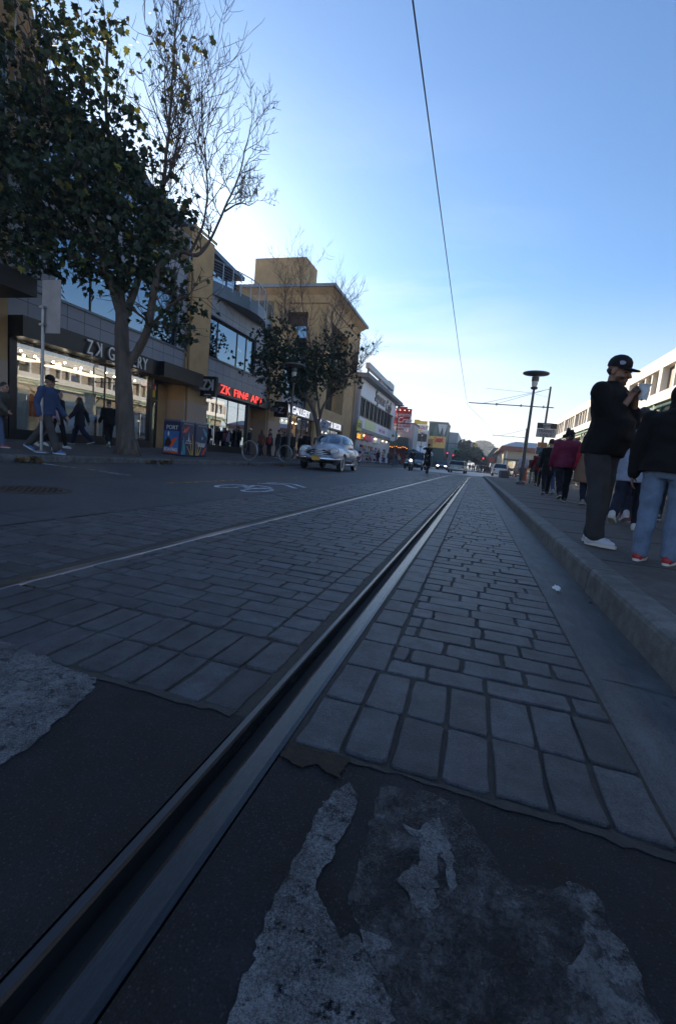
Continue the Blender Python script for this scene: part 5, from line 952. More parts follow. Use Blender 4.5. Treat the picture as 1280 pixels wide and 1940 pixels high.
for k in range(6):
    a = rg.uniform(0, 6.28); c = Vector((.575 + rg.gauss(0, .012), 3.0 + rg.gauss(0, .015), .012)); u = Vector((cos(a), sin(a), rg.uniform(-.2, .9))) * .017; v = Vector((-sin(a), cos(a), rg.uniform(-.4, .6))) * .011; n_ = Vector((0, 0, .001)); P4 = [c - u - v, c + u - v, c + u + v, c - u + v]
    pp.add([tuple(p) for p in P4] + [tuple(p + n_) for p in P4], [(3, 2, 1, 0), (4, 5, 6, 7), (0, 1, 5, 4), (1, 2, 6, 5), (2, 3, 7, 6), (3, 0, 4, 7)])
tag(pp.build('paper_scrap', pm('white paint', (.75, .75, .74), .5)), 'crumpled white paper scrap lying in the right gutter', 'litter')
# ---------------------------------------------------------------- vehicles
rubber = pm('rubber', (.012, .012, .012), .8); chrome = pm('chrome', (.62, .64, .66), .12, 1., var=.03); lensm = pm('lens', (.75, .78, .8), .08, var=.02); cglass = glass('car glass', (.10, .12, .13), .28); headl = emi('head lamp', (1., .97, .9), 9.); taill = pm('tail lamp', (.35, .01, .01), .3)
def wheel(par, x, y, r=.33, w=.17, white=False, rim=None, z=None):
    z = r if z is None else z; s = 1 if x > 0 else -1; M = Matrix.Translation((x, y, z)) @ Matrix.Rotation(s * pi / 2, 4, 'Y')
    wo = MB().lathe([(r * .62, -w / 2), (r * .94, -w / 2), (r, -w / 2 + .03), (r, w / 2 - .03), (r * .94, w / 2), (r * .62, w / 2)], n=28, M=M).build('wheel', rubber, par, smooth=True, local=True, ang=35)
    if white: MB().lathe([(r * .63, w / 2 - .002), (r * .63, w / 2 + .006), (r * .90, w / 2 + .006), (r * .90, w / 2 - .002)], n=28, M=M, cap=False).build('whitewall', pm('whitewall', (.72, .72, .70), .5), wo, local=True)
    MB().lathe([(.0, w / 2 - .02), (r * .2, w / 2 + .012), (r * .38, w / 2 - .012), (r * .60, w / 2 + .004), (r * .64, w / 2 - .03)], n=24, M=M, cap=False).build('rim', rim or chrome, wo, local=True, smooth=True); return wo
def sell(a, b, t_, p): c, s = cos(t_), sin(t_); return (a * abs(c) ** (2 / p) * (1 if c >= 0 else -1), b * abs(s) ** (2 / p) * (1 if s >= 0 else -1))
def coupe(loc, rz):
    q = thing('vintage_car', 'silver grey rounded vintage coupe with whitewall tyres and a yellow plate, coming down the street', 'car', loc, rz)
    b = MB()
    RW = [(2.14, .16, .52, .92), (2.02, .30, .44, 1.03), (1.7, .46, .36, 1.12), (1.2, .60, .30, 1.17), (.7, .76, .27, 1.20), (.2, .87, .26, 1.16), (-.5, .90, .26, 1.13), (-1.2, .88, .28, 1.10), (-1.8, .78, .32, 1.0), (-2.2, .6, .38, .84), (-2.42, .32, .45, .68)]
    b.loft([[(sell(w, (z1 - z0) / 2, t_, 2.7)[0], y, (z0 + z1) / 2 + sell(w, (z1 - z0) / 2, t_, 2.7)[1]) for t_ in np.linspace(0, 2 * pi, 24, endpoint=False)] for y, w, z0, z1 in RW])
    GR = [(1.0, -.46, .84, 1.42), (1.12, -.46, .825, 1.36), (1.28, -.47, .775, 1.22), (1.42, -.49, .715, 1.06), (1.53, -.52, .61, .86), (1.60, -.55, .46, .64), (1.635, -.57, .22, .34)]
    b.loft([[(sell(a, bb, t_, 2.5)[0], cy + sell(a, bb, t_, 2.5)[1], z) for t_ in np.linspace(0, 2 * pi, 32, endpoint=False)] for z, cy, a, bb in GR])
    for s in (1, -1):
        b.ell((s * .70, 1.42, .60), (.27, .90, .37), 16, 11); b.cap((s * .67, 2.0, .80), (s * .70, 1.3, .78), .19, .22, 14); b.cap((s * .72, 1.3, .66), (s * .76, .35, .66), .27, .16, 14); b.ell((s * .72, -1.55, .62), (.25, .80, .40), 16, 11)
        b.box(s * .86 - .07, s * .86 + .07, -1.2, .9, .24, .33)
    b.cap((-.6, 2.12, .52), (.6, 2.12, .52), .12, .12, 12)
    f = fuse(b, .03, 6); v2 = []
    f.c = []
    for p in f.v:
        k = min(sqrt((p[1] - 1.43) ** 2 + (p[2] - .33) ** 2) - .40, sqrt((p[1] + 1.52) ** 2 + (p[2] - .33) ** 2) - .385)
        if k < 0 and abs(p[0]) > .45: f.c.append((.02, .02, .02)); p = np.array((.55 * (1 if p[0] > 0 else -1), p[1], p[2]))
        else: f.c.append((1, 1, 1))
        v2.append(p)
    f.v = v2
    paint = pm('silver paint', (.40, .415, .45), .36, .3, var=.04, coat=.4, attr='tone', scale=2); f.build('body', paint, q, smooth=True, local=True, colors='tone')
    def gpt(t_, z, off):
        for i in range(len(GR) - 1):
            if GR[i][0] <= z <= GR[i + 1][0]: u = (z - GR[i][0]) / (GR[i + 1][0] - GR[i][0]); g = [GR[i][k] + (GR[i + 1][k] - GR[i][k]) * u for k in range(4)]
        x_, y_ = sell(g[2] + off, g[3] + off, t_, 2.5); return (x_, g[1] + y_, z)
    def patch(nm, t0, t1, z0, z1, off, m, par, rnd=.2):
        mb = MB(); na, nb = 10, 6; A = []
        for o in (off, off - .03):
            for j in range(nb + 1):
                for i in range(na + 1):
                    v = j / nb; k = 1 - rnd * abs(2 * v - 1) ** 4; t_ = (t0 + t1) / 2 + (t1 - t0) / 2 * (2 * i / na - 1) * k; A.append(gpt(rad(t_), z0 + (z1 - z0) * v, o))
        N = (na + 1) * (nb + 1); fs = []
        for j in range(nb):
            for i in range(na): a = j * (na + 1) + i; fs += [(a, a + 1, a + na + 2, a + na + 1), (N + a + na + 1, N + a + na + 2, N + a + 1, N + a)]
        mb.add(A, fs); return mb.build(nm, m, par, smooth=True, local=True)
    for t0, t1, nm in ((56, 88.5, 'windscreen'), (91.5, 124, 'windscreen'), (5, 43, 'side_window'), (-36, 1, 'side_window'), (137, 175, 'side_window'), (179, 216, 'side_window'), (245, 295, 'rear_window')):
        patch(nm, t0, t1, 1.20, 1.50 if 'side' in nm else 1.49, .028, cglass, q)
    for s in (1, -1):
        wheel(q, s * .80, 1.43, .34, .18, True); wheel(q, s * .78, -1.52, .34, .18, True)
        h = MB().lathe([(.0, .02), (.07, .015), (.115, -.01), (.13, -.05)], n=20, M=Matrix.Translation((s * .66, 2.19, .82)) @ Matrix.Rotation(-pi / 2, 4, 'X'), cap=False).build('headlight', lensm, q, local=True, smooth=True); MB().torus((s * .66, 2.165, .82), .13, .022, 'y', 24, 8).build('headlight_ring', chrome, h, local=True, smooth=True)
        MB().tube([(s * .80, .1, .30), (s * .92, -.2, .29), (s * .92, -1.0, .29)], .035, 8).build('running_board_trim', chrome, q, local=True, smooth=True)
        MB().tube([(s * .91, .75, .86), (s * .93, .3, .87), (s * .94, -.9, .86)], .012, 6).build('side_trim', chrome, q, local=True)
        MB().cap((s * .945, -.52, .98), (s * .945, -.68, .98), .014, .012, 6, 3).build('door_handle', chrome, q, local=True)
        MB().cap((s * .9, -2.28, .7), (s * .84, -2.36, .7), .05, .05, 10, 3).build('tail_light', taill, q, local=True)
    for i, z in enumerate((.56, .63, .70, .77, .84)):
        w = (.60, .58, .52, .40, .24)[i]; MB().tube([(-w, 2.10 - w * .18 + .02, z), (-w * .5, 2.25, z), (0, 2.29 - i * .02, z), (w * .5, 2.25, z), (w, 2.12 - w * .18, z)], .021, 8).build('grille_bar', chrome, q, local=True, smooth=True)
    MB().loft([[(x, 2.16 - abs(x) * .14 + .02 , z) for x, z in ((-.58, .53), (.58, .53), (.50, .74), (.22, .86), (-.22, .86), (-.50, .74))], [(x, 2.0, z) for x, z in ((-.58, .53), (.58, .53), (.50, .74), (.22, .86), (-.22, .86), (-.50, .74))]]).build('grille', blackm, q, local=True)
    for y_, sg, nm in ((2.42, 1, 'front_bumper'), (-2.55, -1, 'rear_bumper')):
        mb = MB(); mb.loft([[(x, y_ - sg * (abs(x) ** 2.2) * .42 + dy * sg, z) for dy, z in ((0, .40), (.045, .44), (.055, .48), (.045, .53), (0, .57), (-.03, .48))] for x in np.linspace(-.95, .95, 15)]); mb.build(nm, chrome, q, local=True, smooth=True)
    MB().bbox(-.17, .17, 2.47, 2.49, .40, .56, .008).build('number_plate', pm('plate yellow', (.62, .34, .03), .5), q, local=True)
    MB().cap((0, 2.0, 1.07), (0, 1.55, 1.165), .018, .012, 8, 3).build('hood_ornament', chrome, q, local=True); MB().tube([(0, 1.0 - .12, 1.2), (0, .60, 1.5)], .014, 6).build('windscreen_bar', chrome, q, local=True)
    MB().bbox(-.6, .6, -1.0, -.85, .7, 1.2, .08).bbox(-.6, .6, -.1, .02, .7, 1.15, .05).build('seat_back', pm('seat', (.10, .085, .07), .8), q, local=True)
    return q
coupe((-6.68, 20.95, 0), pi + .06).scale = (1.05, 1.05, 1.05)
def car(name, label, cat, loc, rz, col, L=4.5, Wd=1.8, H=1.45, prof=None, cab=(-1.5, .7, -1.1, .2), hood=.9, lights=False, belt=None, met=.3, group=None):
    q = thing(name, label, cat, loc, rz, group); belt = belt or H * .62; w = Wd / 2
    b = MB(); prof = prof or [(L / 2, .75, .40, .62), (L / 2 - .12, .92, .28, .70), (L / 2 - .8, 1., .24, hood * .86), (cab[1], 1., .22, hood), (cab[0], 1., .22, belt), (-L / 2 + .15, .95, .28, belt * .98), (-L / 2, .8, .38, belt * .8)]
    b.loft([[(sell(w * k, (z1 - z0) / 2, t_, 4.5)[0], y, (z0 + z1) / 2 + sell(w * k, (z1 - z0) / 2, t_, 4.5)[1]) for t_ in np.linspace(0, 2 * pi, 20, endpoint=False)] for y, k, z0, z1 in prof])
    pt = pm('car paint %s' % label[:18], col, .28, met, var=.05, coat=.5); b.build('body', pt, q, smooth=True, local=True, ang=40)
    y0, y1, t0, t1 = cab; zb = min(hood, belt) - .03
    g = MB(); g.loft([[(-w * .93, y0, zb), (w * .93, y0, zb), (w * .93, y1, zb), (-w * .93, y1, zb)], [(-w * .76, t0, H - .05), (w * .76, t0, H - .05), (w * .76, t1, H - .05), (-w * .76, t1, H - .05)]]); g.build('windows', pm('dark window', (.012, .014, .016), .06, spec=.8, var=.02), q, local=True)
    r = MB(); r.loft([[(-w * .775, t0 - .03, H - .06), (w * .775, t0 - .03, H - .06), (w * .775, t1 + .03, H - .06), (-w * .775, t1 + .03, H - .06)], [(-w * .70, t0 + .08, H), (w * .70, t0 + .08, H), (w * .70, t1 - .1, H), (-w * .70, t1 - .1, H)]]); r.build('roof', pt, q, local=True)
    for s in (1, -1):
        for ya, za, yb, zb2 in ((y1, zb, t1, H - .05), (y0, zb, t0, H - .05)): MB().tube([(s * w * .935, ya, za), (s * w * .765, yb, zb2)], .04, 6).build('pillar', pt, q, local=True)
        wheel(q, s * (w - .1), L * .30, .32, .2, rim=railm); wheel(q, s * (w - .1), -L * .29, .32, .2, rim=railm)
        MB().bbox(s * w * .68 - .18, s * w * .68 + .18, L / 2 - .10, L / 2 + .005, .58, .70, .03).build('headlight', headl if lights else lensm, q, local=True)
        MB().bbox(s * w * .78 - .10, s * w * .78 + .10, -L / 2 - .012, -L / 2 + .1, belt * .66, belt * .84, .03).build('tail_light', taill, q, local=True)
        MB().bbox(s * (w + .08) - .09, s * (w + .08) + .09, y1 - .25, y1 - .12, belt, belt + .13, .03).build('mirror', pt, q, local=True)
    MB().bbox(-w * .94, w * .94, L / 2 - .06, L / 2 + .06, .34, .50, .04).build('front_bumper', blackm if met < .5 else chrome, q, local=True); MB().bbox(-w * .94, w * .94, -L / 2 - .07, -L / 2 + .06, .36, .52, .04).build('rear_bumper', chrome, q, local=True)
    MB().bbox(-.22, .22, -L / 2 - .085, -L / 2 - .072, .54, .66, .004).build('number_plate', whitep, q, local=True); MB().bbox(-w * .5, w * .5, L / 2 + .0, L / 2 + .03, .46, .6, .01).build('grille', blackm, q, local=True); return q
car('parked_car', 'pale olive old estate car seen from behind in the middle of the street', 'car', (-2.0, 56.5, 0), rad(-3), (.42, .42, .33), 5.0, 1.95, 1.42, cab=(-2.2, .8, -1.9, .2), hood=.92, belt=.95)
car('sedan_car', 'dark blue saloon car facing the camera, left of the old estate car', 'car', (-5.35, 79, 0), pi, (.03, .045, .10), 4.6, 1.82, 1.43, lights=True, cab=(-1.7, .8, -1.0, .05), belt=.92)
car('parked_car', 'white hatchback with a dark rear window at the end of the right pavement', 'car', (3.0, 63, 0), 0, (.72, .71, .69), 4.3, 1.8, 1.62, cab=(-2.0, .9, -1.75, .3), hood=1.0, belt=1.05, met=.05)
car('pickup_truck', 'dark pickup truck facing the camera behind the two motorcycles', 'truck', (-6.3, 50.5, 0), pi, (.022, .026, .032), 5.4, 2.0, 1.88, cab=(-.6, 1.1, -.4, .4), hood=1.18, belt=1.12)
car('parked_car', 'small dark car far away right of the traffic light', 'car', (6.4, 76, 0), .2, (.05, .05, .06), 4.3, 1.76, 1.45, cab=(-1.6, .8, -1.2, .1))
def bike(name, label, loc, rz, pitch=0., lamp=True):
    q = thing(name, label, 'motorcycle', loc, rz); q.rotation_euler = (pitch, 0, rz)
    for y_ in (0., 1.40):
        M = Matrix.Translation((0, y_, .31)) @ Matrix.Rotation(pi / 2, 4, 'Y'); w_ = MB().torus((0, y_, .31), .26, .055, 'x', 28, 8).build('wheel', rubber, q, local=True, smooth=True); MB().lathe([(.03, -.04), (.03, .04)], n=8, M=M).build('hub', chrome, w_, local=True)
        for k in range(6): a = k * pi / 3; MB().tube([(0, y_, .31), (0, y_ + .25 * cos(a), .31 + .25 * sin(a))], .008, 4).build('spoke', railm, w_, local=True)
    m = MB(); m.ell((0, .72, .80), (.14, .28, .12), 12, 8); m.ell((0, .60, .48), (.17, .24, .20), 12, 8); m.cap((0, .45, .78), (0, -.18, .82), .10, .06, 10); m.cap((0, .6, .5), (0, 0, .34), .05, .03, 8); m.cap((0, .9, .85), (0, .62, .5), .05, .05, 8)
    fuse(m, .025, 2).build('frame', pm('bike black', (.010, .010, .011), .35), q, smooth=True, local=True)
    for s in (.09, -.09): MB().tube([(s, 1.40, .31), (s, 1.06, 1.0)], .026, 8).build('fork', railm, q, local=True)
    MB().tube([(-.36, .92, 1.06), (-.14, 1.02, 1.0), (.14, 1.02, 1.0), (.36, .92, 1.06)], .018, 8).build('handlebar', blackm, q, local=True)
    MB().ell((0, 1.19, .88), (.10, .06, .10), 14, 8).build('headlight', headl if lamp else lensm, q, local=True); MB().ell((0, 1.46, .62), (.06, .22, .03), 10, 6).build('mudguard', MATS['bike black'], q, local=True)
    return q
bike('motorcycle', 'dark motorcycle with its bright headlight on, facing the camera', (-5.2, 39.4, 0), pi)
bike('dirt_bike', 'black dirt bike rearing up on its back wheel in the street', (-3.4, 33.9, 0), pi - .12, rad(48), False)
# ---------------------------------------------------------------- patterned bins
navy = pm('bin navy', (.022, .028, .085), .45, var=.1); steelb = pm('bin steel', (.17, .18, .21), .45, .5)
CORAL = {'orange': pm('coral orange', (.85, .11, .03), .5), 'teal': pm('coral teal', (.10, .48, .55), .5), 'yellow': pm('coral yellow', (.80, .52, .06), .5), 'blue': pm('coral blue', (.03, .08, .35), .5)}
def frond(par, m, y, z, a0, L, n, w, kind='leaf', X=-9.938):
    """flat sea plant printed on the door: a curved stem with side blades"""
    mb = MB(); p = Vector((y, z)); a = a0
    F = lambda u, v, d: (X + d, u, v); st_ = L / n
    for i in range(n):
        d = Vector((cos(a), sin(a))); nn_ = Vector((-d.y, d.x)); q = p + d * st_; ww = w * (1 - .6 * i / n)
        mb.prism([tuple(p - nn_ * ww), tuple(q + d * .01 - nn_ * ww * .8), tuple(q + d * .01 + nn_ * ww * .8), tuple(p + nn_ * ww)], F, 0, .003 + .0004 * i)
        if kind == 'leaf' and i:
            for s in (1, -1): b = (d * .55 + nn_ * s * .85).normalized(); c = Vector((-b.y, b.x)); l = L * .30 * (1 - .5 * i / n); mb.prism([tuple(p), tuple(p + b * l * .5 + c * ww * 1.5), tuple(p + b * l), tuple(p + b * l * .5 - c * ww * 1.5)], F, .001, .004 + .0004 * i)
        p = q; a += .07
    mb.build('coral_print', m, par)
B1 = thing('litter_bin', 'navy litter bin with a kayak poster and the word PORT on its side', 'litter bin', (-10.3, 14.2, .14), 0, 'patterned litter bins')
B2 = thing('litter_bin', 'navy litter bin printed with a blue starfish and orange coral, farther from the big tree', 'litter bin', (-10.3, 15.05, .14), 0, 'patterned litter bins')
for B, y0, y1 in ((B1, 13.78, 14.60), (B2, 14.63, 15.46)):
    MB().bbox(-10.66, -9.96, y0, y1, .17, 1.34, .02).build('cabinet', navy, B); MB().bbox(-10.66, -9.955, y0, y1, 1.345, 1.42, .02).build('lid', steelb, B); MB().bbox(-9.962, -9.944, y0 + .03, y1 - .03, .20, 1.25, .005).build('door', navy, B)
    MB().bbox(-9.965, -9.93, y0 + .1, y1 - .1, 1.27, 1.33, .01).build('hopper_handle', steelb, B)
frond(B1, CORAL['orange'], 13.9, 1.0, .45, .42, 5, .02); frond(B2, CORAL['teal'], 15.38, .92, 2.2, .42, 5, .02); frond(B2, CORAL['orange'], 15.1, .23, .75, .38, 4, .025)
for y_, L in ((13.86, .5), (13.94, .62), (14.02, .4)): frond(B1, CORAL['teal'], y_, .22, 1.4 + (y_ - 13.94), L, 6, .018, 'stem')
for y_, L, a in ((14.46, .62, 1.75), (14.52, .75, 1.5), (14.40, .4, 2.1)): frond(B1, CORAL['yellow'], y_, .21, a, L, 6, .02, 'stem')
for y_, L, a in ((14.72, .5, 1.5), (14.78, .4, 1.2), (14.86, .52, .95)): frond(B2, CORAL['yellow'], y_, .21, a, L, 6, .02, 'stem')
MB().prism([(14.20, .72), (14.30, .72), (14.26, .86), (14.245, 1.06), (14.23, .86)], lambda u, v, d: (-9.94 + d, u, v), 0, .004).prism([(14.08, .70), (14.42, .70), (14.38, .73), (14.12, .73)], lambda u, v, d: (-9.94 + d, u, v), 0, .0045).build('tower_emblem', pm('emblem white', (.55, .55, .65), .5), B1)
star = [(15.08 + (.085 if k % 2 == 0 else .035) * sin(k * pi / 5), .86 + (.085 if k % 2 == 0 else .035) * cos(k * pi / 5)) for k in range(10)]
MB().prism(star, lambda u, v, d: (-9.94 + d, u, v), 0, .005).build('starfish_print', CORAL['teal'], B2)
MB().text("Fisherman's", LX(-9.937, 15.03, .66), .12, .006).build('lettering', whitep, B2); MB().text('WHARF', LX(-9.937, 15.04, .57), .135, .006, bold=.004).build('lettering', whitep, B2); MB().text('San Francisco', LX(-9.937, 14.25, .64), .075, .006).build('lettering', whitep, B1)
Y_ = 13.775; PF = lambda u, v, d: (u, Y_ - d, v)
MB().prism([(-10.62, .30), (-10.02, .30), (-10.02, 1.02), (-10.62, 1.02)], PF, 0, .004).build('poster', pm('poster blue', (.03, .10, .30), .5, col2=(.09, .26, .55), scale=1.2), B1)
MB().prism([(-10.62, .24), (-10.02, .24), (-10.02, .298), (-10.62, .298)], PF, 0, .004).build('poster_strip', CORAL['orange'], B1)
MB().prism([(-10.42, .50), (-10.30, .44), (-10.06, .82), (-10.20, .78), (-10.36, .66)], PF, 0, .007).build('kayak_print', CORAL['orange'], B1); MB().prism([(-10.60, .48), (-10.40, .46), (-10.30, .60), (-10.38, .74), (-10.46, .80), (-10.56, .66)], PF, 0, .009).build('paddler_print', pm('poster dark', (.02, .012, .01), .6), B1)
MB().prism([(-10.46, .84), (-10.42, .84), (-10.41, .96), (-10.44, 1.0), (-10.47, .95)], PF, 0, .008).build('paddle_print', whitep, B1)
MB().text('PORT', FY(-10.30, Y_ - .004, 1.13), .20, .006, sx=.95).build('lettering', whitep, B1); MB().text('BOATING', FY(-10.33, Y_ - .012, .36), .16, .006, sx=.78, bold=.004).build('lettering', whitep, B1)
# ---------------------------------------------------------------- people
def cloth(name, c, rough=.85, var=.16, bump=.35, bs=220, sc=9): return pm('cloth ' + name, c, rough, var=var, scale=sc, bump=bump, bscale=bs, spec=.25)
SK = {'light': (.34, .19, .13), 'tan': (.25, .13, .085), 'brown': (.14, .07, .045)}
def skinm(k): return pm('skin ' + k, SK[k], .5, var=.08, scale=12, attr='tone', spec=.4)
HAIRC = {'black': (.010, .009, .009), 'brown': (.028, .017, .011), 'grey': (.18, .17, .16), 'fair': (.12, .08, .04)}
def hairm(k): return pm('hair ' + k, HAIRC[k], .45, var=.5, scale=60, bump=.6, bscale=160, stretch=(1, 1, .25))
def rx(v, a): c, s = cos(a), sin(a); return Vector((v[0], v[1] * c - v[2] * s, v[1] * s + v[2] * c))
DEF = dict(hr=4, hl=-4, kr=4, kl=6, fr=0, fl=0, lean=2, ar=(-6, 8, 14), al=(6, 8, 14), hy=0, hp=4, ht=0, twist=0, splay=6, stance=.0)
VAR = {0: (.0075, .011), 1: (.013, .016), 2: (.024, .026), 3: (.03, .032)}
def ring_ell(c, a, b, n=16, p=2.4):
    out = []
    for k in range(n):
        t_ = 2 * pi * k / n; x = abs(cos(t_)) ** (2 / p) * (1 if cos(t_) >= 0 else -1); y = abs(sin(t_)) ** (2 / p) * (1 if sin(t_) >= 0 else -1); out.append(Vector((c[0] + a * x, c[1] + b * y, c[2])))
    return out
def person(label, x, y, z, face, H=1.72, pose=None, o=None, lod=1, group=None, sx=1., female=False):
    P = dict(DEF); P.update(pose or {}); O = dict(top='charcoal', topc=(.03, .03, .035), hem=.06, sleeve=1, puff=0., pants=(.03, .035, .05), bag=0., shoe=(.03, .03, .03), sole=(.5, .5, .5), hair='black', style='short', capc=(.012, .012, .014), skin='light', beard=0, coat=0, skirt=0, belly=0.); O.update(o or {})
    S = H / 1.75; sh = (.165 if female else .188) * sx; hipw = .092 * sx; A = rad
    up = lambda h: Vector((0, 0, h)); piv = Vector((0, 0, 0)); lean = -A(P['lean']); tz = Matrix.Rotation(A(P['twist']), 3, 'Z')
    tor = lambda v: rx(tz @ Vector(v), lean)
    J = {}
    low = 9.
    for s, h, k, f in ((1, P['hr'], P['kr'], P['fr']), (-1, P['hl'], P['kl'], P['fl'])):
        hp = Vector((s * hipw, 0, 0)); kn = hp + Vector((s * P['stance'] * .5, sin(A(h)) * .43, -cos(A(h)) * .43)); an = kn + Vector((s * P['stance'] * .5, sin(A(h - k)) * .415, -cos(A(h - k)) * .415))
        he = rx((0, -.065, -.085), -A(f)); to = rx((0, .17, -.085), -A(f)); J['hip', s], J['kn', s], J['an', s], J['ft', s] = hp, kn, an, f; low = min(low, (an + he).z, (an + to).z)
    base = -low
    neck = tor((0, -.015, .53)); hd = tor((0, .02, .655)); hr = Matrix.Rotation(A(P['hy']), 3, 'Z') @ Matrix.Rotation(-A(P['hp']), 3, 'X') @ Matrix.Rotation(A(P['ht']), 3, 'Y')
    for s, ap in ((1, P['ar']), (-1, P['al'])):
        sp = tor((s * sh, -.01, .455)); J['sh', s] = sp
        if len(ap) == 3:
            fl, ab, el = ap; d1 = Vector((s * sin(A(ab)), sin(A(fl)) * cos(A(ab)), -cos(A(fl)) * cos(A(ab)))); d2 = Vector((s * sin(A(ab)) * .4, sin(A(fl + el)), -cos(A(fl + el)))).normalized()
            e = sp + tor(d1) * .285; w = e + tor(d2) * .25
        else:
            w = hd + hr @ Vector(ap[:3]) if ap[4] == 'head' else Vector(ap[:3]); pole = Vector(ap[3]); d = w - sp; L = min(d.length, .53); d.normalize(); w = sp + d * L
            a = (L * L + .285 ** 2 - .25 ** 2) / (2 * L); hh = sqrt(max(0, .285 ** 2 - a * a)); pp = (pole - d * pole.dot(d)).normalized(); e = sp + d * a + pp * hh
        J['el', s], J['wr', s] = e, w
    vb, vc = VAR[lod]; n = 12 if lod < 2 else 8
    # --- body
    b = MB()
    def torso(mb, add, rows, belly=0.): mb.loft([[tor(p) for p in ring_ell((0, q[3] + belly * (.6 if .02 < q[0] < .3 else 0), q[0]), (q[1] + add) * sx * (.94 if female else 1), q[2] + add + belly * (.5 if .02 < q[0] < .3 else 0))] for q in rows])
    ROWS = [(-.09, .12, .09, 0), (-.03, .155, .112, -.01), (.05, .158, .115, -.01), (.14, .145, .105, 0), (.22, .140, .10, .005), (.32, .155, .112, .005), (.41, .168, .115, 0), (.47, .165, .10, -.01), (.515, .115, .075, -.015), (.545, .06, .06, -.015)]
    torso(b, -.012, ROWS)
    b.cap(neck - up(.05), hd - hr @ Vector((0, .02, .05)), .056, .054, n)
    Hd = lambda v: hd + hr @ Vector(v)
    def he(c, r, nn_=14): b.ell(Hd(c), r, nn_, 9, rot=hr)
    he((0, -.018, .045), (.075, .096, .088)); he((0, .018, -.035), (.062, .07, .078)); he((0, .052, -.075), (.042, .042, .042))
    if lod < 2:
        b.cap(Hd((0, .088, .008)), Hd((0, .112, -.028)), .010, .0155, 8); b.cap(Hd((-.034, .080, .022)), Hd((.034, .080, .022)), .015, .015, 8); he((.036, .064, -.028), (.026, .026, .026), 10); he((-.036, .064, -.028), (.026, .026, .026), 10)
        b.cap(Hd((-.018, .088, -.058)), Hd((.018, .088, -.058)), .009, .009, 8); he((0, .084, -.094), (.020, .018, .018), 10)
        for s in (1, -1): b.ell(Hd((s * .076, -.012, -.008)), (.011, .022, .032), 8, 6, rot=hr)
    else: he((0, .098, -.02), (.014, .02, .022), 8)
    for s in (1, -1):
        hp, kn, an = J['hip', s], J['kn', s], J['an', s]
        b.cap(hp, kn, .082 * sx, .052, n); b.cap(kn, an, .052, .036, n); t_ = an + rx((0, .12, -.055), -A(J['ft', s])); b.cap(an + rx((0, -.03, -.045), -A(J['ft', s])), t_, .034, .03, n)
        sp, e, w = J['sh', s], J['el', s], J['wr', s]
        b.cap(sp, e, .047, .038, n); b.cap(e, w, .038, .025, n)
        d = (w - e).normalized(); pn = Vector((-s, .25, 0)) if len(P['ar' if s == 1 else 'al']) == 3 else Vector((-s * .9, .3, -.2)); pn = (pn - d * pn.dot(d)).normalized(); sd = d.cross(pn) * s; curl = P.get('curl', 28 if len(P['ar' if s == 1 else 'al']) == 3 else 52)
        if lod < 2:
            R3 = Matrix((sd, pn, d)).transposed(); b.ell(w + d * .052, (.041, .018, .052), 10, 7, rot=R3)
            for k, (off, L, r) in enumerate(((.030, .072, .0088), (.0105, .080, .0092), (-.0095, .074, .0088), (-.028, .058, .0078))):
                q = w + d * .088 + sd * off; dd = d.copy(); cu = curl * (1 + .12 * k)
                for j, fr in enumerate((.45, .32, .26)):
                    a_ = A(cu * (.5 + .5 * j)); dd = (d * cos(a_) + pn * sin(a_)); q2 = q + dd * L * fr; b.cap(q, q2, r, r * .92, 6, 2); q = q2
            q = w + d * .03 + sd * .034; td = (d * .75 + sd * .6 + pn * .45).normalized(); q2 = q + td * .042; b.cap(q, q2, .0125, .011, 6, 2); b.cap(q2, q2 + (td + d * .5 + pn * .3).normalized() * .034, .0105, .009, 6, 2)
        else: b.ell(w + d * .07, (.03, .03, .07), 8, 6, rot=d.to_track_quat('Z', 'Y').to_matrix())
    q = thing('person', label, 'person', (x, y, z), A(face), group); q.scale = (S, S, S)
    lift = Vector((0, 0, base))
    def fin(mb, name, m, vox, sm=2, amp=0., sc=(6, 6, 9), colors=None, par=None, color=None):
        f = fuse(mb, vox, sm, name)
        if amp: rumple(f, amp, sc, hash(label) % 97 + len(name))
        if color: f.c = [color(Vector(p)) for p in f.v]
        f.v = [tuple(Vector(p) + lift) for p in f.v]; return f.build(name, m, par or q, smooth=True, local=True, colors='tone' if (colors or color) else None)
    hinv = hr.inverted()
    def paint(p):
        v = hinv @ (p - hd)
        if abs(v.x) < .09 and v.y > .02 and -.14 < v.z < .12:
            if lod < 2 and v.y > .06 and .018 < abs(v.x) < .046 and -.006 < v.z < .010: return (.28, .25, .25)
            if lod < 2 and v.y > .06 and .014 < abs(v.x) < .052 and .018 < v.z < .034: return (.22, .2, .2)
            if lod < 2 and abs(v.x) < .024 and v.y > .07 and -.068 < v.z < -.048: return (.8, .5, .5)
            if O['beard'] and v.z < -.04 - .5 * max(0, .05 - abs(v.x)) * 0 and (v.z < -.075 or abs(v.x) > .026 or v.z < -.07) : return (.32, .28, .27)
            if O['beard'] and abs(v.x) < .034 and -.048 < v.z < -.034 and v.y > .06: return (.25, .22, .22)
        return (1, 1, 1)
    fin(b, 'body', skinm(O['skin']), vb, 1 if lod == 0 else 2, color=paint)
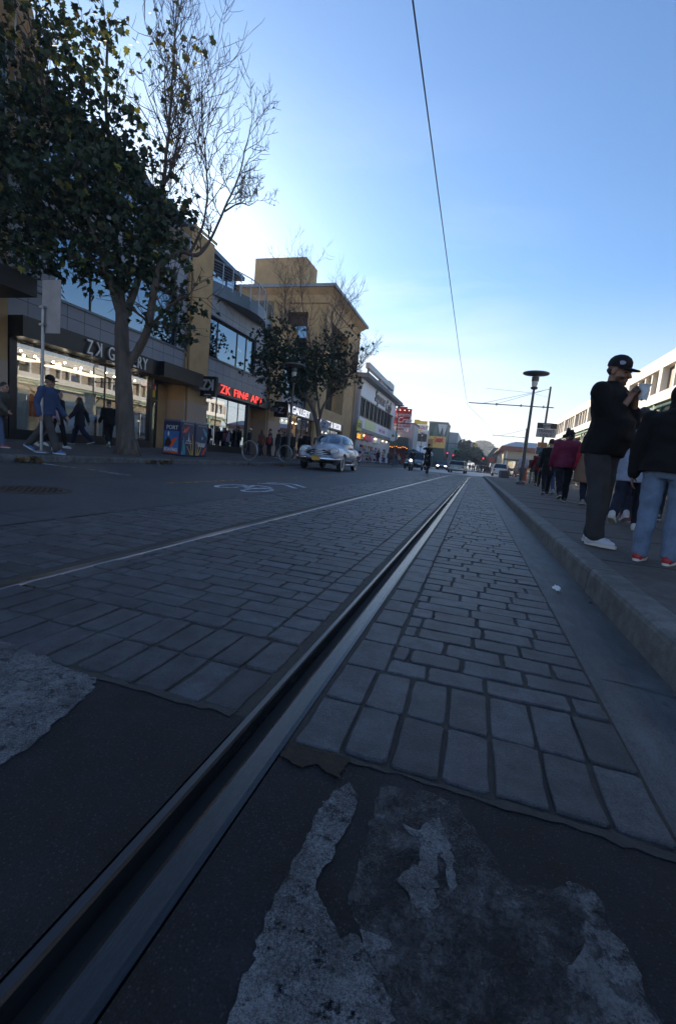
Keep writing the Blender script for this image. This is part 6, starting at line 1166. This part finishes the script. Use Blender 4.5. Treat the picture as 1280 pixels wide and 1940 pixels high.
    # --- top
    if not O.get('bare'):
        t_ = MB(); pf = .016 + O['puff']; hem = O['hem']
        rows = [r for r in ROWS if r[0] > -.02 or hem > .08]
        rr_ = [(-hem - .0, .172 + O['coat'] * .03, .128 + O['coat'] * .03, -.005)] + ([(-hem * .5, .168, .122, -.005)] if hem > .15 else []) + [r for r in ROWS if r[0] > .0 and r[0] < .52] + [(.53, .085, .07, -.015)]
        torso(t_, pf, rr_, O['belly'])
        for s in (1, -1):
            sp, e, w = J['sh', s], J['el', s], J['wr', s]
            t_.cap(sp, e, .056 + pf * .9, .046 + pf * .8, n)
            if O['sleeve'] > .5: t_.cap(e, w - (w - e).normalized() * .0 if O['sleeve'] == 1 else e + (w - e) * O['sleeve'] * .6, .046 + pf * .8, .034 + pf * .6, n)
        if O['style'] == 'hood' or O.get('hooddown'): t_.ell(tor((0, -.09, .50)), (.11, .06, .07), 12, 8)
        if O.get('collar'): t_.loft([[tor(p) for p in ring_ell((0, -.012, .52), .082, .08)], [tor(p) for p in ring_ell((0, -.006, .575), .066, .068)]])
        f = fin(t_, O.get('topname', 'jacket'), cloth(O['top'], O['topc'], O.get('rough', .85)), vc, 2, .012 if lod < 2 else .006, (7, 7, 12))
    # --- trousers / skirt
    p_ = MB(); bg_ = O['bag']
    p_.loft([[Vector(v) for v in ring_ell((0, -.008, h), a, c_)] for h, a, c_ in ((-.11, .13 * sx, .10), (-.05, .160 * sx, .118), (.02, .155 * sx, .112), (.08, .135 * sx, .10))])
    for s in (1, -1):
        hp, kn, an = J['hip', s], J['kn', s], J['an', s]
        if O.get('shorts'): p_.cap(hp, hp + (kn - hp) * .8, .092 * sx + bg_, .085 + bg_, n)
        else: p_.cap(hp + (kn - hp) * .12, kn, .086 * sx + bg_ * .35, .066 + bg_, n); p_.cap(kn, an - (an - kn).normalized() * .012, .066 + bg_, .054 + bg_ * 1.1, n)
    fin(p_, 'trousers', cloth(O.get('pname', 'p%.3f%.3f' % (O['pants'][0], O['pants'][2])), O['pants'], var=O.get('pvar', .25), sc=5), vc, 2, .013 if lod < 2 else .006, (9, 9, 11))
    # --- shoes
    for s in (1, -1):
        an, f_ = J['an', s], -A(J['ft', s]); R_ = lambda v: an + rx(v, f_)
        m = MB(); m.cap(R_((0, -.035, -.045)), R_((0, .06, -.048)), .046, .044, n); m.cap(R_((0, .05, -.053)), R_((0, .145, -.058)), .042, .034, n); m.cap(R_((0, -.03, .0)), R_((0, -.01, -.04)), .043, .045, n)
        so_ = fin(m, 'shoe', pm('shoe %.2f%.2f%.2f' % O['shoe'], O['shoe'], .5), vc * .8, 2)
        if lod < 3:
            sl = []; N = 14
            for zz, g in ((-.086, 0), (-.062, .004)):
                r_ = []
                for k in range(N * 2):
                    a = 2 * pi * k / (N * 2); yy = .053 + sin(a) * (.135 + g); ww = (.042 + g) * abs(cos(a)) ** .6 * (1 if cos(a) > 0 else -1) * (1.06 if yy > .06 else .92); r_.append(R_((ww, yy, zz)) + lift)
                sl.append(r_)
            ms = MB(); ms.loft(sl); ms.build('sole', pm('sole %.2f%.2f%.2f' % O['sole'], O['sole'], .6), so_, local=True)
    # --- hair and headwear
    hs = O['style']; h_ = MB()
    if hs in ('short', 'long', 'curly', 'bun', 'cap', 'beanie'):
        h_.ell(Hd((0, -.028, .055)), (.083, .098, .088), 14, 9, rot=hr)
        if hs == 'cap': h_ = MB(); h_.ell(Hd((0, -.048, .0)), (.070, .062, .045), 14, 9, rot=hr)
        if hs == 'curly':
            rg_ = random.Random(3)
            for k in range(26): h_.ell(Hd((rg_.uniform(-.1, .1), rg_.uniform(-.13, .03), rg_.uniform(-.09, .14))), rg_.uniform(.03, .05), 8, 6)
        if hs == 'long': h_.ell(Hd((0, -.065, -.06)), (.088, .06, .13), 12, 8, rot=hr); h_.cap(Hd((0, -.075, -.06)), tor((0, -.115, .36)), .07, .06, n); h_.cap(Hd((.07, -.01, .0)), Hd((.075, .02, -.16)), .026, .03, 8); h_.cap(Hd((-.07, -.01, .0)), Hd((-.075, .02, -.16)), .026, .03, 8)
        if hs == 'bun': h_.ell(Hd((0, -.115, .10)), .045, 10, 7)
        fin(h_, 'hair', hairm(O['hair']), max(vb, .012), 1, .006, (40, 40, 40))
    cm = cloth('hat %.2f%.2f' % (O['capc'][0], O['capc'][2]), O['capc'], .7)
    if hs == 'cap':
        c_ = MB(); prof = [(.098, 0), (.101, .03), (.094, .065), (.07, .095), (.035, .112), (.006, .117)]
        c_.loft([[Hd((r * .86 * cos(2 * pi * k / 24), -.018 + r * 1.03 * sin(2 * pi * k / 24), .035 + zz - .0)) + lift for k in range(24)] for r, zz in prof])
        c_.build('cap', cm, q, smooth=True, local=True, ang=50)
        br = MB(); A_ = []; B_ = []
        for k in range(13):
            a = pi * k / 12; A_.append((.076 * cos(a), .01 + .075 * sin(a) ** .8)); B_.append((.078 * cos(a) * 1.02, .035 + .135 * sin(a) ** .75))
        top = [Hd((u, v, .050 - (abs(u) * 1.6) ** 2 * 1.2 - max(0, v - .08) * .12)) + lift for u, v in A_ + B_[::-1]]; bot = [p - hr @ Vector((0, 0, .006)) for p in top]; N = len(top)
        fs = [(i, i + 1, N - 2 - i, N - 1 - i) for i in range(12)]; br.add([tuple(p) for p in top + bot], fs + [tuple(i + N for i in f[::-1]) for f in fs] + [(i, i + N, (i + 1) % N + N, (i + 1) % N) for i in range(N)])
        br.build('cap_brim', cm, q, smooth=True, local=True, ang=40)
        if O.get('logo'):
            g = MB(); g.loft([[Hd((.0 + .03 * cos(a) + .0, .0 + r, .0)) for a in ()] for r in ()] if False else [[Hd((.070 + .02 * zz, .035 + .03 * cos(a), .075 + .018 * sin(a))) + lift for a in np.linspace(0, 6.0, 10)] for zz in (0, .5)]); g.build('cap_badge', pm('cap badge', (.25, .28, .36), .4), q, local=True)
    if hs == 'beanie':
        c_ = MB(); c_.loft([[Hd((r * .9 * cos(2 * pi * k / 20), -.022 + r * 1.05 * sin(2 * pi * k / 20), .03 + zz)) + lift for k in range(20)] for r, zz in ((.093, -.012), (.096, .03), (.088, .07), (.062, .105), (.02, .125))]); c_.build('beanie', cm, q, smooth=True, local=True)
    if hs == 'hood':
        c_ = MB(); c_.ell(Hd((0, -.03, .03)), (.105, .115, .125), 14, 9, rot=hr); c_.cap(Hd((0, -.03, -.04)), tor((0, -.03, .5)), .095, .10, n); fin(c_, 'hood', cloth(O['top'], O['topc']), vc, 2, .006)
    q['_wr'] = None; del q['_wr']
    M = Matrix.Translation((x, y, z)) @ Matrix.Rotation(A(face), 4, 'Z') @ Matrix.Scale(S, 4)
    return q, (lambda s, off=(0, 0, 0): M @ (J['wr', s] + (J['wr', s] - J['el', s]).normalized() * .09 + lift + Vector(off))), (lambda v: M @ (tor(v) + lift)), (lambda v: M @ (Hd(v) + lift)), M
# near people on the right pavement
cap_man, wr, tor_, hd_, M_ = person('man in a black cap and black jacket eating from white paper by the kerb', 1.03, 4.45, .132, -126, 1.63, dict(hr=9, hl=0, kr=4, kl=3, lean=1, hp=14, hy=-4, ar=(.045, .205, -.19, (.35, -.3, -1), 'head'), al=(-.035, .215, -.20, (-.45, .0, -1), 'head'), splay=4, curl=62),
    dict(top='black jacket', topc=(.006, .006, .007), hem=.10, puff=.014, belly=.08, pants=(.040, .042, .048), pname='grey jeans', bag=.022, shoe=(.42, .44, .50), sole=(.62, .60, .55), style='cap', hair='black', capc=(.007, .007, .009), skin='tan', beard=1, logo=1, collar=1, sleeve=.8), 0, sx=1.24)
n_ = MB(); c0 = hd_((.0, .27, -.125)); rgp = random.Random(2); rings = []
for k, (zz, r) in enumerate(((-.065, .026), (-.03, .032), (0, .036), (.035, .038), (.062, .042))): rings.append([(c0.x + r * (1 + .22 * rgp.uniform(-1, 1)) * cos(a), c0.y + r * (1 + .22 * rgp.uniform(-1, 1)) * sin(a), c0.z + zz + .008 * rgp.uniform(-1, 1)) for a in np.linspace(0, 2 * pi, 12, endpoint=False)])
n_.loft(rings); tag(n_.build('paper_wrap', pm('white napkin', (.62, .64, .66), .8, bump=.5, bscale=60)), 'crumpled white paper wrap held up to his mouth by the man in the black cap', 'paper wrap')
hood, w2, t2, h2, M2 = person('person in a black hooded top, pale jeans and red and white trainers', 1.325, 3.80, .132, -34, 1.30, dict(hr=3, hl=-3, kr=3, kl=5, lean=2, hp=10, ar=(2, 10, 14), al=(-2, 12, 10), stance=.0),
    dict(top='black hoodie', topc=(.007, .007, .008), hem=.05, puff=.026, pants=(.13, .18, .27), pname='pale jeans', pvar=.35, bag=.020, shoe=(.30, .012, .018), sole=(.62, .60, .58), style='hood', hair='black', skin='tan'), 0, sx=1.2)
person('person with short dark hair in a pale blue and white jacket', 1.80, 6.2, .132, -25, 1.50, dict(hr=18, hl=-16, kr=10, kl=34, fl=22, ar=(-15, 10, 20), al=(18, 8, 20)), dict(top='pale blue', topc=(.26, .30, .40), hem=.24, puff=.02, pants=(.012, .014, .028), shoe=(.50, .50, .48), sole=(.5, .48, .4), style='short', skin='tan', bag=.01), 1)
person('walker in dark navy trousers and white trainers mostly hidden by the man in the cap', 1.95, 7.3, .132, -5, 1.66, dict(hr=-14, hl=16, kr=24, kl=8, fr=20), dict(top='navy coat', topc=(.012, .014, .03), hem=.2, pants=(.010, .012, .028), shoe=(.40, .40, .42), style='hood'), 1)
person('walker in a black padded coat at the very right edge behind the hooded person', 2.55, 6.1, .132, 10, 1.70, dict(hr=16, hl=-14, kl=24, fl=16), dict(top='black coat', topc=(.01, .01, .012), hem=.2, puff=.02, pants=(.02, .02, .024), shoe=(.5, .5, .5)), 1)
person('child in a red top and dark trousers between the near walkers', 2.15, 7.4, .132, -10, 1.30, dict(hr=12, hl=-12, kl=20, fl=14), dict(top='child red', topc=(.28, .02, .025), hem=.1, puff=.02, pants=(.05, .055, .07), shoe=(.3, .05, .06)), 1)
person('woman with dark curly hair in a magenta padded jacket seen from behind', 1.94, 11.5, .132, 4, 1.66, dict(hr=4, hl=-16, kr=4, kl=24, fl=22, ar=(-8, 12, 16), al=(6, 12, 14), hp=6), dict(top='magenta jacket', topc=(.13, .008, .04), hem=.13, puff=.042, belly=.02, pants=(.010, .011, .018), shoe=(.05, .05, .05), sole=(.6, .58, .5), style='curly', hooddown=1, rough=.5, bag=.012), 1, female=True, sx=1.18)
person('woman in a tan quilted skirt coat with a red top, walking away', 2.36, 11.0, .132, 2, 1.63, dict(hr=8, hl=-8, kl=12, fl=8, ar=(-6, 12, 20), al=(4, 12, 16)), dict(top='red top', topc=(.30, .014, .03), hem=-.02, puff=.03, pants=(.012, .016, .035), shoe=(.2, .2, .2), style='long', hair='black', bag=.01, topname='jacket'), 1, female=True, sx=1.12)
qc = MB(); zs = np.linspace(.47, 1.10, 19)
qc.loft([[(2.36 + (r + .014 * abs(sin(i * pi / 2 * 1.0)) + .008 * cos(3 * a)) * cos(a) * 1.12, 11.0 + (r * .8 + .012 * abs(sin(i * pi / 2))) * sin(a), .132 + zz + .02 * abs(cos(a))) for a in np.linspace(0, 2 * pi, 28, endpoint=False)] for i, (zz, r) in enumerate((z_, .27 - .065 * (z_ - .47) / .63) for z_ in zs)])
_coat = [o for o in bpy.data.objects if o.get('label', '').startswith('woman in a tan quilted')][0]
o_ = qc.build('quilted_skirt', cloth('tan quilt', (.20, .125, .085), .5), smooth=True); o_.parent = _coat; bpy.context.view_layer.update(); o_.matrix_parent_inverse = _coat.matrix_world.inverted()
b_ = thing('handbag', 'small red handbag hanging between the magenta jacket and the tan coat', 'handbag', (2.17, 11.1, .95)); MB().bbox(2.10, 2.26, 11.02, 11.16, .86, 1.10, .03).build('bag', pm('bag red', (.22, .01, .015), .5), b_); MB().tube([(2.12, 11.08, 1.09), (2.3, 10.92, 1.42)], .009, 6).build('strap', blackm, b_)
person('woman in black coat and black leggings walking left of the magenta jacket', 1.98, 14.2, .132, 0, 1.66, dict(hr=20, hl=-14, kr=8, kl=22, fl=18), dict(top='black wool', topc=(.010, .010, .012), hem=.3, pants=(.01, .01, .014), shoe=(.02, .02, .022), sole=(.6, .55, .58), style='short'), 1, female=True)
person('person in a navy jacket and blue jeans beside the black coat', 2.22, 15.4, .132, 4, 1.70, dict(hr=-10, hl=12, kr=18, fr=14), dict(top='navy jacket', topc=(.012, .016, .035), pants=(.05, .08, .16), shoe=(.3, .3, .34)), 1)
rj = person('woman in a dark red jacket with a black backpack walking away past the right lamp', 2.72, 22.2, .132, 0, 1.66, dict(hr=16, hl=-16, kl=28, fl=22, ar=(-16, 22, 24), al=(14, 24, 24)), dict(top='dark red', topc=(.16, .012, .012), hem=.12, puff=.02, pants=(.010, .010, .012), shoe=(.05, .05, .05), sole=(.6, .6, .6), style='long'), 1, female=True, sx=1.12)
b_ = thing('backpack', 'black backpack worn over the dark red jacket', 'backpack', tuple(rj[2]((0, -.2, .3)))); bb = MB(); c = rj[2]((0, -.2, .28)); bb.ell(c, (.15, .10, .25), 14, 10); bb.ell(c + Vector((0, -.08, -.07)), (.11, .06, .13), 12, 8); fuse(bb, .02, 2).build('pack', pm('pack black', (.008, .008, .009), .6), b_, smooth=True)
for sx_ in (-.1, .1): MB().tube([rj[2]((sx_, -.14, .42)), rj[2]((sx_, -.02, .51)), rj[2]((sx_, .1, .40))], .016, 6).build('strap', MATS['pack black'], b_)
person('man in a white shirt and jeans walking away behind the right lamp post', 2.62, 28.5, .132, 0, 1.76, dict(hr=10, hl=-10, kl=18, fl=12), dict(top='white shirt', topc=(.55, .52, .60), pants=(.10, .14, .20), shoe=(.05, .05, .05)), 1)
person('person in beige trousers and a grey coat beside the man in the white shirt', 3.15, 28.2, .132, -6, 1.66, dict(hr=-10, hl=10, kr=18, fr=12), dict(top='grey coat', topc=(.05, .05, .052), hem=.2, pants=(.30, .27, .20), shoe=(.05, .05, .05)), 1)
person('tall person in black between the red jacket and the far cars', 3.35, 24.0, .132, 8, 1.74, dict(hr=10, hl=-10, kl=18, fl=12), dict(top='black fleece', topc=(.011, .011, .013), hem=.14, pants=(.012, .012, .015), style='beanie'), 1)
for i, (lab, x, y, H, c, c2) in enumerate((('man in a brown jacket far behind the magenta jacket', 2.9, 16.8, 1.76, (.07, .04, .025), (.03, .035, .05)), ('woman in a plum coat behind the tan quilted coat', 3.3, 13.6, 1.66, (.09, .02, .05), (.02, .02, .025)), ('man in a grey anorak close to the market building', 4.6, 15.5, 1.78, (.07, .075, .08), (.02, .025, .04)), ('woman in a camel coat near the market building', 4.1, 19.5, 1.65, (.26, .17, .09), (.02, .02, .022)), ('man in a charcoal coat behind the pale blue jacket', 2.9, 8.6, 1.74, (.02, .02, .024), (.02, .022, .03)), ('tall youth in a dark green parka near the market windows', 3.9, 10.2, 1.80, (.02, .03, .022), (.04, .055, .09)))):
    person(lab, x, y, .132, (4, -6, 170, 10, 0, 175)[i], H, dict(hr=14 - i, hl=-14, kl=20, fl=14), dict(top='extra %d' % i, topc=c, hem=(.08, .3, .12, .34, .2, .16)[i], puff=.02, pants=c2, style=('short', 'long', 'beanie', 'long', 'short', 'hood')[i]), 2, female=i in (1, 3))
# left pavement
lm = person('man in a blue hooded top, black cap and grey trousers striding past the sign post', -9.35, 8.05, .14, -74, 1.82, dict(hr=24, hl=-24, kr=6, kl=16, fl=26, lean=5, ar=(-10, 8, 26), al=(16, 8, 30), hp=6, hy=-6), dict(top='blue hoodie', topc=(.045, .068, .14), hem=.05, puff=.022, pants=(.060, .055, .052), bag=.022, shoe=(.04, .13, .34), sole=(.55, .56, .58), style='cap', hooddown=1, skin='light', topname='hooded_top'), 0)
person('boy in an olive jacket and blue jeans running at the left edge of the photo', -10.35, 7.75, .17, -76, 1.50, dict(hr=14, hl=-34, kr=6, kl=50, fl=40, lean=10, ar=(34, 10, 30), al=(-34, 12, 60)), dict(top='olive jacket', topc=(.075, .066, .052), hem=.06, puff=.025, pants=(.075, .11, .19), shoe=(.22, .03, .05), sole=(.6, .5, .5)), 1, sx=.95)
person('woman in a pale pink top and black cap walking just behind the man in blue', -10.1, 8.75, .17, -80, 1.64, dict(hr=20, hl=-20, kl=28, fl=22), dict(top='pale pink', topc=(.42, .30, .34), hem=.06, pants=(.20, .19, .18), shoe=(.5, .5, .5), style='cap', hair='brown'), 1, female=True)
person('person all in black with white shoes between the sign post and the gallery window', -11.1, 9.9, .19, -76, 1.62, dict(hr=-14, hl=16, kr=22, fr=18), dict(top='black knit', topc=(.009, .009, .010), pants=(.008, .008, .009), shoe=(.5, .5, .5), style='short'), 1)
wo_ = person('woman in an open black jacket over a pale blue top, walking left past the gallery', -13.0, 12.45, .24, 118, 1.66, dict(hr=22, hl=-20, kr=8, kl=24, fl=20, ar=(-30, 16, 18), al=(22, 20, 20)), dict(top='open black', topc=(.014, .015, .02), hem=.22, puff=.022, coat=1, pants=(.012, .014, .04), bag=.028, style='long', hair='black', shoe=(.03, .03, .03)), 1, female=True)
ms = MB(); ms.loft([[Vector((w * cos(a), .02 + .135 * abs(sin(a)) ** .7, h)) for a in np.linspace(.0, pi, 9)] for h, w in ((-.12, .07), (.1, .075), (.3, .07), (.44, .05))], close=False, cap=False)
_inv = wo_[4].inverted(); ms.v = [tuple(_inv @ wo_[2](Vector(p))) for p in ms.v]; ms.build('shirt', cloth('pale blue shirt', (.30, .38, .48)), wo_[0], smooth=True, local=True)
person('young man in black with a mop of dark hair and white trainers, looking down', -12.5, 13.2, .23, 60, 1.66, dict(hr=14, hl=-14, kr=8, kl=26, fl=20, hp=26, ar=(10, 8, 40), al=(14, 8, 30)), dict(top='black sweater', topc=(.008, .008, .009), hem=.08, puff=.012, pants=(.008, .008, .009), bag=.02, shoe=(.55, .55, .52), sole=(.6, .6, .6), style='short'), 1)
person('person in a blue coat and pale jeans half hidden by the big tree trunk', -12.3, 13.55, .22, 66, 1.62, dict(hr=12, hl=-12, kl=22, fl=18), dict(top='slate coat', topc=(.035, .05, .075), hem=.3, pants=(.18, .22, .30), shoe=(.6, .6, .6), style='long'), 1, female=True)
sh_ = MB()
# ---------------------------------------------------------------- riders and the crowds farther off
rd = person('rider in black gear standing on the pegs of the rearing dirt bike', -3.38, 33.75, .52, 180 - 8, 1.74, dict(hr=30, hl=30, kr=44, kl=44, stance=.12, lean=10, ar=(.24, .46, -.22, (1, 0, -.3), 'head'), al=(-.24, .46, -.22, (-1, 0, -.3), 'head')), dict(top='rider black', topc=(.008, .008, .009), puff=.03, hem=.06, pants=(.008, .008, .009), bag=.015, shoe=(.01, .01, .01), sole=(.03, .03, .03), style='beanie', capc=(.008, .008, .009)), 2)
rd2 = person('rider in a dark jacket sitting on the motorcycle with the bright headlight', -5.2, 39.0, .34, 180, 1.72, dict(hr=62, hl=62, kr=84, kl=84, stance=.22, lean=10, ar=(.28, .46, -.34, (1, 0, -.4), 'head'), al=(-.28, .46, -.34, (-1, 0, -.4), 'head')), dict(top='dark leather', topc=(.010, .010, .012), puff=.02, pants=(.012, .014, .02), shoe=(.02, .02, .02), sole=(.03, .03, .03), style='beanie', capc=(.015, .02, .04)), 2)
CR = 'people gathered outside the second gallery'
for lab, x, y, f, H, o, po in [
    ('person in a white cap and dark jacket nearest the red gallery door', -13.6, 27.4, -60, 1.70, dict(top='c1', topc=(.02, .024, .03), style='cap', capc=(.6, .6, .6), pants=(.03, .04, .08)), {}),
    ('child in a pale lilac hooded top leaning beside the white cap', -12.9, 27.6, 40, 1.38, dict(top='c2', topc=(.42, .40, .50), style='hood', pants=(.05, .07, .16)), dict(lean=16)),
    ('youngster seen from behind wearing a red backpack', -12.6, 28.2, 20, 1.50, dict(top='c3', topc=(.03, .03, .035), pants=(.012, .012, .015)), dict(hr=10, hl=-10, kl=14)),
    ('tall man in a grey jacket rising above the crowd', -12.9, 28.9, 120, 1.84, dict(top='c4', topc=(.05, .055, .055), pants=(.06, .08, .12)), {}),
    ('girl in a dusty lilac top and pink shoes', -12.2, 28.6, 170, 1.52, dict(top='c5', topc=(.20, .13, .20), pants=(.04, .045, .08), shoe=(.5, .25, .3), style='long'), {}),
    ('woman in a black top with a small pale print on the chest', -11.9, 28.9, 160, 1.66, dict(top='c6', topc=(.010, .010, .011), pants=(.02, .02, .03), style='long'), {}),
    ('person in black between the printed top and the lamp post', -11.4, 29.0, 190, 1.60, dict(top='c7', topc=(.012, .012, .014), pants=(.10, .12, .16), style='long'), {}),
    ('person in black half hidden behind the left lamp post', -11.2, 29.9, 150, 1.68, dict(top='c8', topc=(.014, .014, .016), pants=(.014, .014, .018)), {}),
    ('tall man in black walking just right of the left lamp post', -10.35, 28.8, 10, 1.86, dict(top='c9', topc=(.011, .011, .012), hem=.1, pants=(.012, .012, .014), bag=.02, skin='tan'), dict(hr=14, hl=-14, kl=20)),
    ('broad man in a navy jacket with his back to us by the tilted sign', -9.75, 29.3, 6, 1.80, dict(top='c10', topc=(.018, .028, .065), hem=.08, puff=.03, pants=(.016, .02, .035)), dict(hr=-10, hl=12, kr=16)),
    ('person in a dark coat behind the broad navy jacket', -9.9, 31.2, 20, 1.72, dict(top='c11', topc=(.012, .012, .016), hem=.25, pants=(.012, .012, .016)), {}),
    ('woman with long brown hair standing next to the silver car', -9.2, 30.2, 100, 1.66, dict(top='c12', topc=(.035, .028, .025), style='long', hair='brown', pants=(.02, .02, .03)), {}),
    ('person with dark hair behind the red backpack', -12.4, 29.8, 60, 1.64, dict(top='c13', topc=(.03, .026, .03), pants=(.03, .035, .05)), {}),
    ('woman in a rust coloured cardigan close to the first bike ring', -12.2, 26.3, 70, 1.62, dict(top='c14', topc=(.12, .045, .025), hem=.2, style='long', hair='brown', pants=(.02, .022, .03)), dict(hr=12, hl=-12, kl=18)),
    ('man in a dark green jacket between the bike rings', -11.6, 27.3, -40, 1.75, dict(top='c15', topc=(.02, .032, .025), hem=.1, pants=(.05, .06, .09)), {}),
    ('woman in a charcoal puffer jacket behind the second bike ring', -11.0, 27.9, 200, 1.64, dict(top='c16', topc=(.022, .022, .026), puff=.04, hem=.1, style='long', pants=(.014, .014, .018)), dict(hr=-10, hl=12, kr=16)),
    ('teenager in a grey hooded sweatshirt in the thick of the crowd', -12.0, 29.9, 150, 1.62, dict(top='c17', topc=(.10, .10, .11), style='hood', pants=(.02, .02, .03)), {}),
    ('man in a black beanie at the back of the crowd', -12.8, 31.0, 100, 1.80, dict(top='c18', topc=(.02, .02, .022), style='beanie', pants=(.02, .025, .04)), {}),
    ('man in a maroon jumper walking towards the tower building', -9.9, 33.5, 5, 1.76, dict(top='c19', topc=(.07, .012, .018), hem=.08, pants=(.02, .022, .03)), dict(hr=14, hl=-14, kl=20))]:
    person(lab, x, y - 1.7, .21, f, H, po, o, 2, CR)
bp = thing('backpack', 'bright red backpack on the youngster outside the gallery', 'backpack', (-12.54, 26.3, 1.1)); m = MB(); m.ell((-12.54, 26.32, 1.22), (.15, .09, .22), 12, 8); m.ell((-12.53, 26.25, 1.14), (.11, .05, .11), 10, 6); fuse(m, .02, 2).build('pack', pm('pack red', (.42, .015, .02), .6), bp, smooth=True); MB().tube([(-12.62, 26.38, 1.34), (-12.64, 26.6, 1.3)], .014, 5).build('strap', MATS['pack red'], bp)
CR2 = 'people outside the seafood restaurant'; rq = random.Random(77)
cols = [('pale grey top', (.35, .35, .38)), ('black jacket', (.012, .012, .014)), ('dark blue jacket', (.02, .03, .08)), ('white top', (.5, .5, .52)), ('brown coat', (.08, .05, .03)), ('dark red top', (.15, .02, .02)), ('olive jacket', (.06, .06, .04)), ('beige coat', (.28, .23, .17)), ('charcoal hoodie', (.03, .03, .035))]
posn = ['by the corner rack', 'under the yellow banner', 'before the second rack', 'left of the distant lamp post', 'just left of the distant lamp post', 'just right of the distant lamp post', 'before the round leaf sign', 'under the round leaf sign', 'left of the awning restaurant', 'at the awning restaurant counter', 'right of the awning restaurant', 'next to the dark green parasol', 'behind the motorcycle headlight', 'beside the market tents']
spots = [(-11.9, 52.4), (-11.3, 53.8), (-11.6, 55.4), (-11.0, 56.2), (-10.6, 57.4), (-10.0, 58.0), (-10.9, 60.5), (-10.3, 62.5), (-11.2, 66), (-12.6, 78), (-10.4, 71), (-9.9, 76), (-8.9, 66), (-9.6, 83)]
protos = []
for i, (x, y) in enumerate(spots):
    nm, c = cols[i % 9]
    person('distant person in a %s %s' % (nm, posn[i]), x, y, .16, rq.uniform(0, 360), rq.uniform(1.6, 1.82), dict(hr=rq.uniform(2, 14), hl=-rq.uniform(2, 14), kl=rq.uniform(4, 20)), dict(top='d%d' % (i % 9), topc=c, hem=rq.choice((.05, .12)), pants=rq.choice(((.03, .04, .08), (.012, .012, .015), (.10, .13, .2)))), 3, CR2)
pr = []
for k in range(4):
    q = person('distant dark pedestrian in the crowd crossing at the end of the street', 0, 0, .0, 0, 1.7, dict(hr=8 + k * 3, hl=-8 - k * 3, kl=10 + k * 4), dict(top='e%d' % k, topc=[(.03, .03, .04), (.10, .03, .03), (.02, .03, .06), (.20, .19, .18)][k], pants=(.02, .022, .03)), 3, 'pedestrians at the far junction')[0]; pr.append(q)
far = [(.2, 96), (.7, 97), (1.0, 95), (1.35, 98), (1.7, 96), (2.1, 99), (2.5, 97), (.5, 101), (1.2, 103), (1.9, 102), (2.9, 100), (-.6, 99), (-1.2, 102), (-2.0, 104), (3.4, 92), (3.9, 88), (4.3, 80), (4.8, 74), (5.4, 70), (5.2, 66), (4.1, 72), (6.0, 68), (3.7, 79), (-7.2, 98), (-7.8, 95), (-6.9, 101)]
for i, (x, y) in enumerate(far):
    if i < 4: pr[i].location = (x, y, .0); pr[i].rotation_euler = (0, 0, rq.uniform(0, 6.28))
    else: dup(pr[i % 4], (x, y, .0), rq.uniform(0, 6.28))
sc_ = person('person riding a small scooter far down the street', -1.85, 84, .22, 180, 1.7, dict(hr=8, hl=4), dict(top='scoot', topc=(.2, .08, .05), pants=(.03, .03, .04)), 3)
s = thing('kick_scooter', 'small scooter under the far rider in the middle of the street', 'scooter', (-1.85, 84, 0)); MB().box(-1.94, -1.76, 83.5, 84.4, .14, .2).build('deck', blackm, s); MB().tube([(-1.85, 83.55, .2), (-1.85, 83.65, 1.1)], .03, 6).build('steering_column', railm, s); MB().tube([(-2.1, 83.65, 1.1), (-1.6, 83.65, 1.1)], .025, 6).build('handlebar', blackm, s)
for yy in (83.45, 84.5): MB().torus((-1.85, yy, .11), .09, .03, 'x', 14, 6).build('wheel', rubber, s)
# ---------------------------------------------------------------- air
hm = bpy.data.materials.new('haze'); hm.use_nodes = True; t = hm.node_tree; t.nodes.clear()
o_ = nn(t, 'ShaderNodeOutputMaterial'); v_ = nn(t, 'ShaderNodeVolumePrincipled', Density=.0010, Anisotropy=.25); v_.inputs['Color'].default_value = (.86, .92, 1., 1); t.links.new(v_.outputs[0], o_.inputs['Volume'])
hz_ = MB().box(-640, 640, -70, 1450, -1.4, 24).build('haze', hm); hz_['kind'] = 'stuff'
SC.cycles.volume_bounces = 0
bpy.data.scenes.remove(TMP)
